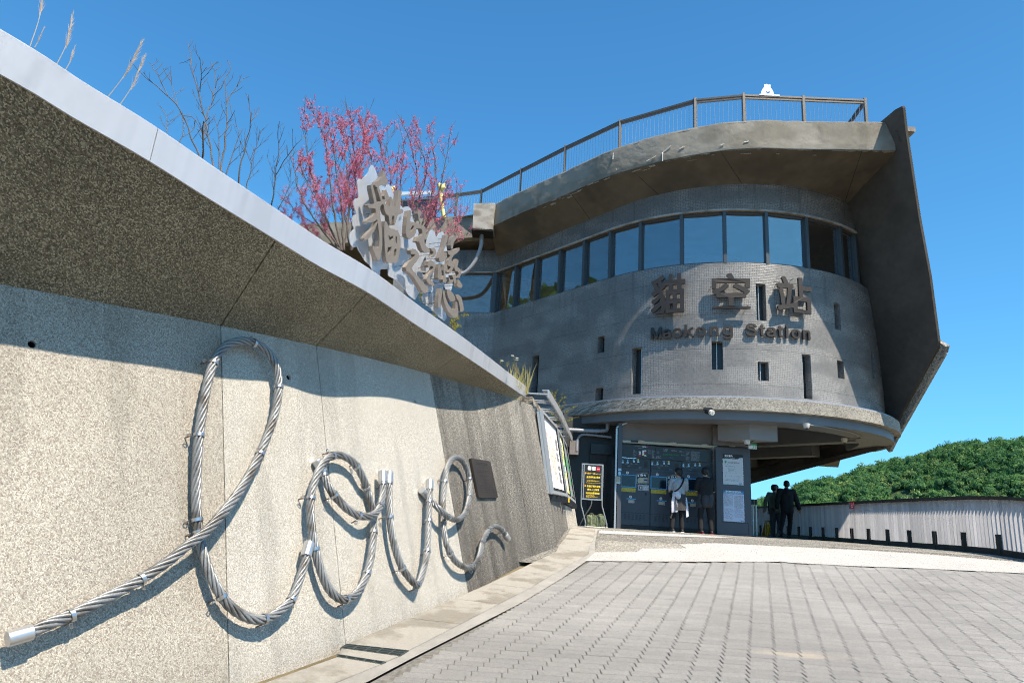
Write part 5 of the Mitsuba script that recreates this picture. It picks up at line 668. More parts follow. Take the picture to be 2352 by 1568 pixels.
# soffit between the facade top and the fascia foot
cs_ = np.linspace(0, 1, len(FA)); sI = np.interp(cs_, np.r_[0, .28, .55, .8, 1], [-5.64, -1.2, 2.8, 5.4, 8.35]); zI = np.interp(sI, [-5.64, 0, 4.0, 8.4], [9.28, 9.32, 9.50, 9.60])
inn = cur(sI, -.05, zI)
SO = np.stack([FA * (1 - u) + inn * u + A_(0, 0, .004) for u in np.linspace(0, 1, 7)], 1); SO[:, 0, 2] += .006
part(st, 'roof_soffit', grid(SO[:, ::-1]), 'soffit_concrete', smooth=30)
for i in (int(len(FA) * q) for q in (.30, .47, .66, .93)):
    part(st, 'soffit_joint', tube(np.stack([SO[i, 0] - A_(0, 0, .004), SO[i, -1] - A_(0, 0, .006)]), .006, 4), 'seam_black')
deck = Polygon([tuple(p) for p in FA[:, :2]] + [(9.9, 19), (13., 40), (-14, 40), (-14, 26.4), (-5.2, 24.9), (-1., 22.7)]).buffer(0); v, f = tri2d(deck)
part(st, 'roof_deck', (np.c_[v, np.full(len(v), ZF + .80)], f), 'roof_concrete')
# the roof turns left beyond the downpipe box
LQ = np.array([[-.80, 21.55], [-1.7, 21.85], [-3.4, 22.3], [-6.5, 23.1], [-11, 24.2]]); G = np.stack([np.c_[LQ, np.full(5, z)] for z in (9.30, 9.7, 10.125)], 1)
part(st, 'roof_fascia', KS(slab(G, (.06, .3, 0))), 'roof_concrete')
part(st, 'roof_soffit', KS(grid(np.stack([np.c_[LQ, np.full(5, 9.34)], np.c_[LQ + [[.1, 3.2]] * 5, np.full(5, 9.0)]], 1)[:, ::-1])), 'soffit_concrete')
part(st, 'soffit_rib', KS(hexa([A_(-1.25, 20.9, 9.30), A_(-.55, 20.75, 9.30), A_(-.25, 22.95, 8.86), A_(-1.1, 23.4, 8.86), A_(-1.25, 20.9, 9.34), A_(-.55, 20.75, 9.34), A_(-.25, 22.95, 9.36), A_(-1.1, 23.4, 9.36)])), 'soffit_concrete')
# lime runs and flaking on the fascia
def lime(i, h0, h1, w, dx=0.):
    q = FA[i] + nF[i] * .016; P = [q + A_(0, 0, h0 + (h1 - h0) * u) + tF[i] * (dx * u + (rng.random() - .5) * w * .5) for u in np.linspace(0, 1, 7)]
    part(st, 'lime_run', tube(np.array(P), [w * (.5 + rng.random()) for _ in P], 5), 'lime_white')
nA = len(FA)
for fr_, h0, h1, w, dx in ((.43, .52, .72, .012, 0), (.545, .0, .26, .016, .0), (.547, .26, .42, .009, .25), (.505, .12, .2, .008, .3), (.585, .27, .32, .010, .15), (.66, .17, .19, .009, .1), (.705, .2, .22, .014, .12), (.44, .14, .15, .014, .02)):
    lime(int(fr_ * nA), h0, h1, w, dx)
for i in range(26):
    k = int((.18 + .75 * rng.random()) * nA); a = rng.random(); q = SO[k, -1] * (a * .12) + SO[k, 0] * (1 - a * .12); q = FA[k] * (1 - a * .12) + inn[k] * (a * .12)
    part(st, 'flaked_patch', box(q - A_(0, 0, .006), (.06 + .22 * rng.random(), .02 + .02 * rng.random(), .01), axes(tF[k])), 'box_render')
# ---------------------------------------------------------------- side wing: one great leaning concrete plate
C0, WN = A_(9.723, 15.833, 9.9256), A_(-.95216, -.09874, -.28922)
def onw(y, z): return A_(C0[0] + (WN[1] * (y - C0[1]) + WN[2] * (z - C0[2])) / -WN[0], y, z)
wp = [(16.06, 10.862), (15.416, 10.855), (15.179, 10.803), (15.175, 10.752), (15.377, 10.228), (16.039, 8.199), (16.446, 6.76), (17.0, 5.19), (17.142, 5.017), (20.167, 3.103), (20.612, 2.788), (29.579, 2.126), (44.5, 2.1), (44.5, 10.8), (20., 10.75), (17., 10.75)]
pl = Polygon(wp); R_ = []
for p in polys(pl):
    v, f = tri2d(p.segmentize(.6))
    out = np.array([onw(*q) for q in v]); th = -WN * .07; k = len(v)
    ring = np.array([onw(*q) for q in p.segmentize(.6).exterior.coords]); rim = grid(np.stack([ring, ring + th], 1))
    ms = [trimesh.Trimesh(out, f, process=False), trimesh.Trimesh(out + th, f[:, ::-1], process=False), rim]
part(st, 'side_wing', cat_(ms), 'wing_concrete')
# thick lower lip of the wing, pebble-dashed like the cornice
lip = np.array([onw(*q) for q in ((17.02, 5.12), (17.17, 4.97), (20.17, 3.08), (20.62, 2.77))])
part(st, 'wing_lip', cat_([bar(lip[i] - WN * .14, lip[i + 1] - WN * .14, .30, .12, WN) for i in range(3)]), 'cornice_stone')
part(st, 'wing_rib', cat_([bar(onw(20.75, 3.35) + WN * .06, onw(31., 2.62) + WN * .06, .18, .10, WN), bar(onw(20.66, 2.86) + WN * .07, onw(31., 2.10) + WN * .07, .16, .14, WN)]), 'wing_concrete')
part(st, 'wing_ledge', box((9.93, 15.95, 10.47), (.36, .6, .14)), 'box_render')
part(st, 'bird_net', cat_([tube(np.array([[10.05 - .07 * i, 15.62, 10.40], [9.68 + .01 * i, 15.62, 10.06 + .02 * i]]), .005, 4) for i in range(8)] + [tube(np.array([[10.05 - .06 * i, 15.62, 10.39 - .05 * i], [9.62, 15.62, 10.36 - .055 * i]]), .004, 4) for i in range(6)]), 'black_metal', kind='stuff')
# downpipe box and pipe under the roof corner
_part = part
def part(parent, name, mesh, *a, **kw): return _part(parent, name, KS(mesh), *a, **kw)
rb = thing('rainwater_box', 'square rendered rainwater box hanging at the roof corner above a grey downpipe', 'downpipe')
m = hexa([A_(-1.50, 20.62, 9.10), A_(-.87, 20.55, 9.10), A_(-.84, 20.55, 10.03), A_(-1.54, 20.62, 10.0), A_(-1.42, 21.3, 9.10), A_(-.78, 21.2, 9.10), A_(-.76, 21.2, 10.03), A_(-1.46, 21.3, 10.0)])
part(rb, 'hopper', m, 'box_render'); part(rb, 'lip', box((-1.18, 20.9, 9.075), (.70, .66, .05)), 'seam_black')
part(rb, 'pipe', tube(resample(np.array([[-1.2, 20.95, 9.1], [-1.2, 20.95, 8.85], [-1.22, 20.98, 8.6], [-1.35, 21.05, 8.2], [-1.55, 21.1, 7.88], [-1.75, 21.15, 7.74], [-2.2, 21.2, 7.66], [-3.2, 21.4, 7.62]]), .05), .065, 14), 'pipe_grey', smooth=50)
part(rb, 'collar', cyl((-1.2, 20.95, 8.86), (-1.2, 20.95, 9.02), .075, 14), 'print_grey', smooth=40)
# ---------------------------------------------------------------- roof railing
rr = thing('roof_railing', 'dark metal railing with thin pale bars along the edge of the curved roof', 'railing')
ZR = 11.16
PT = [A_(*p, 0) for p in ((-6.4, 23.7), (-4.2, 23.05), (-2.27, 22.35), (-1.38, 21.96), (-.04, 20.32), (1.27, 18.74), (2.68, 17.18), (4.47, 15.96), (5.65, 15.63), (7.19, 15.58), (8.78, 15.53), (8.95, 17.4), (9.2, 19.6))]
for i, p in enumerate(PT): part(rr, 'post', box(p + A_(0, 0, (10.0 + ZR + .05) / 2), (.075, .075, ZR + .05 - 10.0), None, .006), 'rail_dark')
for p, q in zip(PT[:-1], PT[1:]):
    part(rr, 'rail', cat_([bar(p + A_(0, 0, ZR - .02), q + A_(0, 0, ZR - .02), .065, .05), bar(p + A_(0, 0, ZR - .095), q + A_(0, 0, ZR - .095), .04, .04)]), 'rail_dark')
    L = np.linalg.norm(q - p); n = int(L / .105)
    part(rr, 'baluster_infill', cat_([tube(np.stack([p + (q - p) * u + A_(0, 0, 10.05), p + (q - p) * u + A_(0, 0, ZR - .1)]), .0058, 4, False) for u in (np.arange(n) + .5) / n]), 'baluster', kind='stuff')
# two cats of white metal sitting on the rail
ct = thing('cat_ornament', 'white metal cutout of two seated cats with a heart on the roof railing', 'ornament')
o = PT[8] + (PT[9] - PT[8]) * .405 + A_(0, -.02, ZR + .005); tx = unit(PT[9] - PT[8])
CSC = .82
cat1 = affinity.scale(Polygon([(-.19, .0), (-.205, .1), (-.175, .19), (-.12, .27), (-.105, .33), (-.11, .405), (-.085, .385), (-.05, .39), (-.02, .41), (.0, .40), (.005, .34), (-.01, .28), (.0, 0)]), CSC, CSC, origin=(0, 0))
cat2 = affinity.scale(Polygon([(.0, 0), (-.012, .28), (.0, .34), (.01, .41), (.04, .39), (.08, .395), (.105, .41), (.1, .34), (.1, .29), (.16, .2), (.19, .1), (.2, .05), (.19, 0)]), CSC, CSC, origin=(0, 0))
u_ = np.linspace(0, 2 * np.pi, 40); heart = affinity.scale(Polygon(np.c_[.0053 * 16 * np.sin(u_)**3 - .0, .1 + .0053 * (13 * np.cos(u_) - 5 * np.cos(2 * u_) - 2 * np.cos(3 * u_) - np.cos(4 * u_))]), CSC, CSC, origin=(0, 0))
ring = heart.difference(heart.buffer(-.012))
for kk, gg, yy in (('seated_cat', cat1, 0), ('seated_cat', cat2, .012)): part(ct, kk, place(extrude(gg.difference(heart), .01), o + A_(0, yy, 0), tx, (0, 0, 1)), 'cat_white')
part(ct, 'heart', place(extrude(ring, .014), o, tx, (0, 0, 1)), 'cat_white'); part(ct, 'base_strip', box(o + tx * .04 + A_(0, 0, .0), (.52, .05, .035), axes(tx)), 'cat_white')
# yellow climbers' frame at the left end of the roof rail
yf = thing('roof_frame', 'yellow and white figure frame standing behind the roof railing at its left end', 'ornament')
def sm_tube(P, r, n=10): return tube(resample(np.array(P, float), .05), r, n)
part(yf, 'figure', cat_([sm_tube([(-2.62, 22.0, 10.05), (-2.74, 22.0, 10.5), (-2.82, 22.0, 10.95)], .075), trimesh.creation.icosphere(2, .14).apply_translation((-2.80, 21.98, 11.17)), trimesh.creation.icosphere(1, .06).apply_translation((-2.90, 21.98, 11.29)), trimesh.creation.icosphere(1, .06).apply_translation((-2.70, 21.98, 11.29))]), 'yellow_paint', smooth=60)
part(yf, 'figure', cat_([sm_tube([(-4.95, 22.6, 10.1), (-4.85, 22.6, 10.6), (-4.75, 22.6, 10.95)], .085), trimesh.creation.icosphere(2, .16).apply_translation((-4.74, 22.58, 11.22)), trimesh.creation.icosphere(1, .07).apply_translation((-4.60, 22.58, 11.36)), trimesh.creation.icosphere(1, .07).apply_translation((-4.86, 22.58, 11.36))]), 'yellow_paint', smooth=60)
part(yf, 'white_top_rail', bar((-4.6, 22.6, 11.12), (-2.9, 22.05, 11.02), .06, .12), 'cat_white')
part(yf, 'solar_panel', slab(np.array([[(-4.7, 22.75, 10.15), (-4.7, 22.75, 10.85)], [(-2.95, 22.2, 10.15), (-2.95, 22.2, 10.85)]]), (.02, .05, 0)), 'panel_grey')
part(yf, 'panel_rail', bar((-4.7, 22.7, 10.9), (-2.9, 22.15, 10.86), .03, .05), 'alu')
part = _part
# ---------------------------------------------------------------- lettering on the drum
def glyph_poly(g, s):
    out = []
    for contour in g:
        c = [np.array(x, float).reshape(-1, 2) * s for x in contour]; out.append(Polygon(c[0], c[1:]).buffer(0))
    return unary_union(out)
def on_drum(poly, s0, z0, off0, off1):
    """flat outline (x along the facade, y up) bent onto the facade and given thickness"""
    ms = []
    for p in polys(poly):
        q = p.segmentize(.12); m = trimesh.creation.extrude_polygon(q, 1., engine='earcut'); v = np.array(m.vertices)
        ms.append(trimesh.Trimesh(cur(v[:, 0] + s0, off0 + (off1 - off0) * v[:, 2], v[:, 1] + z0), m.faces, process=False))
    return cat_(ms)
BIG = GL['big']
sg = thing('station_name_sign', 'three large brown metal Chinese characters standing off the tiled drum under the windows', 'sign')
for ch, s0, s1, z0, z1 in (('貓', 1.50, 2.42, 5.74, 6.86), ('空', 3.07, 4.03, 5.80, 6.80), ('站', 4.70, 5.66, 5.78, 6.78)):
    g = glyph_poly(BIG[ch], 1.); x0, y0, x1, y1 = g.bounds; g = affinity.scale(affinity.translate(g, -x0, -y0), (s1 - s0) / (x1 - x0), (z1 - z0) / (y1 - y0), origin=(0, 0)).buffer(-.006, join_style=2).simplify(.003)
    k = part(sg, 'character', on_drum(g, s0, z0, .155, .225), 'letter_brown')
    for fx, fz in ((.06, .12), (.94, .12), (.06, .8), (.94, .8), (.5, .96)):
        a = cur(np.array([s0 + (s1 - s0) * fx]), -.01, z0 + (z1 - z0) * fz)[0]; b = cur(np.array([s0 + (s1 - s0) * fx]), .17, z0 + (z1 - z0) * fz)[0]
        part(sg, 'rod', tube(np.stack([a, b]), .007, 5), 'letter_brown')
se = thing('station_name_sign', 'brown metal Latin lettering on the tiled drum below the three large characters', 'sign')
def latin(ch, h, bold=True):
    m = meshkit.text_mesh(ch, h, .001, bold); v = np.array(m.vertices); b = v[:, 2] < 1e-6
    f = np.array([t for t in m.faces if b[t].all()]); return unary_union([Polygon(v[t][:, :2]).buffer(1e-5) for t in f]).simplify(h * .012)
s_at = {'M': (1.46, 1.745), 'a': (1.80, 1.995), 'o': (2.06, 2.30), 'k': (2.375, 2.60), 'o2': (2.665, 2.91), 'n': (3.02, 3.23), 'g': (3.34, 3.585), 'S': (3.93, 4.20), 't': (4.265, 4.41), 'a2': (4.455, 4.68), 't2': (4.745, 4.88), 'i': (4.965, 5.03), 'o3': (5.12, 5.355), 'n2': (5.445, 5.64)}
for kx, (s0, s1) in s_at.items():
    ch = kx[0]; g = latin(ch, .315, False); x0, y0, x1, y1 = g.bounds; g = affinity.scale(affinity.translate(g, -x0, 0), (s1 - s0) / (x1 - x0), 1.0, origin=(0, 0)).buffer(.010)
    part(se, 'letter', on_drum(g, s0, 5.085 + (s0 - 1.46) * .012, .03, .085), 'letter_brown')
# ================================================================== UNDER THE DRUM: ticket hall front
SM = GL['small']
def text2d(txt, h, gap=.08):
    """Chinese text as an outline starting at the origin, characters h tall"""
    x, out = 0., []
    for ch in txt:
        if ch in SM:
            g = glyph_poly(SM[ch], h / 40.); x0, y0, x1, y1 = g.bounds; out.append(affinity.translate(g, x - x0, -y0 if ch != '一' else h * .45 - y0)); x += h * (1 + gap)
        elif ch == ' ': x += h * .5
        else:
            g = latin(ch, h * .8, False); out.append(affinity.translate(g, x, 0)); x += g.bounds[2] + h * .1
    return unary_union(out)
def flat(poly, o, th=.003, x=(1, 0, 0), y=(0, 0, 1)): return place(extrude(poly, th), o, x, y)     # print facing -Y
def rect(x0, z0, x1, z1, Y, th=.004): return box(((x0 + x1) / 2, Y - th / 2, (z0 + z1) / 2), (abs(x1 - x0), th, abs(z1 - z0)))
def para(x0, x1, z1, z0, dz, Y, h=.008, seed=1, fill=.92):
    r = random.Random(seed); ms = []; z = z1
    while z > z0:
        x = x0; xe = x1 - (x1 - x0) * (0 if r.random() < .6 else r.random() * .45)
        while x < xe:
            l = (.01 + .03 * r.random()); l = min(l, xe - x)
            if l > .004: ms.append(rect(x, z - h, x + l, z, Y, .0015))
            x += l + .006
        z -= dz
    return cat_(ms)
part(st, 'front_post', box((3.135, 18.9, 1.42), (.11, .2, 2.84)), 'panel_grey'); part(st, 'front_post_trim', box((3.035, 18.83, 1.34), (.05, .05, 2.68), None, .006), 'alu')
part(st, 'trim_rail', bar((3.03, 18.83, 2.70), (3.32, 18.80, 2.84), .03, .03), 'alu')
part(st, 'header_wall', box((4.5, 19.02, 2.70), (2.75, .10, .66)), 'header_grey')
part(st, 'header_wall', box((6.2, 18.86, 2.62), (1.0, .10, .5)), 'header_grey')
part(st, 'light_cove', box((4.52, 18.93, 2.335), (2.62, .14, .055)), 'beige'); part(st, 'cove_edge', box((4.52, 18.855, 2.30), (2.62, .012, .014)), 'light_grey')
for x in (3.72, 4.60, 5.48, 6.22): part(st, 'downlight', lathe((x, 18.84, 2.35 if x < 6 else 2.365), [(0, 0), (.085, 0), (.095, .008), (.095, .022), (0, .024)], 16), 'camera_white', smooth=40)
part(st, 'header_sensor', box((3.53, 18.87, 2.345), (.20, .05, .05)), 'black_metal')
part(st, 'jamb', box((5.76, 18.95, 1.15), (.08, .18, 2.3)), 'header_grey')
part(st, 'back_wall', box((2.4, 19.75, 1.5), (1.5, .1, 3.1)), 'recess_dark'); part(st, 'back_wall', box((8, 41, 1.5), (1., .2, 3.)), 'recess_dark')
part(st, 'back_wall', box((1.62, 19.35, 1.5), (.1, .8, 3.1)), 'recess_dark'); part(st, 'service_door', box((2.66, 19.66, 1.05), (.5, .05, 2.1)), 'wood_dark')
part(st, 'wall_vent', box((2.74, 19.60, 2.15), (.62, .08, .28)), 'black_metal')
part(st, 'ceiling_pipe', tube(resample(np.array([[1.5, 19.4, 2.62], [2.4, 19.4, 2.63], [2.78, 19.4, 2.66], [2.86, 19.4, 2.72], [2.86, 19.4, 2.95]]), .05), .055, 12), 'pipe_grey', smooth=50)
part(st, 'ceiling_pipe', tube(resample(np.array([[2.02, 19.5, 2.05], [2.02, 19.5, 2.3], [2.08, 19.5, 2.46], [2.25, 19.5, 2.53], [3.0, 19.5, 2.50]]), .05), .035, 10), 'pipe_grey', smooth=50)
part(st, 'junction_box', box((1.95, 19.55, 2.15), (.28, .12, .42), None, .01), 'header_grey')
part(st, 'side_wall', box((4.5, 19.35, .9), (3.0, .04, 2.)), 'recess_dark'); part(st, 'plinth', box((4.47, 19.03, .055), (2.54, .05, .11)), 'black_metal')
# column faced with grey panels
col = piece_key(st + '__column'); obj(col, box((6.2, 18.95, 1.16), (.94, .5, 2.32), None, .008), 'panel_grey')
obj(col + '__panel_groove', cat_([rect(5.86, .335, 6.6, .35, 18.70), rect(6.57, .0, 6.585, .345, 18.70)]), 'machine_black'); obj(col + '__side_clip', box((6.69, 18.9, 1.2), (.03, .06, .13)), 'light_grey')
# fare panels above the machines
fp = thing('fare_panel', 'dark notice panel with card logos above the left ticket machine', 'notice', 'notice panels above the ticket machines')
part(fp, 'board', rect(3.215, 1.905, 4.125, 2.27, 18.985, .03), 'machine_black')
P_ = 18.954
part(fp, 'card_logo', cat_([rect(3.78 + .05 * i, 2.215, 3.82 + .05 * i, 2.24, P_) for i in range(2)] + [rect(3.68, 2.01 + .045 * i, 3.735, 2.045 + .045 * i, P_) for i in range(2)] + [rect(3.775 + .058 * (i % 2), 1.96 + .043 * (i // 2) + .01 * (i % 2), 3.825 + .058 * (i % 2), 1.995 + .043 * (i // 2) + .01 * (i % 2), P_) for i in (1, 2, 4, 6, 7)]), 'print_white', kind='stuff')
part(fp, 'card_logo', cat_([rect(3.885, 2.21, 3.935, 2.235, P_), rect(3.68, 1.965, 3.735, 1.995, P_), rect(3.833, 2.055, 3.883, 2.085, P_)]), 'print_red'); part(fp, 'card_logo', rect(3.775, 1.985, 3.825, 2.02, P_), 'print_yellow')
part(fp, 'small_print', cat_([para(3.52, 3.62, 2.13, 1.95, .035, P_, .009, 2), para(3.93, 4.03, 2.15, 2.03, .025, P_, .008, 3), para(4.04, 4.11, 2.14, 1.92, .014, P_, .006, 4), para(3.66, 3.9, 2.19, 2.17, .03, P_, .01, 5), para(3.55, 4.1, 2.235, 2.22, .03, P_, .009, 6)]), 'ink_grey', kind='stuff')
fp2 = thing('fare_panel', 'wide dark fare notice panel with small green prices above the right ticket machines', 'notice', 'notice panels above the ticket machines')
part(fp2, 'board', rect(4.145, 1.905, 5.735, 2.25, 18.985, .03), 'machine_black')
for i, (t_, x) in enumerate((('300', 4.34), ('100', 4.45), ('180', 4.57), ('50', 4.70))): part(fp2, 'price', flat(text2d('$' + t_, .042), (x, P_ - .002, 2.035)), 'print_green')
part(fp2, 'price', flat(text2d('$600', .042), (4.84, P_ - .002, 2.045)), 'ink_grey'); part(fp2, 'price', flat(text2d('$50', .045), (4.53, P_ - .002, 1.945)), 'print_blue')
part(fp2, 'small_print', cat_([para(4.18, 4.28, 2.12, 2.08, .03, P_, .009, 2), para(4.16, 4.3, 2.0, 1.92, .03, P_, .012, 12), para(4.36, 4.48, 2.2, 2.15, .022, P_, .012, 3), para(4.58, 4.74, 2.19, 2.15, .022, P_, .012, 5), para(4.8, 4.92, 2.17, 2.13, .022, P_, .012, 6), para(4.98, 5.08, 2.17, 1.92, .035, P_, .012, 7), para(5.12, 5.36, 2.18, 1.92, .014, P_, .006, 8)]), 'ink_grey', kind='stuff')
# ticket machines: three of a kind
def digit(ch, x, z, r=.037, Y=18.98):
    c = lathe((x, Y + .001, z), [(0, 0), (r, 0), (r, .004), (0, .004)], 20, (0, -1, 0)); g = latin(ch, r * 1.1, True); b = g.bounds
    return c, flat(affinity.translate(g, -(b[0] + b[2]) / 2, -(b[1] + b[3]) / 2), (x, Y - .006, z), .002)
def machine(x0, x1, label, used):
    k = thing('ticket_machine', label, 'ticket machine', 'ticket machines side by side under the station'); w = x1 - x0; Y = 18.98; X = lambda u: x0 + w * u
    part(k, 'body', box((x0 + w / 2, 19.13, 1.005), (w - .008, .30, 1.78), None, .004), 'machine_grey')
    part(k, 'route_panel', rect(X(.01), 1.63, X(.97), 1.885, Y, .010), 'machine_black')
    part(k, 'recess_hood', cat_([rect(X(.02), 1.565, X(.96), 1.60, Y, .035), rect(X(.945), 1.03, X(.96), 1.60, Y, .03)]), 'machine_grey')
    ic, io = [], []
    for i, (u, z, o) in enumerate(((.02, 1.745, 0), (.19, 1.755, 0), (.40, 1.785, 0), (.55, 1.785, 1))):
        cab_ = Polygon([(-.026, 0), (.026, 0), (.028, .03), (.018, .045), (.006, .048), (.006, .06), (-.006, .06), (-.006, .048), (-.018, .045), (-.028, .03)]); ic.append(flat(cab_, (X(u + .03), Y - .0105, z), .002))
        (io if o else ic).append(lathe((X(u + .03), Y - .0105, z + .075), [(0, 0), (.022 if o else .013, 0), (.022 if o else .013, .003), (0, .003)], 12, (0, -1, 0)))
    part(k, 'route_icon', cat_(ic), 'print_cyan', kind='stuff'); part(k, 'route_marker', cat_(io), 'print_yellow')
    part(k, 'route_print', cat_([para(X(u), X(u + .1), z, z - .03, .018, Y - .0105, .006, int(u * 99)) for u, z in ((.0, 1.85), (.17, 1.855), (.37, 1.875), (.51, 1.88), (.12, 1.755), (.3, 1.75), (.46, 1.755), (.6, 1.665), (.22, 1.69))]), 'ink_grey', kind='stuff')
    part(k, 'card_window', rect(X(.78), 1.675, X(.90), 1.815, Y - .0105, .004), 'print_black')
    part(k, 'screen', rect(X(.025), 1.115, X(.50), 1.435, Y, .008), 'screen_glass')
    part(k, 'screen_frame', cat_([rect(X(.0), 1.105, X(.52), 1.125, Y, .016), rect(X(.0), 1.425, X(.52), 1.445, Y, .016), rect(X(.0), 1.125, X(.025), 1.425, Y, .016), rect(X(.495), 1.125, X(.52), 1.425, Y, .016)]), 'trim_blue')
    part(k, 'yellow_label', rect(X(.015), .985, X(.505), 1.09, Y, .005), 'label_yellow')
    cp_ = Polygon([(0, 0), (.30, 0), (.33, .01), (.33, .27), (.30, .285), (.14, .275), (.0, .235)]); part(k, 'coin_panel', flat(cp_, (X(.52), Y, 1.225), .012), 'machine_black')
    rim = cp_.difference(cp_.buffer(-.010)); part(k, 'coin_panel_rim', flat(rim, (X(.52), Y - .012, 1.225), .008), 'beige')
    part(k, 'coin_plate', flat(Polygon([(.06, 0), (.31, 0), (.31, .14), (.09, .14), (.05, .11), (.03, .07), (.04, .02)]), (X(.52), Y - .0125, 1.245), .006), 'beige')
    part(k, 'coin_slot', lathe((X(.62), Y - .019, 1.315), [(0, 0), (.030, 0), (.030, .006), (.02, .008), (0, .008)], 16, (0, -1, 0)), 'light_grey', smooth=30)
    part(k, 'note_slot', box((X(.83), Y - .02, 1.305), (.115, .03, .115), None, .006), 'light_grey'); part(k, 'note_mouth', box((X(.83), Y - .036, 1.325), (.08, .006, .03)), 'print_black')
    part(k, 'card_reader', rect(X(.575), 1.04, X(.945), 1.195, Y, .03), 'light_grey'); part(k, 'card_symbol', cat_([rect(X(.62), 1.075, X(.72), 1.155, Y - .0305, .003)]), 'print_black'); part(k, 'card_symbol', rect(X(.645), 1.095, X(.695), 1.135, Y - .034, .003), 'print_white')
    part(k, 'reader_print', para(X(.75), X(.92), 1.14, 1.07, .025, Y - .0305, .010, 4), 'print_white', kind='stuff')
    part(k, 'keyhole', rect(X(.82), .915, X(.88), .99, Y, .004), 'print_black')
    for ch, u, z in (('1', .215, 1.495), ('2', .70, 1.45), ('3', .335, .855)):
        c, g = digit(ch, X(u), z, .037, Y if ch != '2' else Y - .0125); part(k, 'number_badge', c, 'print_white'); part(k, 'number', g, 'print_black')
    part(k, 'note_icon', flat(affinity.rotate(sbox(-.028, -.018, .028, .018), -25), (X(.81), Y - .0125, 1.452), .002), 'print_white'); part(k, 'coin_icon', lathe((X(.585), Y - .0125, 1.43), [(0, 0), (.022, 0), (.022, .003), (0, .003)], 14, (0, -1, 0)), 'print_white')
    part(k, 'blue_strip', rect(X(.20), .79, X(.52), .812, Y, .003), 'trim_blue'); part(k, 'change_tray', box((X(.36), Y - .004, .735), (.175, .02, .085), None, .004), 'light_grey'); part(k, 'tray_flap', rect(X(.29), .70, X(.40), .765, Y - .0145, .003), 'beige')
    part(k, 'panel_joint', rect(X(.0), .435, X(1.), .445, Y, .002), 'print_black')
    lv = [slab(np.array([[(X(u), Y - .002, z), (X(u + .075), Y - .002, z)], [(X(u), Y - .012, z - .012), (X(u + .075), Y - .012, z - .012)]]), (0, .008, .004)) for u in np.arange(.13, .8, .125) for z in (.40, .36, .32, .28)]
    part(k, 'louvre', cat_(lv), 'machine_grey', kind='stuff')
machine(3.205, 4.008, 'dark grey ticket machine at the left end with nobody in front of it', 0)
machine(4.012, 4.872, 'dark grey ticket machine in the middle, used by the person in a grey shirt', 1)
machine(4.876, 5.722, 'dark grey ticket machine beside the column, used by the person in black', 1)
# intercom and small stickers on the front post
ik = thing('intercom_box', 'small beige intercom box with stickers on the post left of the ticket machines', 'intercom')
part(ik, 'case', box((3.095, 18.775, 1.27), (.115, .05, .20), None, .008), 'beige'); part(ik, 'button', box((3.095, 18.748, 1.32), (.07, .006, .06)), 'light_grey'); part(ik, 'sticker', rect(3.045, 1.18, 3.15, 1.215, 18.75, .003), 'print_cyan')
part(ik, 'notice', cat_([rect(3.10, 1.40, 3.165, 1.50, 18.799, .003), rect(3.095, 1.52, 3.18, 1.585, 18.799, .003)]), 'print_cyan')
# two posters on the column
def poster(label, x0, z0, x1, z1, bs, cat='poster'):
    k = thing('poster', label, cat); part(k, 'sheet', rect(x0, z0, x1, z1, 18.698, .008), bs); return k
YP = 18.6895
k = poster('white information poster with a black header on the upper half of the column', 5.915, 1.33, 6.465, 2.14, 'paper')
part(k, 'header', flat(Polygon([(0, 0), (.40, 0), (.46, .04), (.55, .04), (.55, .125), (0, .125)]), (5.915, YP, 2.015), .002), 'print_black')
part(k, 'title', flat(text2d('車站資訊', .050), (5.965, YP - .002, 2.067)), 'print_white'); part(k, 'subtitle', flat(text2d('Station information', .026), (5.965, YP - .002, 2.036)), 'print_white')
part(k, 'logo', flat(Polygon([(0, .0), (.02, .01), (.05, .03), (.06, .07), (.0, .07)]), (5.965, YP, 1.88), .002), 'print_green'); part(k, 'heading', flat(text2d('貓空纜車服務時間', .036), (6.06, YP, 1.895)), 'ink_grey')
part(k, 'rule', cat_([rect(5.965, 1.865, 6.41, 1.868, YP, .002), rect(5.965, 1.475, 6.41, 1.479, YP, .002)]), 'ink_grey')
part(k, 'timetable', flat(unary_union([affinity.translate(text2d(s_, .026), x, z) for s_, x, z in (('時間', 5.98, 1.80), ('服務時間', 6.07, 1.80), ('車站', 6.19, 1.80), ('09:00', 6.08, 1.635), ('21:00', 6.19, 1.635), ('09:00', 6.08, 1.54), ('22:00', 6.19, 1.54), ('一', 5.98, 1.72), ('一 四', 5.97, 1.635), ('直', 5.97, 1.54))]), (0, YP, 0), .002), 'ink_grey')
part(k, 'small_print', cat_([para(6.05, 6.27, 1.76, 1.69, .017, YP, .008, 3), para(6.30, 6.41, 1.57, 1.5, .014, YP, .006, 4), para(5.965, 6.38, 1.46, 1.42, .014, YP, .006, 5)]), 'ink_grey', kind='stuff')
part(k, 'footer_logo', flat(text2d('貓空纜車', .022), (6.34, YP, 1.355)), 'print_blue')
k = poster('pale blue rules poster with a blue header on the lower half of the column', 5.915, .365, 6.47, 1.17, 'paper_blue')
part(k, 'header', rect(5.915, 1.085, 6.47, 1.17, YP, .002), 'print_blue'); part(k, 'title', flat(text2d('貓空纜車系統旅客須知', .038), (5.975, YP - .002, 1.125)), 'print_white'); part(k, 'subtitle', para(5.93, 6.45, 1.113, 1.10, .03, YP - .002, .012, 3), 'print_white', kind='stuff')
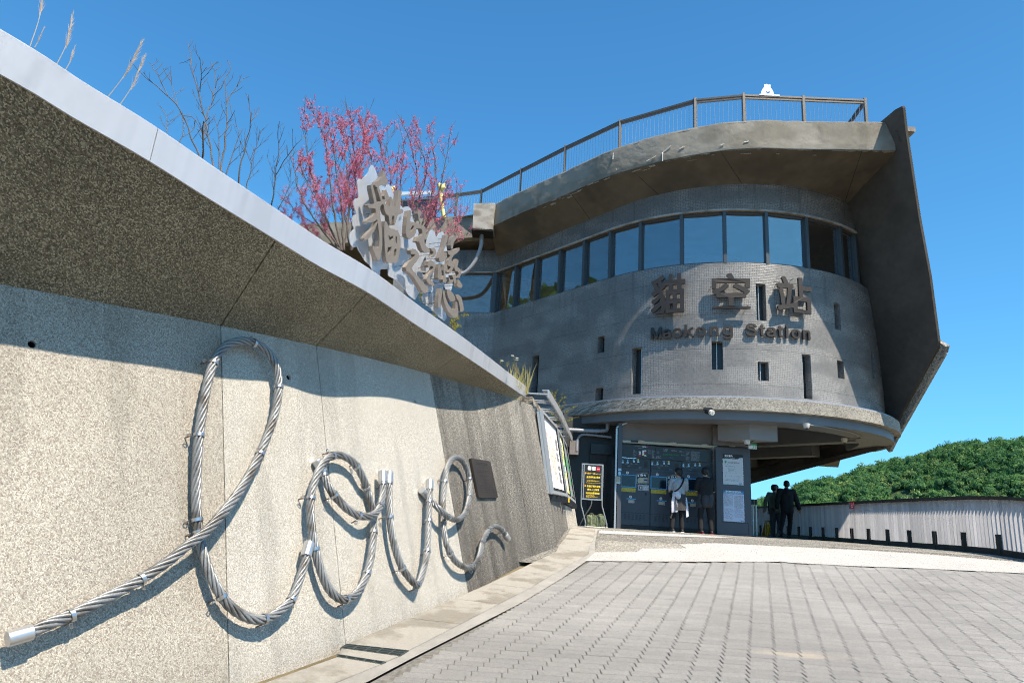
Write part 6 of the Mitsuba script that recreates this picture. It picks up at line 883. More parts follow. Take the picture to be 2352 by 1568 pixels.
part(k, 'small_print', cat_([para(5.935, 6.175, 1.07, .76, .0125, YP, .0075, 3), para(6.205, 6.45, 1.05, .72, .0125, YP, .0075, 4), para(5.935, 6.175, .70, .42, .0135, YP, .0045, 5), para(6.205, 6.45, .70, .48, .0135, YP, .0045, 6)]), 'ink_grey', kind='stuff'); part(k, 'footer_logo', flat(text2d('貓空纜車', .020), (6.37, YP, .385)), 'print_blue')
# house number plate
k = thing('house_number_plate', 'green and white house number plate reading 35 on the beam beside the column', 'sign')
part(k, 'plate', rect(6.455, 2.262, 6.675, 2.41, 18.20, .006), 'print_white'); part(k, 'green_band', rect(6.51, 2.355, 6.675, 2.41, 18.194, .002), 'print_green'); part(k, 'number', flat(affinity.skew(latin('35', .068, True), 12, 0), (6.555, 18.193, 2.275)), 'print_green')
part(k, 'crest', lathe((6.49, 18.194, 2.375), [(0, 0), (.030, 0), (.030, .003), (.018, .003), (0, .003)], 16, (0, -1, 0)), 'print_grey'); part(k, 'bracket', box((6.56, 18.26, 2.43), (.2, .1, .02)), 'header_grey')
# cameras under the floor
def dome(label, p):
    k = thing('dome_camera', label, 'camera', 'dome cameras under the station'); part(k, 'housing', lathe(A_(p), [(0, .0), (.055, -.005), (.075, .03), (.08, .09), (.085, .095), (.085, .11), (0, .11)], 20), 'camera_white', smooth=40)
    part(k, 'lens_dome', lathe(A_(p) - A_(0, 0, .035), [(.0, 0), (.025, .004), (.042, .02), (.047, .04)], 16), 'screen_glass', smooth=60)
dome('white dome camera under the grey beam above the column', (6.33, 17.95, 2.345)); dome('white dome camera under the middle of the round floor edge', (7.55, 17.12, 2.745)); dome('white dome camera under the right part of the round floor edge', (9.60, 19.35, 2.745))
part(st, 'conduit', tube(resample(np.array([[7.6, 17.15, 2.84], [8.2, 17.4, 2.84], [9.2, 18.1, 2.84], [9.9, 19.0, 2.84], [9.65, 19.4, 2.83]]), .08), .018, 8), 'beam_grey'); part(st, 'conduit', tube(np.array([[6.4, 17.95, 2.40], [6.6, 17.9, 2.5], [6.62, 17.9, 2.85]]), .010, 6), 'seam_black')
k = thing('bullet_camera', 'white and black bullet camera hanging under the middle of the stone cornice', 'camera')
part(k, 'bracket', cat_([box((5.02, 16.98, 3.05), (.20, .12, .06)), cyl((5.04, 16.95, 3.03), (5.05, 16.93, 2.95), .02, 8)]), 'black_metal'); part(k, 'body', cyl((4.98, 17.0, 2.985), (5.06, 16.80, 2.93), .052, 16), 'black_metal', smooth=40); part(k, 'hood', cyl((5.045, 16.835, 2.95), (5.075, 16.765, 2.93), .066, 18), 'camera_white', smooth=40); part(k, 'lens', cyl((5.073, 16.772, 2.931), (5.079, 16.757, 2.927), .03, 14), 'light_grey')
# sign stand with bags
k = thing('sign_stand', 'stainless steel sign stand with a black notice in yellow print, left of the ticket machines', 'sign')
Ys = 17.3; sx0, sx1 = 1.945, 2.465
for x, s_ in ((sx0, -1), (sx1, 1)): part(k, 'leg', tube(resample(np.array([[x, Ys, 1.54], [x, Ys, .9], [x, Ys, .56], [x + .035, Ys - .01, .42], [x + .115, Ys - .02, .14], [x + .125, Ys - .02, .06], [x + .09, Ys - .02, .012]]), .03), .017, 10), 'stainless', smooth=50)
part(k, 'leg', tube(resample(np.array([[2.21, Ys + .02, .66], [2.205, Ys + .03, .56], [2.17, Ys + .12, .45], [2.05, Ys + .34, .2], [1.98, Ys + .42, .02]]), .03), .015, 10), 'stainless', smooth=50)
part(k, 'foot_bar', tube(np.array([[2.03, Ys - .02, .02], [2.62, Ys - .02, .02]]), .012, 8), 'stainless')
part(k, 'frame', cat_([bar((sx0, Ys, z), (sx1, Ys, z), .03, .035) for z in (.675, 1.525)] + [bar((x, Ys, .66), (x, Ys, 1.54), .035, .03, (0, 1, 0)) for x in (sx0 + .055, sx1 - .03)]), 'stainless')
part(k, 'panel', rect(sx0 + .06, .69, sx1 - .03, 1.515, Ys - .005, .012), 'print_black'); YS = Ys - .0175
for i, bs in enumerate(('print_white', 'print_white', 'print_red')): part(k, 'card_logo', flat(sbox(0, 0, .085, .095).buffer(-.012).buffer(.012), (2.085 + .11 * i, YS, 1.385 - i * .005), .002), bs)
part(k, 'logo_mark', cat_([flat(sbox(0, 0, .018, .018), (2.232, YS - .002, 1.432), .001), flat(sbox(0, 0, .016, .016), (2.248, YS - .002, 1.415), .001)]), 'print_orange'); part(k, 'logo_mark', rect(2.315, 1.412, 2.38, 1.422, YS - .002, .001), 'print_white')
for z in (1.305, .995): part(k, 'bullet', lathe((2.035, YS + .001, z), [(0, 0), (.022, 0), (.022, .003), (0, .003)], 14, (0, -1, 0)), 'print_orange')
for s_, x, z, h in (('悠遊卡/一卡通/icash 2.0', 2.075, 1.285, .036), ('直接排隊進站搭車', 2.06, 1.19, .045), ('無電子票的旅客', 2.075, .965, .048), ('請至人工售票', 2.085, .885, .046), ('或自動售票機購票', 2.055, .80, .044)):
    g = text2d(s_, h); w = g.bounds[2]; g = affinity.scale(g, min(1., .34 / w), 1, origin=(0, 0)); part(k, 'notice_text', flat(g, (x, YS, z), .002), 'print_yellow')
part(k, 'small_print', cat_([para(2.07, 2.38, 1.135, 1.11, .018, YS, .009, 3), para(2.06, 2.36, .775, .715, .02, YS, .009, 5), rect(2.05, 1.07, 2.41, 1.076, YS, .002)]), 'print_yellow', kind='stuff')
def rounded(p, s, seed, amp=.02, z0=0.):
    m = trimesh.creation.icosphere(4, 1.); v = np.array(m.vertices); q = np.sign(v) * np.abs(v)**.48; q /= np.abs(q).max(1, keepdims=True)**.55; q = q * A_(s) / 2
    v = q + m.vertices * ((meshkit.fbm(q * 9, 4, seed) - .5) * 2 * amp)[:, None]; v[:, 2] = np.maximum(v[:, 2], -s[2] / 2); return trimesh.Trimesh(v + A_(p), m.faces, process=False)
for x, lab in ((2.235, 'green canvas sandbag on the left behind the sign stand legs'), (2.455, 'green canvas sandbag on the right behind the sign stand legs')):
    k = thing('sandbag', lab, 'bag'); part(k, 'bag', rounded((x, 17.52, .145), (.245, .24, .31), int(x * 9), .028), 'bag_green', smooth=True); part(k, 'strap', tube(resample(np.array([[x - .02, 17.395, .02], [x - .02, 17.39, .15], [x - .015, 17.41, .27], [x, 17.5, .31]]), .03), .013, 6), 'bag_strap'); part(k, 'handle', tube(resample(np.array([[x - .06, 17.47, .29], [x - .03, 17.45, .33], [x + .03, 17.45, .33], [x + .06, 17.47, .28]]), .02), .012, 6), 'bag_green')
# stanchion beside the column
k = thing('barrier_post', 'pair of steel queue barrier posts with black belt heads beside the column', 'barrier post')
for x in (6.985, 7.075): part(k, 'pole', cyl((x, 19.5, .0), (x, 19.5, .9), .028, 14), 'stainless', smooth=40); part(k, 'belt_head', cyl((x, 19.5, .87), (x, 19.5, 1.01), .040, 14), 'black_metal', smooth=40); part(k, 'band', cyl((x, 19.5, .42), (x, 19.5, .45), .030, 14), 'print_cyan', smooth=40)
part(k, 'foot', cat_([lathe((x, 19.5, .0), [(0, .03), (.15, .02), (.16, 0.), (0, 0)], 20) for x in (6.985, 7.2)]), 'black_metal')
# caution board
k = thing('caution_board', 'orange and yellow folding caution board on the floor beside the walking men', 'caution sign')
AB = lambda x, z, t: A_(9.09 + x, 24.0 - .18 + .16 * z / .53 + t, z)
out = Polygon([(-.155, .0), (.145, .0), (.075, .53), (-.075, .53)]).difference(sbox(-.04, .45, .04, .495)); v3 = extrude(out, .02); vv = np.array(v3.vertices)
for s_ in (1, -1): part(k, 'panel', trimesh.Trimesh(np.stack([9.09 + vv[:, 0], 24.0 - s_ * (.20 * (1 - vv[:, 1] / .53) + .012) + vv[:, 2] - .01, vv[:, 1]], 1), v3.faces, process=False), 'caution_orange')
for i, (a, b, h) in enumerate(((-.115, .012, .33), (-.045, .012, .42), (.04, .02, .42), (.10, .02, .30))):
    x0, x1 = a, a * .55 ; part(k, 'stripe', hexa([A_(9.09 + x + d, 24.0 - .20 * (1 - z / .53) - .012 - y, z) for y in (.016, .011) for x, d, z in ((x0, 0, .02), (x0, .045, .02), (x1, .03, h), (x1, 0, h))]), 'caution_yellow')
part(k, 'label', hexa([A_(9.09 + x, 24.0 - .20 * (1 - z / .53) - .012 - y, z) for y in (.016, .011) for x, z in ((-.05, .395), (.05, .395), (.045, .44), (-.045, .44))]), 'print_white')

# ================================================================== NOTICE BOARDS on the wall end
def nb(lab, TL, BL, TR, BR, content):
    k = thing('notice_board', lab, 'notice board', 'framed notice boards on the end of the wall'); TL, BL, TR, BR = map(A_, (TL, BL, TR, BR)); px_ = unit(TR - TL); py_ = unit(TL - BL); pn_ = unit(np.cross(px_, py_)); d = -pn_
    w, h = np.linalg.norm(TR - TL), np.linalg.norm(TL - BL); at = lambda u, v, o=0.: BL + (BR - BL) * u + ((TL + (TR - TL) * u) - (BL + (BR - BL) * u)) * v + pn_ * o
    Rm = np.stack([px_, py_, pn_], 1)
    part(k, 'back', slab(np.array([[at(-.03, -.03), at(-.03, 1.03)], [at(1.03, -.03), at(1.03, 1.03)]]), d * .06), 'alu')
    part(k, 'sheet', slab(np.array([[at(.03, .05, .012), at(.03, .97, .012)], [at(.97, .05, .012), at(.97, .97, .012)]]), d * .008), content)
    part(k, 'frame', cat_([bar(at(-.03, v, .015), at(1.03, v, .015), .05, .05, pn_) for v in (-.02, 1.02)] + [bar(at(u, -.04, .015), at(u, 1.04, .015), .05, .05, pn_) for u in (-.02, 1.02)]), 'alu')
    part(k, 'inner_frame', cat_([bar(at(.0, v, .02), at(1., v, .02), .025, .03, pn_) for v in (.03, .98)] + [bar(at(u, .0, .02), at(u, 1., .02), .025, .03, pn_) for u in (.02, .98)]), 'black_metal')
    for u in (.0, .9): part(k, 'bracket', bar(at(u, .0, -.02), at(u, -.0, -.02) - A_(.22, 0, .0), .06, .03), 'alu')
    part(k, 'bracket', bar(at(0., .55, -.02), at(0., .55, -.02) - A_(.2, .0, 0), .05, .06), 'alu'); [part(k, 'lower_bracket', box(at(u, -.085, -.03), (.16, .06, .10)), 'black_metal') for u in (.02, .35, .66, .97)]
    return k, at, px_, py_, pn_
rr_ = random.Random(5)
def blob2(at, u, v, su, sv, o=.0145): return hexa([at(u - su * rr_.uniform(.6, 1), v - sv * rr_.uniform(.6, 1), o + .002), at(u + su * rr_.uniform(.6, 1), v - sv * rr_.uniform(.5, 1), o + .002), at(u + su * rr_.uniform(.5, 1), v + sv * rr_.uniform(.6, 1), o + .002), at(u - su * rr_.uniform(.5, 1), v + sv, o + .002)] + [at(u - su, v - sv, o - .002), at(u + su, v - sv, o - .002), at(u + su, v + sv, o - .002), at(u - su, v + sv, o - .002)])
k, at, *_ = nb('white map notice board with small photographs, nearest of the boards on the wall', (.53, 10.75, 1.75), (.745, 10.75, .57), (.885, 12.5, 1.75), (1.10, 12.5, .60), 'print_white')
for v, s_ in ((.72, .07), (.52, .06), (.36, .045), (.22, .075)): part(k, 'photograph', cat_([blob2(at, .80 + rr_.uniform(-.03, .05), v + rr_.uniform(-1, 1) * s_, .07, s_ * rr_.uniform(.25, .7)) for _ in range(4)]), 'print_grey')
part(k, 'map_lines', cat_([tube(np.array([at(rr_.uniform(.1, .65), rr_.uniform(.1, .9), .0155) for _ in range(4)]), .0022, 3) for _ in range(14)]), 'beige', kind='stuff')
part(k, 'map_symbol', cat_([blob2(at, rr_.uniform(.08, .62), rr_.uniform(.08, .92), .006, .008) for _ in range(60)]), 'print_red', kind='stuff')
k, at, *_ = nb('yellow green illustrated notice board in the middle of the wall boards', (.935, 12.75, 1.73), (1.15, 12.75, .59), (1.10, 13.75, 1.72), (1.32, 13.75, .57), 'yellow_paint')
for bs, n_ in (('print_green', 8), ('print_white', 9), ('print_grey', 7), ('print_yellow', 5)): part(k, 'picture', cat_([blob2(at, rr_.uniform(.12, .88), rr_.uniform(.1, .92), rr_.uniform(.05, .13), rr_.uniform(.03, .08)) for _ in range(n_)]), bs, kind='stuff')
part(k, 'hazard_tape', box(at(.0, -.085, .03), (.02, .3, .08)), 'print_yellow')
k, at, *_ = nb('narrow far notice board at the end of the wall boards', (1.13, 13.9, 1.71), (1.345, 13.9, .57), (1.30, 15.0, 1.69), (1.53, 15.0, .54), 'print_grey')
part(k, 'picture', cat_([blob2(at, rr_.uniform(.12, .88), rr_.uniform(.1, .92), .1, .06) for _ in range(9)]), 'print_green', kind='stuff')
# steel canopy over the boards
k = thing('board_canopy', 'grey steel canopy frame with cross slats over the notice boards', 'canopy')
CP = [A_(.62, 10.62, 2.06), A_(1.03, 12.9, 2.05), A_(1.60, 16.6, 2.04)]
for p, q in zip(CP[:-1], CP[1:]):
    part(k, 'beam', cat_([bar(p, q, .02, .12), bar(p + A_(-.05, .01, .055), q + A_(-.05, .01, .055), .10, .012)]), 'alu')
for y in (10.66, 11.28, 11.48, 12.15, 12.4, 13.1, 13.4, 14.05, 14.35, 15.0, 15.3, 16.0):
    i = 0 if y < 12.9 else 1; u = (y - CP[i][1]) / (CP[i + 1][1] - CP[i][1]); p = CP[i] + (CP[i + 1] - CP[i]) * u; part(k, 'slat', bar(p - A_(.02, 0, .01), p - A_(.34, 0, .01), .085, .014), 'alu')

# ================================================================== FENCE
fk = thing('plank_fence', 'long curving fence of upright weathered grey planks with a dark top rail beside the plaza', 'fence')
FP = np.array([(x, y, 0) for x, y in FENCE][::-1], float); FC = resample(FP, .05); fs = np.r_[0, np.cumsum(np.linalg.norm(np.diff(FC, axis=0), axis=1))]
def fpt(s): p = A_(*[np.interp(s, fs, FC[:, j]) for j in range(3)]); q = A_(*[np.interp(s + .1, fs, FC[:, j]) for j in range(3)]) - p; t = unit(q if np.linalg.norm(q) > 1e-6 else FC[-1] - FC[-2]); return p, t
PIT = .108; nsl = int(fs[-1] / PIT); far_sl, nb_ = [], 0
for i in range(nsl):
    p, t = fpt(i * PIT + .06); n = A_(-t[1], t[0], 0); zb = float(gz(p[1])); a = math.radians(72 + rng.uniform(-2.5, 2.5)); w = unit(t * math.cos(a) + n * math.sin(a)); h = .92 + rng.uniform(-.004, .004)
    m = box(p + A_(0, 0, zb + .12 + h / 2) + n * .0, (.104, .016, h), np.stack([w, np.cross((0, 0, 1), w), A_(0, 0, 1)], 1)); c = np.tile([rng.random(), rng.random()], (len(m.vertices), 1))
    if nb_ < 280 and p[1] > 11.4: part(fk, 'plank', m, 'wood_grey', uv=c); nb_ += 1
    else: far_sl.append((m, c))
part(fk, 'plank_row', cat_([m for m, _ in far_sl]), 'wood_grey', kind='stuff', uv=np.vstack([c for _, c in far_sl]))
def fstrip(o0, o1, z0, z1, s0=0., s1=None):
    ss = np.arange(s0, (fs[-1] if s1 is None else s1), .3); A, B, Cc_, Dd_ = [], [], [], []
    for s in ss:
        p, t = fpt(s); n = A_(-t[1], t[0], 0); z = float(gz(p[1])); A.append(p + n * o1 + A_(0, 0, z + z0)); B.append(p + n * o1 + A_(0, 0, z + z1)); Cc_.append(p + n * o0 + A_(0, 0, z + z1)); Dd_.append(p + n * o0 + A_(0, 0, z + z0))
    return tube_rect(*map(np.array, (A, B, Cc_, Dd_)))
part(fk, 'top_rail', fstrip(-.09, .13, 1.045, 1.105), 'wood_dark'); part(fk, 'top_rail_face', fstrip(.125, .15, 1.05, 1.10), 'wood_dark'); part(fk, 'base_beam', fstrip(-.02, .10, -.02, .115), 'wood_dark')
for i in range(int(fs[-1] / 1.0)):
    p, t = fpt(.45 + i * 1.0); n = A_(-t[1], t[0], 0); part(fk, 'post', box(p + n * .085 + A_(0, 0, float(gz(p[1])) + .19), (.085, .06, .40), np.stack([t, n, A_(0, 0, 1)], 1)), 'wood_dark')
def fsign(y, lab):
    k = thing('fence_sign', lab, 'sign', 'small red signs on the fence rail'); i = int(np.argmin(abs(FC[:, 1] - y))); p, t = fpt(fs[i]); n = A_(-t[1], t[0], 0); R_ = np.stack([-t, A_(0, 0, 1), n], 1)
    part(k, 'plate', box(p + n * .20 + A_(0, 0, .985), (.30, .17, .01), R_), 'print_red'); part(k, 'symbol', box(p + n * .207 + t * .10 + A_(0, 0, .985), (.07, .13, .004), R_), 'print_grey'); part(k, 'print', cat_([box(p + n * .207 - t * (.03 + .03 * j) + A_(0, 0, .985 + z), (.02, .03, .004), R_) for j in range(3) for z in (-.04, .01)]), 'print_white', kind='stuff')
fsign(19.0, 'small red prohibition sign on the fence rail right of the walking men'); fsign(24.0, 'small dark sign on the fence rail just behind the walking men')
# ================================================================== PEOPLE
def blob(bones, res=.03, it=8, segs=20):
    """one closed smooth surface over a skeleton of tapered bones: ((p, r), (q, r))"""
    ms = []
    for (p, r), (q, s) in bones:
        a = m3.Manifold.sphere(r, segs).translate(tuple(map(float, p))); b = m3.Manifold.sphere(s, segs).translate(tuple(map(float, q))); ms.append(m3.Manifold.batch_hull([a, b]))
    m = tm(m3.Manifold.batch_boolean(ms, m3.OpType.Add).refine_to_length(res)); m.merge_vertices(); return trimesh.smoothing.filter_taubin(m, .5, .53, it)
def hand(w, d, side, curl=.5):
    """bones of a hand at the wrist w pointing along d: palm, four fingers of unequal length, a thumb leaving the side of the palm"""
    d = unit(d); s = unit(np.cross(d, [0, 1, .01])) * side; n = np.cross(s, d); c = A_(w) + d * .045; B_ = [((w, .022), (c, .026)), ((c - s * .02, .018), (c + s * .02 + d * .02, .018))]
    for i, (o, l) in enumerate(((-.03, .058), (-.010, .072), (.010, .078), (.030, .070))):
        k = c + d * .04 + s * o; m_ = k + unit(d + n * curl * .6) * l * .5; e = m_ + unit(d + n * curl * 1.7) * l * .5; B_ += [((c + s * o * .7, .012), (k, .0095)), ((k, .0095), (m_, .0085)), ((m_, .0085), (e, .0075))]
    k = c + s * .035 - d * .01; e = k + unit(s * .7 + d) * .045; return B_ + [((c - d * .02, .014), (k, .012)), ((k, .012), (e, .009))]
def man(label, o, yaw, J, wear, turn=0., hairc='hair_black'):
    """J: joints in local metres, x to the figure's right, y ahead, z up"""
    k = thing('person', label, 'person', None); c, s = math.cos(yaw), math.sin(yaw); W = lambda p: A_(o[0] + p[0] * c - p[1] * s, o[1] + p[0] * s + p[1] * c, o[2] + p[2])
    g = {n: W(A_(p)) for n, p in J.items()}; up = A_(0, 0, 1); fd = A_(-math.sin(yaw + turn), math.cos(yaw + turn), 0); rt_ = np.cross(fd, up)
    hd = g['head']; B_ = [((g['neck'], .055), (hd - up * .06, .058)), ((hd + up * .028 - fd * .012, .088), (hd + up * .02 + fd * .022, .080)), ((hd - up * .02 + fd * .03, .066), (hd - up * .085 + fd * .050, .040)), ((hd - up * .012 + fd * .085, .016), (hd - up * .028 + fd * .106, .013)), ((hd - up * .063 + fd * .084 - rt_ * .018, .012), (hd - up * .063 + fd * .084 + rt_ * .018, .012))]
    for q in (-1, 1): B_ += [((hd + rt_ * q * .083 + up * .012, .015), (hd + rt_ * q * .086 - up * .022, .011)), ((hd + fd * .078 + rt_ * q * .032 + up * .008, .013), (hd + fd * .079 + rt_ * q * .034 + up * .008, .012))]
    B_ += [((g['chest'], .13), (g['neck'] - up * .05, .06)), ((g['chest'] - rt_ * .05, .12), (g['hip'] - rt_ * .04, .11)), ((g['chest'] + rt_ * .05, .12), (g['hip'] + rt_ * .04, .11))]
    for sd, q in (('l', -1), ('r', 1)):
        sh, el, wr = g['sh' + sd], g['el' + sd], g['wr' + sd]; B_ += [((g['chest'] + up * .06, .07), (sh, .056)), ((sh, .052), (el, .040)), ((el, .039), (wr, .026))] + hand(wr, g['ha' + sd] - wr, -q)
        hp, kn_, an = g['hp' + sd], g['kn' + sd], g['an' + sd]; B_ += [((g['hip'], .10), (hp, .085)), ((hp, .083), (kn_, .055)), ((kn_, .054), (an, .036)), ((an, .036), (an + (g['to' + sd] - an) * .6 - up * .03, .03))]
    part(k, 'body', blob(B_, .02, 6, 16), 'skin', smooth=True)
    # hair: a cap over crown, back and sides
    part(k, 'hair', blob([((hd + up * .045 - fd * .022, .092), (hd + up * .052 + fd * .020, .084)), ((hd + up * .02 - fd * .045, .078), (hd - up * .035 - fd * .050, .056)), ((hd + up * .02 - rt_ * .045 - fd * .01, .055), (hd - up * .015 - rt_ * .050 - fd * .025, .045)), ((hd + up * .02 + rt_ * .045 - fd * .01, .055), (hd - up * .015 + rt_ * .050 - fd * .025, .045)), ((hd + up * .09 + fd * .03, .05), (hd + up * .085 + fd * .05, .045))], .018, 3), hairc, smooth=True)
    e = wear.get('loose', .012); dn = lambda a, b, t: a + (b - a) * t
    sh_ = [((g['chest'] + up * .035, .135 + e), (g['neck'] - up * .055, .068 + e)), ((g['chest'] - rt_ * .055, .122 + e), (g['hip'] - rt_ * .05 + up * wear.get('hem', 0.), .118 + e)), ((g['chest'] + rt_ * .055, .122 + e), (g['hip'] + rt_ * .05 + up * wear.get('hem', 0.), .118 + e))]
    for sd in 'lr':
        s0, e0, w0 = g['sh' + sd], g['el' + sd], g['wr' + sd]; sh_ += [((g['chest'] + up * .065, .075 + e), (s0, .062 + e))]; sh_ += [((s0, .062 + e), (dn(s0, e0, .80), .058 + e))] if wear['sleeve'] == 'short' else [((s0, .062 + e), (e0, .050 + e)), ((e0, .050 + e), (dn(e0, w0, .95), .034 + e))]
    part(k, 'shirt', blob(sh_, .025, 7), wear['top'], smooth=True)
    tr = []
    for sd, q in (('l', -1), ('r', 1)): tr += [((g['hip'] + rt_ * q * .03, .125), (g['hp' + sd], .105)), ((g['hp' + sd], .105), (g['kn' + sd], .075)), ((g['kn' + sd], .075), (g['an' + sd] + up * .03, .060))]
    part(k, 'trousers', blob(tr, .025, 7), wear['legs'], smooth=True)
    for sd in 'lr':
        an, to = g['an' + sd], g['to' + sd]; d = unit((to - an) * A_(1, 1, 0)); tilt = wear.get('heel' + sd, 0.); hl = an - d * .06 + up * (-.045); part(k, 'shoe', blob([((hl, .040), (an - up * .02, .045)), ((an - up * .02 + d * .03, .045), (to - d * .02, .036)), ((hl, .036), (to, .030))], .02, 3), wear['shoe'], smooth=True)
        a, b = hl - up * .026, to - up * .022; part(k, 'shoe_sole', slab(np.array([[a - d * .035 - np.cross(d, up) * .04, a - d * .035 + np.cross(d, up) * .04], [b + d * .03 - np.cross(d, up) * .042, b + d * .03 + np.cross(d, up) * .042]]), -up * .018), wear.get('sole', 'shoe_white'))
    return k, g, up, fd, rt_
STAND = lambda h: {'head': (0, .02, h - .105), 'neck': (0, 0, h - .235), 'chest': (0, -.01, h - .42), 'hip': (0, 0, h * .545), 'hpl': (-.085, 0, h * .51), 'hpr': (.085, 0, h * .51)}
J = {**STAND(1.635), 'shl': (-.175, .0, 1.325), 'shr': (.185, .0, 1.335), 'ell': (-.215, .06, 1.055), 'elr': (.225, .10, 1.07), 'wrl': (-.13, .27, 1.06), 'wrr': (.13, .32, 1.12), 'hal': (-.05, .36, 1.07), 'har': (.10, .42, 1.14), 'knl': (-.145, .02, .47), 'knr': (.085, .02, .47), 'anl': (-.185, -.02, .095), 'anr': (.075, -.02, .095), 'tol': (-.25, .13, .045), 'tor': (.075, .16, .045)}
k, g, up, fd, rt_ = man('person in a grey shirt with a white jacket tied round the waist', (4.645, 18.42, 0), 0., J, dict(top='cloth_grey', legs='cloth_black', shoe='shoe_black', sleeve='short', hem=.02, loose=.010), turn=.55)
def drape(pts, th, bs, kk, name): part(kk, name, slab(np.array(pts, float), th), bs, smooth=60)
hp = g['hip']
part(k, 'tied_jacket', blob([((hp + up * .075 - rt_ * .07, .125), (hp + up * .075 + rt_ * .07, .125))] + [((hp + up * .07 - rt_ * .09 - fd * .02, .122), (hp + up * .02 - rt_ * .05 - fd * .03, .118))], .025, 5), 'cloth_white', smooth=True)
def cloth_panel(x0, x1, z0, z1, y, amp=.02, sw=0.): return [[(hp[0] + x + sw * (1 - v) , hp[1] + y - .035 * math.sin(3 * x * 12 + v) * .5 - .02 * (1 - v), z0 + (z1 - z0) * v) for v in np.linspace(0, 1, 5)] for x in np.linspace(x0, x1, 6)]
part(k, 'jacket_back', slab(np.array(cloth_panel(-.135, .150, .56, .98, -.145)), (0, .012, 0)), 'cloth_charcoal', smooth=60)
part(k, 'jacket_sleeve', slab(np.array([[(4.645 - .12, 18.29, .94), (4.645 - .08, 18.27, .80), (4.645 - .07, 18.265, .52)], [(4.645 - .19, 18.31, .92), (4.645 - .22, 18.29, .76), (4.645 - .215, 18.285, .50)]]), (0, .03, 0)), 'cloth_white', smooth=60)
part(k, 'jacket_sleeve', slab(np.array([[(4.645 - .20, 18.30, .54), (4.645 - .235, 18.30, .42), (4.645 - .255, 18.30, .36)], [(4.645 - .14, 18.29, .53), (4.645 - .19, 18.29, .46), (4.645 - .225, 18.29, .34)]]), (0, .02, 0)), 'cloth_charcoal', smooth=60)
part(k, 'jacket_sleeve', slab(np.array([[(4.645 + .13, 18.31, .92), (4.645 + .165, 18.30, .72), (4.645 + .17, 18.30, .40)], [(4.645 + .19, 18.33, .90), (4.645 + .225, 18.32, .66), (4.645 + .235, 18.32, .42)]]), (0, .03, 0)), 'cloth_white', smooth=60)
sp = [g['shr'] + up * .055 - rt_ * .09 + fd * .0, g['shr'] + up * .02 - A_(.07, .10, 0), g['chest'] + A_(.0, -.165, .06), g['chest'] + A_(-.09, -.160, -.12), hp + A_(-.16, -.10, .16)]
part(k, 'bag_strap', tube(resample(np.array([A_(4.745, 18.40, 1.415), A_(4.755, 18.31, 1.38), A_(4.70, 18.262, 1.25), A_(4.62, 18.258, 1.13), A_(4.53, 18.285, 1.045), A_(4.485, 18.36, 1.0)]), .02), .021, 6), 'cloth_black', smooth=60)
part(k, 'waist_bag', rounded((4.475, 18.44, .97), (.10, .18, .17), 4, .01), 'cloth_black', smooth=True)
J = {**STAND(1.70), 'shl': (-.175, .0, 1.38), 'shr': (.185, .0, 1.385), 'ell': (-.235, .04, 1.10), 'elr': (.235, .05, 1.11), 'wrl': (-.15, .25, 1.05), 'wrr': (.15, .27, 1.07), 'hal': (-.10, .35, 1.10), 'har': (.10, .36, 1.10), 'knl': (-.135, .02, .48), 'knr': (.115, .02, .48), 'anl': (-.14, -.02, .095), 'anr': (.135, -.02, .095), 'tol': (-.215, .12, .045), 'tor': (.14, .16, .045)}
k, g, up, fd, rt_ = man('person in black with a dark jacket round the waist, nearest the column', (5.355, 18.42, 0), 0., J, dict(top='cloth_black', legs='cloth_black', shoe='shoe_black', sole='shoe_red', sleeve='short', hem=.0, loose=.016), turn=-.25)
hp = g['hip']; part(k, 'tied_jacket', blob([((hp + up * .05 - rt_ * .08, .125), (hp + up * .05 + rt_ * .08, .13)), ((hp + up * .04 - rt_ * .10, .11), (hp - up * .22 - rt_ * .12 - fd * .03, .085)), ((hp + up * .04 + rt_ * .10, .12), (hp - up * .17 + rt_ * .10 - fd * .04, .09)), ((hp - fd * .05, .12), (hp - up * .17 - fd * .06, .10))], .025, 5), 'cloth_charcoal', smooth=True)
part(k, 'jacket_sleeve', blob([((hp - rt_ * .17, .06), (hp - up * .26 - rt_ * .20, .05))], .03, 3), 'cloth_charcoal', smooth=True)
# three men walking away by the fence, one nearly hidden behind the others
J = {'head': (0.02, .03, 1.665), 'neck': (.0, 0, 1.53), 'chest': (0, -.01, 1.33), 'hip': (0, 0, .95), 'hpl': (-.09, 0, .89), 'hpr': (.09, 0, .89), 'shl': (-.205, 0, 1.45), 'shr': (.205, 0, 1.45), 'ell': (-.29, -.03, 1.17), 'elr': (.30, -.02, 1.18), 'wrl': (-.30, .05, .93), 'wrr': (.38, .0, .93), 'hal': (-.29, .10, .83), 'har': (.40, .03, .82), 'knl': (-.17, -.05, .50), 'knr': (.10, .08, .49), 'anl': (-.30, -.30, .22), 'anr': (.07, .10, .095), 'tol': (-.33, -.16, .06), 'tor': (.09, .28, .045)}
man('large person in dark clothes walking away beside the fence', (9.13, 22.4, 0), -.1, J, dict(top='cloth_black', legs='cloth_black', shoe='shoe_black', sole='shoe_black', sleeve='long', hem=-.10, loose=.035))
J = {**STAND(1.66), 'shl': (-.19, 0, 1.36), 'shr': (.19, 0, 1.36), 'ell': (-.33, -.02, 1.12), 'elr': (.25, .02, 1.08), 'wrl': (-.33, .06, .88), 'wrr': (.26, .1, .84), 'hal': (-.32, .12, .78), 'har': (.25, .15, .74), 'knl': (-.09, .05, .48), 'knr': (.11, -.02, .48), 'anl': (-.09, .06, .095), 'anr': (.12, -.08, .095), 'tol': (-.10, .24, .045), 'tor': (.13, .10, .045)}
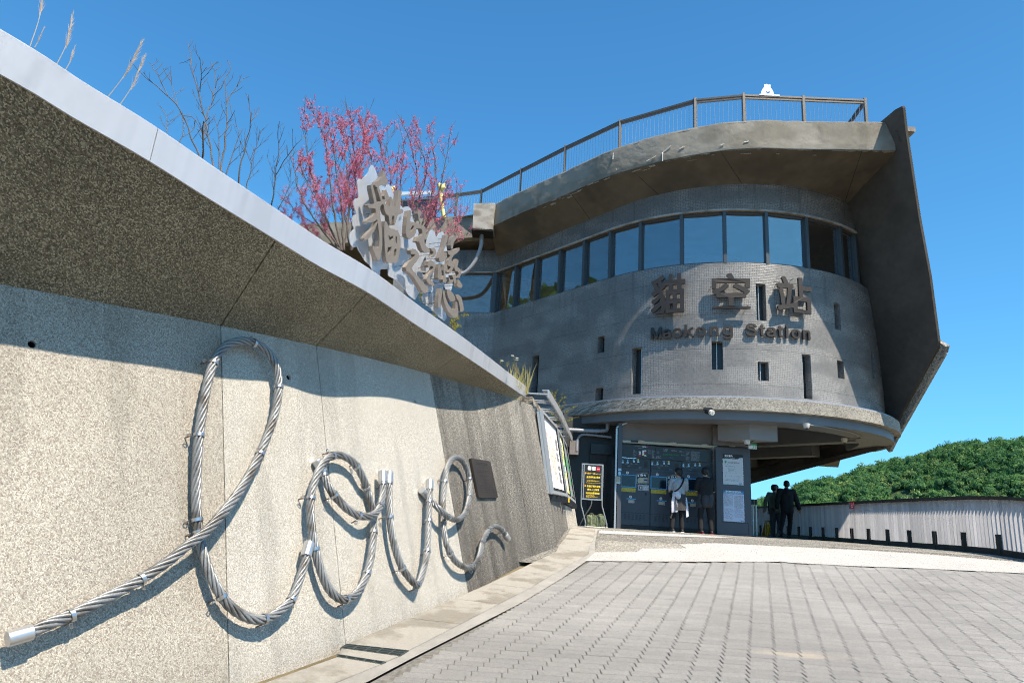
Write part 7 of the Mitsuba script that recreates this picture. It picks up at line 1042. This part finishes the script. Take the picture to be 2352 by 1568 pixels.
man('person in a grey green top, left of the large dark figure by the fence', (8.98, 23.0, 0), .1, J, dict(top='cloth_green', legs='cloth_denim', shoe='shoe_black', sole='shoe_black', sleeve='long', hem=-.02, loose=.015), turn=-.9)
J = {**STAND(1.70), 'shl': (-.18, 0, 1.39), 'shr': (.18, 0, 1.39), 'ell': (-.22, -.02, 1.10), 'elr': (.22, .02, 1.10), 'wrl': (-.22, .06, .86), 'wrr': (.22, .1, .86), 'hal': (-.22, .12, .76), 'har': (.22, .15, .76), 'knl': (-.1, .05, .48), 'knr': (.1, -.02, .48), 'anl': (-.1, .06, .095), 'anr': (.1, -.08, .095), 'tol': (-.10, .24, .045), 'tor': (.1, .10, .045)}
man('person half hidden behind the large dark figure by the fence', (9.26, 23.6, 0), 0., J, dict(top='cloth_charcoal', legs='cloth_denim', shoe='shoe_black', sole='shoe_black', sleeve='long', hem=-.02, loose=.015))

# ================================================================== CALLIGRAPHY SIGN above the wall
SP, ST_ = A_(D['SIGN0']), A_(D['SIGNT']); SNn = A_(ST_[1], -ST_[0], 0)
cs_k = thing('calligraphy_sign', 'brown brush style Chinese characters on silver cloud shaped plates standing above the wall capping', 'sign')
def smooth_poly(p, r): return p.buffer(r).buffer(-2 * r).buffer(r)
for i, pl_ in enumerate(D['PLATES']):
    p = smooth_poly(Polygon(pl_).buffer(0), .008).intersection(sbox(-9, 1.975 - SP[2], 9, 9)); part(cs_k, 'plate', place(extrude(p.segmentize(.05), .008), SP - SNn * (.004 + .03 * i), ST_, (0, 0, 1), SNn), 'sign_plate')
for g_ in D['SIGN']:
    u_ = unary_union([Polygon(f, h).buffer(0) for f, h in g_]).buffer(.005).buffer(-.005); TH_ = .045
    m = extrude(u_.simplify(.002), TH_); part(cs_k, 'character', place(m, SP + SNn * (.15 - TH_), ST_, (0, 0, 1), SNn), 'sign_brown')
    for p in polys(u_):
        x0, y0, x1, y1 = p.bounds
        for fx, fy in ((.2, .2), (.7, .8)):
            q = p.representative_point() if not p.contains(affinity.translate(p.centroid, (fx - .5) * (x1 - x0), (fy - .5) * (y1 - y0))) else affinity.translate(p.centroid, (fx - .5) * (x1 - x0), (fy - .5) * (y1 - y0))
            b = SP + ST_ * q.x + A_(0, 0, q.y); part(cs_k, 'rod', tube(np.stack([b - SNn * .06, b + SNn * .12]), .0028, 5), 'black_metal')
for x, z0, z1 in ((-.55, -.3, .3), (-.2, -.35, .6), (.25, -.4, .3), (.75, -.5, .1), (1.05, -.6, -.1)): part(cs_k, 'post', bar(SP + ST_ * x - SNn * .10 + A_(0, 0, 1.95 - SP[2]), SP + ST_ * x - SNn * .10 + A_(0, 0, z1), .04, .04), 'alu')

# ================================================================== TREES AND PLANTS
def limb(P, r0, r1, n=6): C = resample(np.array(P, float), .05); C = C + (np.stack([meshkit.noise(C * 6, s) for s in (1, 2, 3)], 1) - .5) * .03; return tube(C, np.linspace(r0, r1, len(C)), n), C
def twigs(C, r, step, L, rise, lvl=1, spread=1.):
    out, tips = [], []
    s = np.r_[0, np.cumsum(np.linalg.norm(np.diff(C, axis=0), axis=1))]; d = .15 * s[-1] + r.random() * step
    while d < s[-1] * .99:
        p = A_(*[np.interp(d, s, C[:, k]) for k in range(3)]); q = A_(*[np.interp(min(d + .05, s[-1]), s, C[:, k]) for k in range(3)]); t = unit(q - p + 1e-6); a = r.uniform(0, 2 * math.pi); sd = A_(math.cos(a), math.sin(a), 0)
        l = L * r.uniform(.4, 1.1) * (1 - .5 * d / s[-1]); dr_ = unit(t * .7 + sd * spread * .75 + A_(0, 0, rise)); pts = [p, p + dr_ * l * .5 + A_(0, 0, .05 * l), p + dr_ * l + A_(0, 0, .22 * l)]; out.append(np.array(pts)); d += step * r.uniform(.6, 1.5)
    return out
def tree(key, label, cat, group, limbs, bs, seed, step=.16, L=.5, rise=.5, tr=(.004, .0022), blossom=0, bsz=.022, lo=.0, r2=.45):
    r = random.Random(seed); k = thing(key, label, cat, group); main, sub, tw = [], [], []
    for P, r0, r1 in limbs:
        m, C = limb(P, r0, r1); main.append(m); sub += [(q, .45 * (r0 + r1) / 2) for q in twigs(C, r, step, L, rise)]
    ms = []
    for q, rr0 in sub:
        C = resample(q, .06); rad = max(min(rr0, tr[0] * 1.6), tr[0]); ms.append(tube(C, np.linspace(rad, tr[1], len(C)), 4, False)); tw.append(C)
        for q2 in twigs(C, r, step * .8, L * r2, rise * .8): C2 = resample(q2, .07); ms.append(tube(C2, np.linspace(tr[1] * 1.2, tr[1] * .75, len(C2)), 3, False)); tw.append(C2)
    part(k, 'trunk', cat_(main), bs, smooth=True); part(k, 'branches', cat_(ms), bs, smooth=True, kind='stuff')
    if blossom:
        pts = np.vstack(tw); zmin, zmax = pts[:, 2].min(), pts[:, 2].max(); cl = meshkit.fbm(pts * 2.1, 3, seed); hgt = (pts[:, 2] - zmin) / (zmax - zmin)
        ok = pts[(cl > .42) & (hgt > lo) & (hgt < .93)]; idx = [r.randrange(len(ok)) for _ in range(min(blossom, 3 * len(ok)))]; V, F = [], []
        for i in idx:
            for _ in range(3):
                c = ok[i] + A_(r.gauss(0, .022), r.gauss(0, .022), r.gauss(-.006, .02)); a, b = unit(nrg.normal(size=3)), unit(nrg.normal(size=3)); s_ = bsz * r.uniform(.5, 1.1); n = len(V); V += [c - a * s_, c + b * s_ * .7, c + a * s_, c - b * s_ * .7]; F += [(n, n + 1, n + 2), (n, n + 2, n + 3)]
        part(k, 'blossoms', (np.array(V), np.array(F)), 'blossom', kind='stuff')
    return k
TB = D['TREES']
tree('bare_tree', 'leafless tree with long thin grey branches behind the wall capping', 'tree', None, [(P, a, b) for P, a, b in TB['bare']], 'bark_pale', 3, .17, .34, .35, (.0045, .0026), r2=.40)
tree('bare_tree', 'small leafless tree between the tall bare tree and the pink blossoming trees', 'tree', None, [(P, a, b) for P, a, b in TB['bare2']], 'bark_pale', 5, .12, .38, .45, (.004, .0024))
for i, (lab, lst) in enumerate(zip(('pink blossoming cherry tree on the left, next to the small bare tree', 'pink blossoming cherry tree directly behind the tall first character of the sign', 'thinly blossoming cherry tree on the right in front of the roof railing'), TB['cherry'])):
    tree('cherry_tree', lab, 'tree', 'pink cherry trees behind the wall', [(P, a, b) for P, a, b in lst], 'bark', 20 + i, .13, .50, .55, (.0042, .0024), blossom=(3300, 3100, 1500)[i], bsz=.020, lo=(.12, .1, .1)[i], r2=.5)
# plumes of tall grass over the left end of the capping
def plume(label, p, q, bend, ln):
    k = thing('plume_grass', label, 'grass plume', 'tall grass plumes above the wall'); p, q = A_(p), A_(q); r = random.Random(int(abs(p[0] * 1000))); C = resample(np.stack([p, (p + q) / 2 + A_(bend * .3, 0, 0), q]), .03); part(k, 'stem', tube(C, np.linspace(.004, .0015, len(C)), 4), 'plume'); V, F = [], []
    d = unit(C[-1] - C[-4]); n = int(120 * ln / .4)
    for i in range(n):
        u = r.random(); b = C[-1] - d * ln * .55 + d * ln * u * .8; a = unit(d * 1.6 + A_(r.gauss(0, .22) + .12, r.gauss(0, .22), 0)); l = ln * .28 * (1.1 - .6 * u); w = unit(np.cross(a, A_(r.gauss(0, 1), 1, 0))) * .0018; m = len(V); V += [b - w, b + w, b + a * l]; F.append((m, m + 1, m + 2))
    part(k, 'plume', (np.array(V), np.array(F)), 'plume', kind='stuff')
for lab, p, q, b, ln in TB['plumes']: plume(lab, p, q, b, ln)
def shrub(key, label, cat, stems, bs, seed, leaf=.016, n=26, flowers=None):
    r = random.Random(seed); k = thing(key, label, cat, None); st_, V, F = [], [], []
    for P in stems:
        C = resample(np.array(P, float), .03); st_.append(tube(C, np.linspace(.005, .002, len(C)), 4))
        for _ in range(n):
            c = C[int(len(C) * r.uniform(.15, .999))] + nrg.normal(size=3) * .012; a, b = unit(nrg.normal(size=3)), unit(nrg.normal(size=3)); s_ = leaf * r.uniform(.5, 1.2); m = len(V); V += [c - a * s_, c + b * s_ * .6, c + a * s_, c - b * s_ * .6]; F += [(m, m + 1, m + 2), (m, m + 2, m + 3)]
    part(k, 'stems', cat_(st_), 'bark'); part(k, 'leaves', (np.array(V), np.array(F)), bs, kind='stuff')
    if flowers: part(k, 'flower', cat_([lathe(A_(f), [(0, .0), (.02, .002), (.024, .008), (.01, .012), (0, .014)], 8) for f in flowers]), 'cat_white', kind='stuff')
for a in TB['shrubs']: shrub(*a)
# blades of grass at the end of the capping
k = thing('grass_tuft', 'tuft of yellow green grass blades at the end of the wall capping', 'grass'); V, F, r = [], [], random.Random(4)
for i in range(70):
    b = A_(.12, 10.2, 2.0) + A_(r.uniform(-.12, .18), r.uniform(-.35, .5), 0); h = r.uniform(.12, .42); t = b + A_(r.gauss(.03, .06), r.gauss(0, .06), h); w = A_(.005, .002, 0); m_ = (b + t) / 2 + A_(0, 0, h * .12); m = len(V); V += [b - w, b + w, m_ + w * .8, m_ - w * .8, t]; F += [(m, m + 1, m + 2), (m, m + 2, m + 3), (m + 3, m + 2, m + 4)]
part(k, 'blades', (np.array(V), np.array(F)), 'grass_dry', kind='stuff')
# ground cover on the terrace
V, F, r = [], [], random.Random(9)
for i in range(9000):
    y = r.uniform(3, 16); x = r.uniform(-6, -.35) if y < 10 else r.uniform(-4, .5); x = min(x, float(cap_at(min(y, 10))[0]) - .62 if y < 10 else .0 + (y - 10.7) * .12 - .1); h = r.uniform(.04, .16); b = A_(x, y, 1.99); a = nrg.normal(size=3) * .03; m = len(V); V += [b - A_(a[0], a[1], 0), b + A_(a[0], a[1], 0), b + A_(a[1], a[2], h)]; F.append((m, m + 1, m + 2))
obj('ground_cover', (np.array(V), np.array(F)), 'grass_dry', label='low dry grass and weeds covering the planted terrace behind the wall', kind='stuff'); labels['ground_cover']['category'] = 'grass'

# ================================================================== WOODED HILL
RB = [.1, .25, .358, .385, .414, .427, .46, .481, .511, .526, .559, .578, .614, .633, .658, .682, .71, .738, .763, .9, 1.2, 2.]
RE = [.012, .032, .0458, .0541, .06, .0698, .08, .0818, .0915, .0949, .0987, .104, .106, .1126, .1181, .1199, .1227, .1261, .1274, .135, .12, .08]
def hill_z(x, y):
    X, Y = np.asarray(x, float), np.asarray(y, float); d = np.hypot(X, Y); b = X / np.maximum(Y, 1.)
    e = np.interp(b, RB, RE); f = np.clip((d - 120.) / 230., 0, 1.); f = f * f * (3 - 2 * f)
    return -46 + (46 + .16 + e * d - 6.5) * f + (meshkit.fbm(np.stack([X / 45., Y / 45., X * 0], -1), 3, 5) - .5) * 16 * np.clip(f * (1.25 - f) * 3, 0, 1)
bb, dd = np.meshgrid(np.linspace(.05, 1.25, 110), np.linspace(110, 420, 70), indexing='ij'); X = bb * dd / np.sqrt(1 + bb**2); Y = dd / np.sqrt(1 + bb**2)
struct('hill', grid(np.stack([X, Y, hill_z(X, Y)], -1)), 'hill_soil', smooth=True)
def forest():
    r = np.random.default_rng(11); n = 4300; b = r.uniform(.33, .80, n); d = 350 - np.abs(r.normal(0, 1, n)) * 0 - 215 * r.uniform(0, 1, n)**1.25; x, y = b * d / np.sqrt(1 + b * b), d / np.sqrt(1 + b * b); z = hill_z(x, y); keep = (z - .16) / d > -.012
    x, y, z, d, b = (q[keep] for q in (x, y, z, d, b)); order = np.argsort(d); x, y, z, d = (q[order] for q in (x, y, z, d)); V, F, UV, cv, cf, off, co = [], [], [], [], [], 0, 0; ico = trimesh.creation.icosphere(1, 1.)
    for i in range(len(x)):
        R = r.uniform(1.15, 2.4) * (1.1 if d[i] > 300 else 1.); c = A_(x[i], y[i], z[i] + R * r.uniform(.3, .95) + (R * .5 if r.random() < .05 else 0)); sz = A_(R, R, R * r.uniform(.75, 1.15)); tone, warm = float(np.clip(.5 + (meshkit.fbm(c / 28., 3, 8) - .5) * 2.2 + r.normal(0, .22), 0, 1)), r.random()
        lobes = r.normal(size=(5, 3)); lobes[:, 2] = np.abs(lobes[:, 2]) * .9; lobes /= np.linalg.norm(lobes, axis=1, keepdims=True); m = 135
        l = lobes[r.integers(0, 5, m)] * .55; q = r.normal(size=(m, 3)); q /= np.linalg.norm(q, axis=1, keepdims=True); p = c + (l + q * .62 * r.uniform(.55, 1.15, (m, 1))) * sz
        nn = q + r.normal(size=(m, 3)) * .55; nn /= np.linalg.norm(nn, axis=1, keepdims=True); a = np.cross(nn, r.normal(size=(m, 3))); a /= np.linalg.norm(a, axis=1, keepdims=True); bq = np.cross(nn, a); s = r.uniform(.14, .34, (m, 1)) * (R / 2.0)
        V.append(np.stack([p - a * s, p - bq * s * .8, p + a * s, p + bq * s * .8], 1).reshape(-1, 3)); k4 = np.arange(m) * 4 + off; F.append(np.vstack([np.stack([k4, k4 + 1, k4 + 2], 1), np.stack([k4, k4 + 2, k4 + 3], 1)])); off += 4 * m; UV.append(np.tile([tone, warm], (4 * m, 1)))
        cv.append(c + ico.vertices * sz * .66 + r.normal(size=ico.vertices.shape) * .1); cf.append(ico.faces + co); co += len(ico.vertices)
    scene['forest__001'] = mikit.ply((np.vstack(V), np.vstack(F)), 'forest_leaf', uv=np.vstack(UV)); scene['forest__002'] = mikit.ply((np.vstack(cv), np.vstack(cf)), 'forest_core')
    labels['forest'] = {'label': 'dense green broadleaf forest covering the hillside beyond the fence', 'category': 'forest', 'kind': 'stuff'}
forest()
# wooded slope to the left of the station, mirrored in the side windows
def woodland():
    r = np.random.default_rng(5); V, F, off, n = [], [], 0, 0
    for i in range(90):
        x = -24 - 16 * r.random(); y = 12 + 36 * r.random(); c = A_(x, y, 6 + 7 * r.random() + (-x - 24) * .45); R = r.uniform(2., 3.6); m = 220; q = r.normal(size=(m, 3)); q /= np.linalg.norm(q, axis=1, keepdims=True); pnt = c + q * R * r.uniform(.5, 1.1, (m, 1)); a = r.normal(size=(m, 3)); a /= np.linalg.norm(a, axis=1, keepdims=True); b = np.cross(a, r.normal(size=(m, 3))); b /= np.linalg.norm(b, axis=1, keepdims=True); s = r.uniform(.35, .7, (m, 1))
        V.append(np.stack([pnt - a * s, pnt - b * s * .7, pnt + a * s, pnt + b * s * .7], 1).reshape(-1, 3)); k4 = np.arange(m) * 4 + off; F.append(np.vstack([np.stack([k4, k4 + 1, k4 + 2], 1), np.stack([k4, k4 + 2, k4 + 3], 1)])); off += 4 * m
    X, Y = np.meshgrid(np.linspace(-60, -22.2, 12), np.linspace(5, 60, 14), indexing='ij'); struct('wooded_slope', grid(np.stack([X, Y, 1.9 + np.clip(-X - 22, 0, 40) * .62], -1)), 'hill_soil', smooth=True)
    obj('woodland', (np.vstack(V), np.vstack(F)), 'forest_leaf', uv=np.tile([.3, .2], (off, 1)), label='dense green trees on the slope left of the station, mirrored in the side windows', kind='stuff'); labels['woodland']['category'] = 'forest'
woodland()
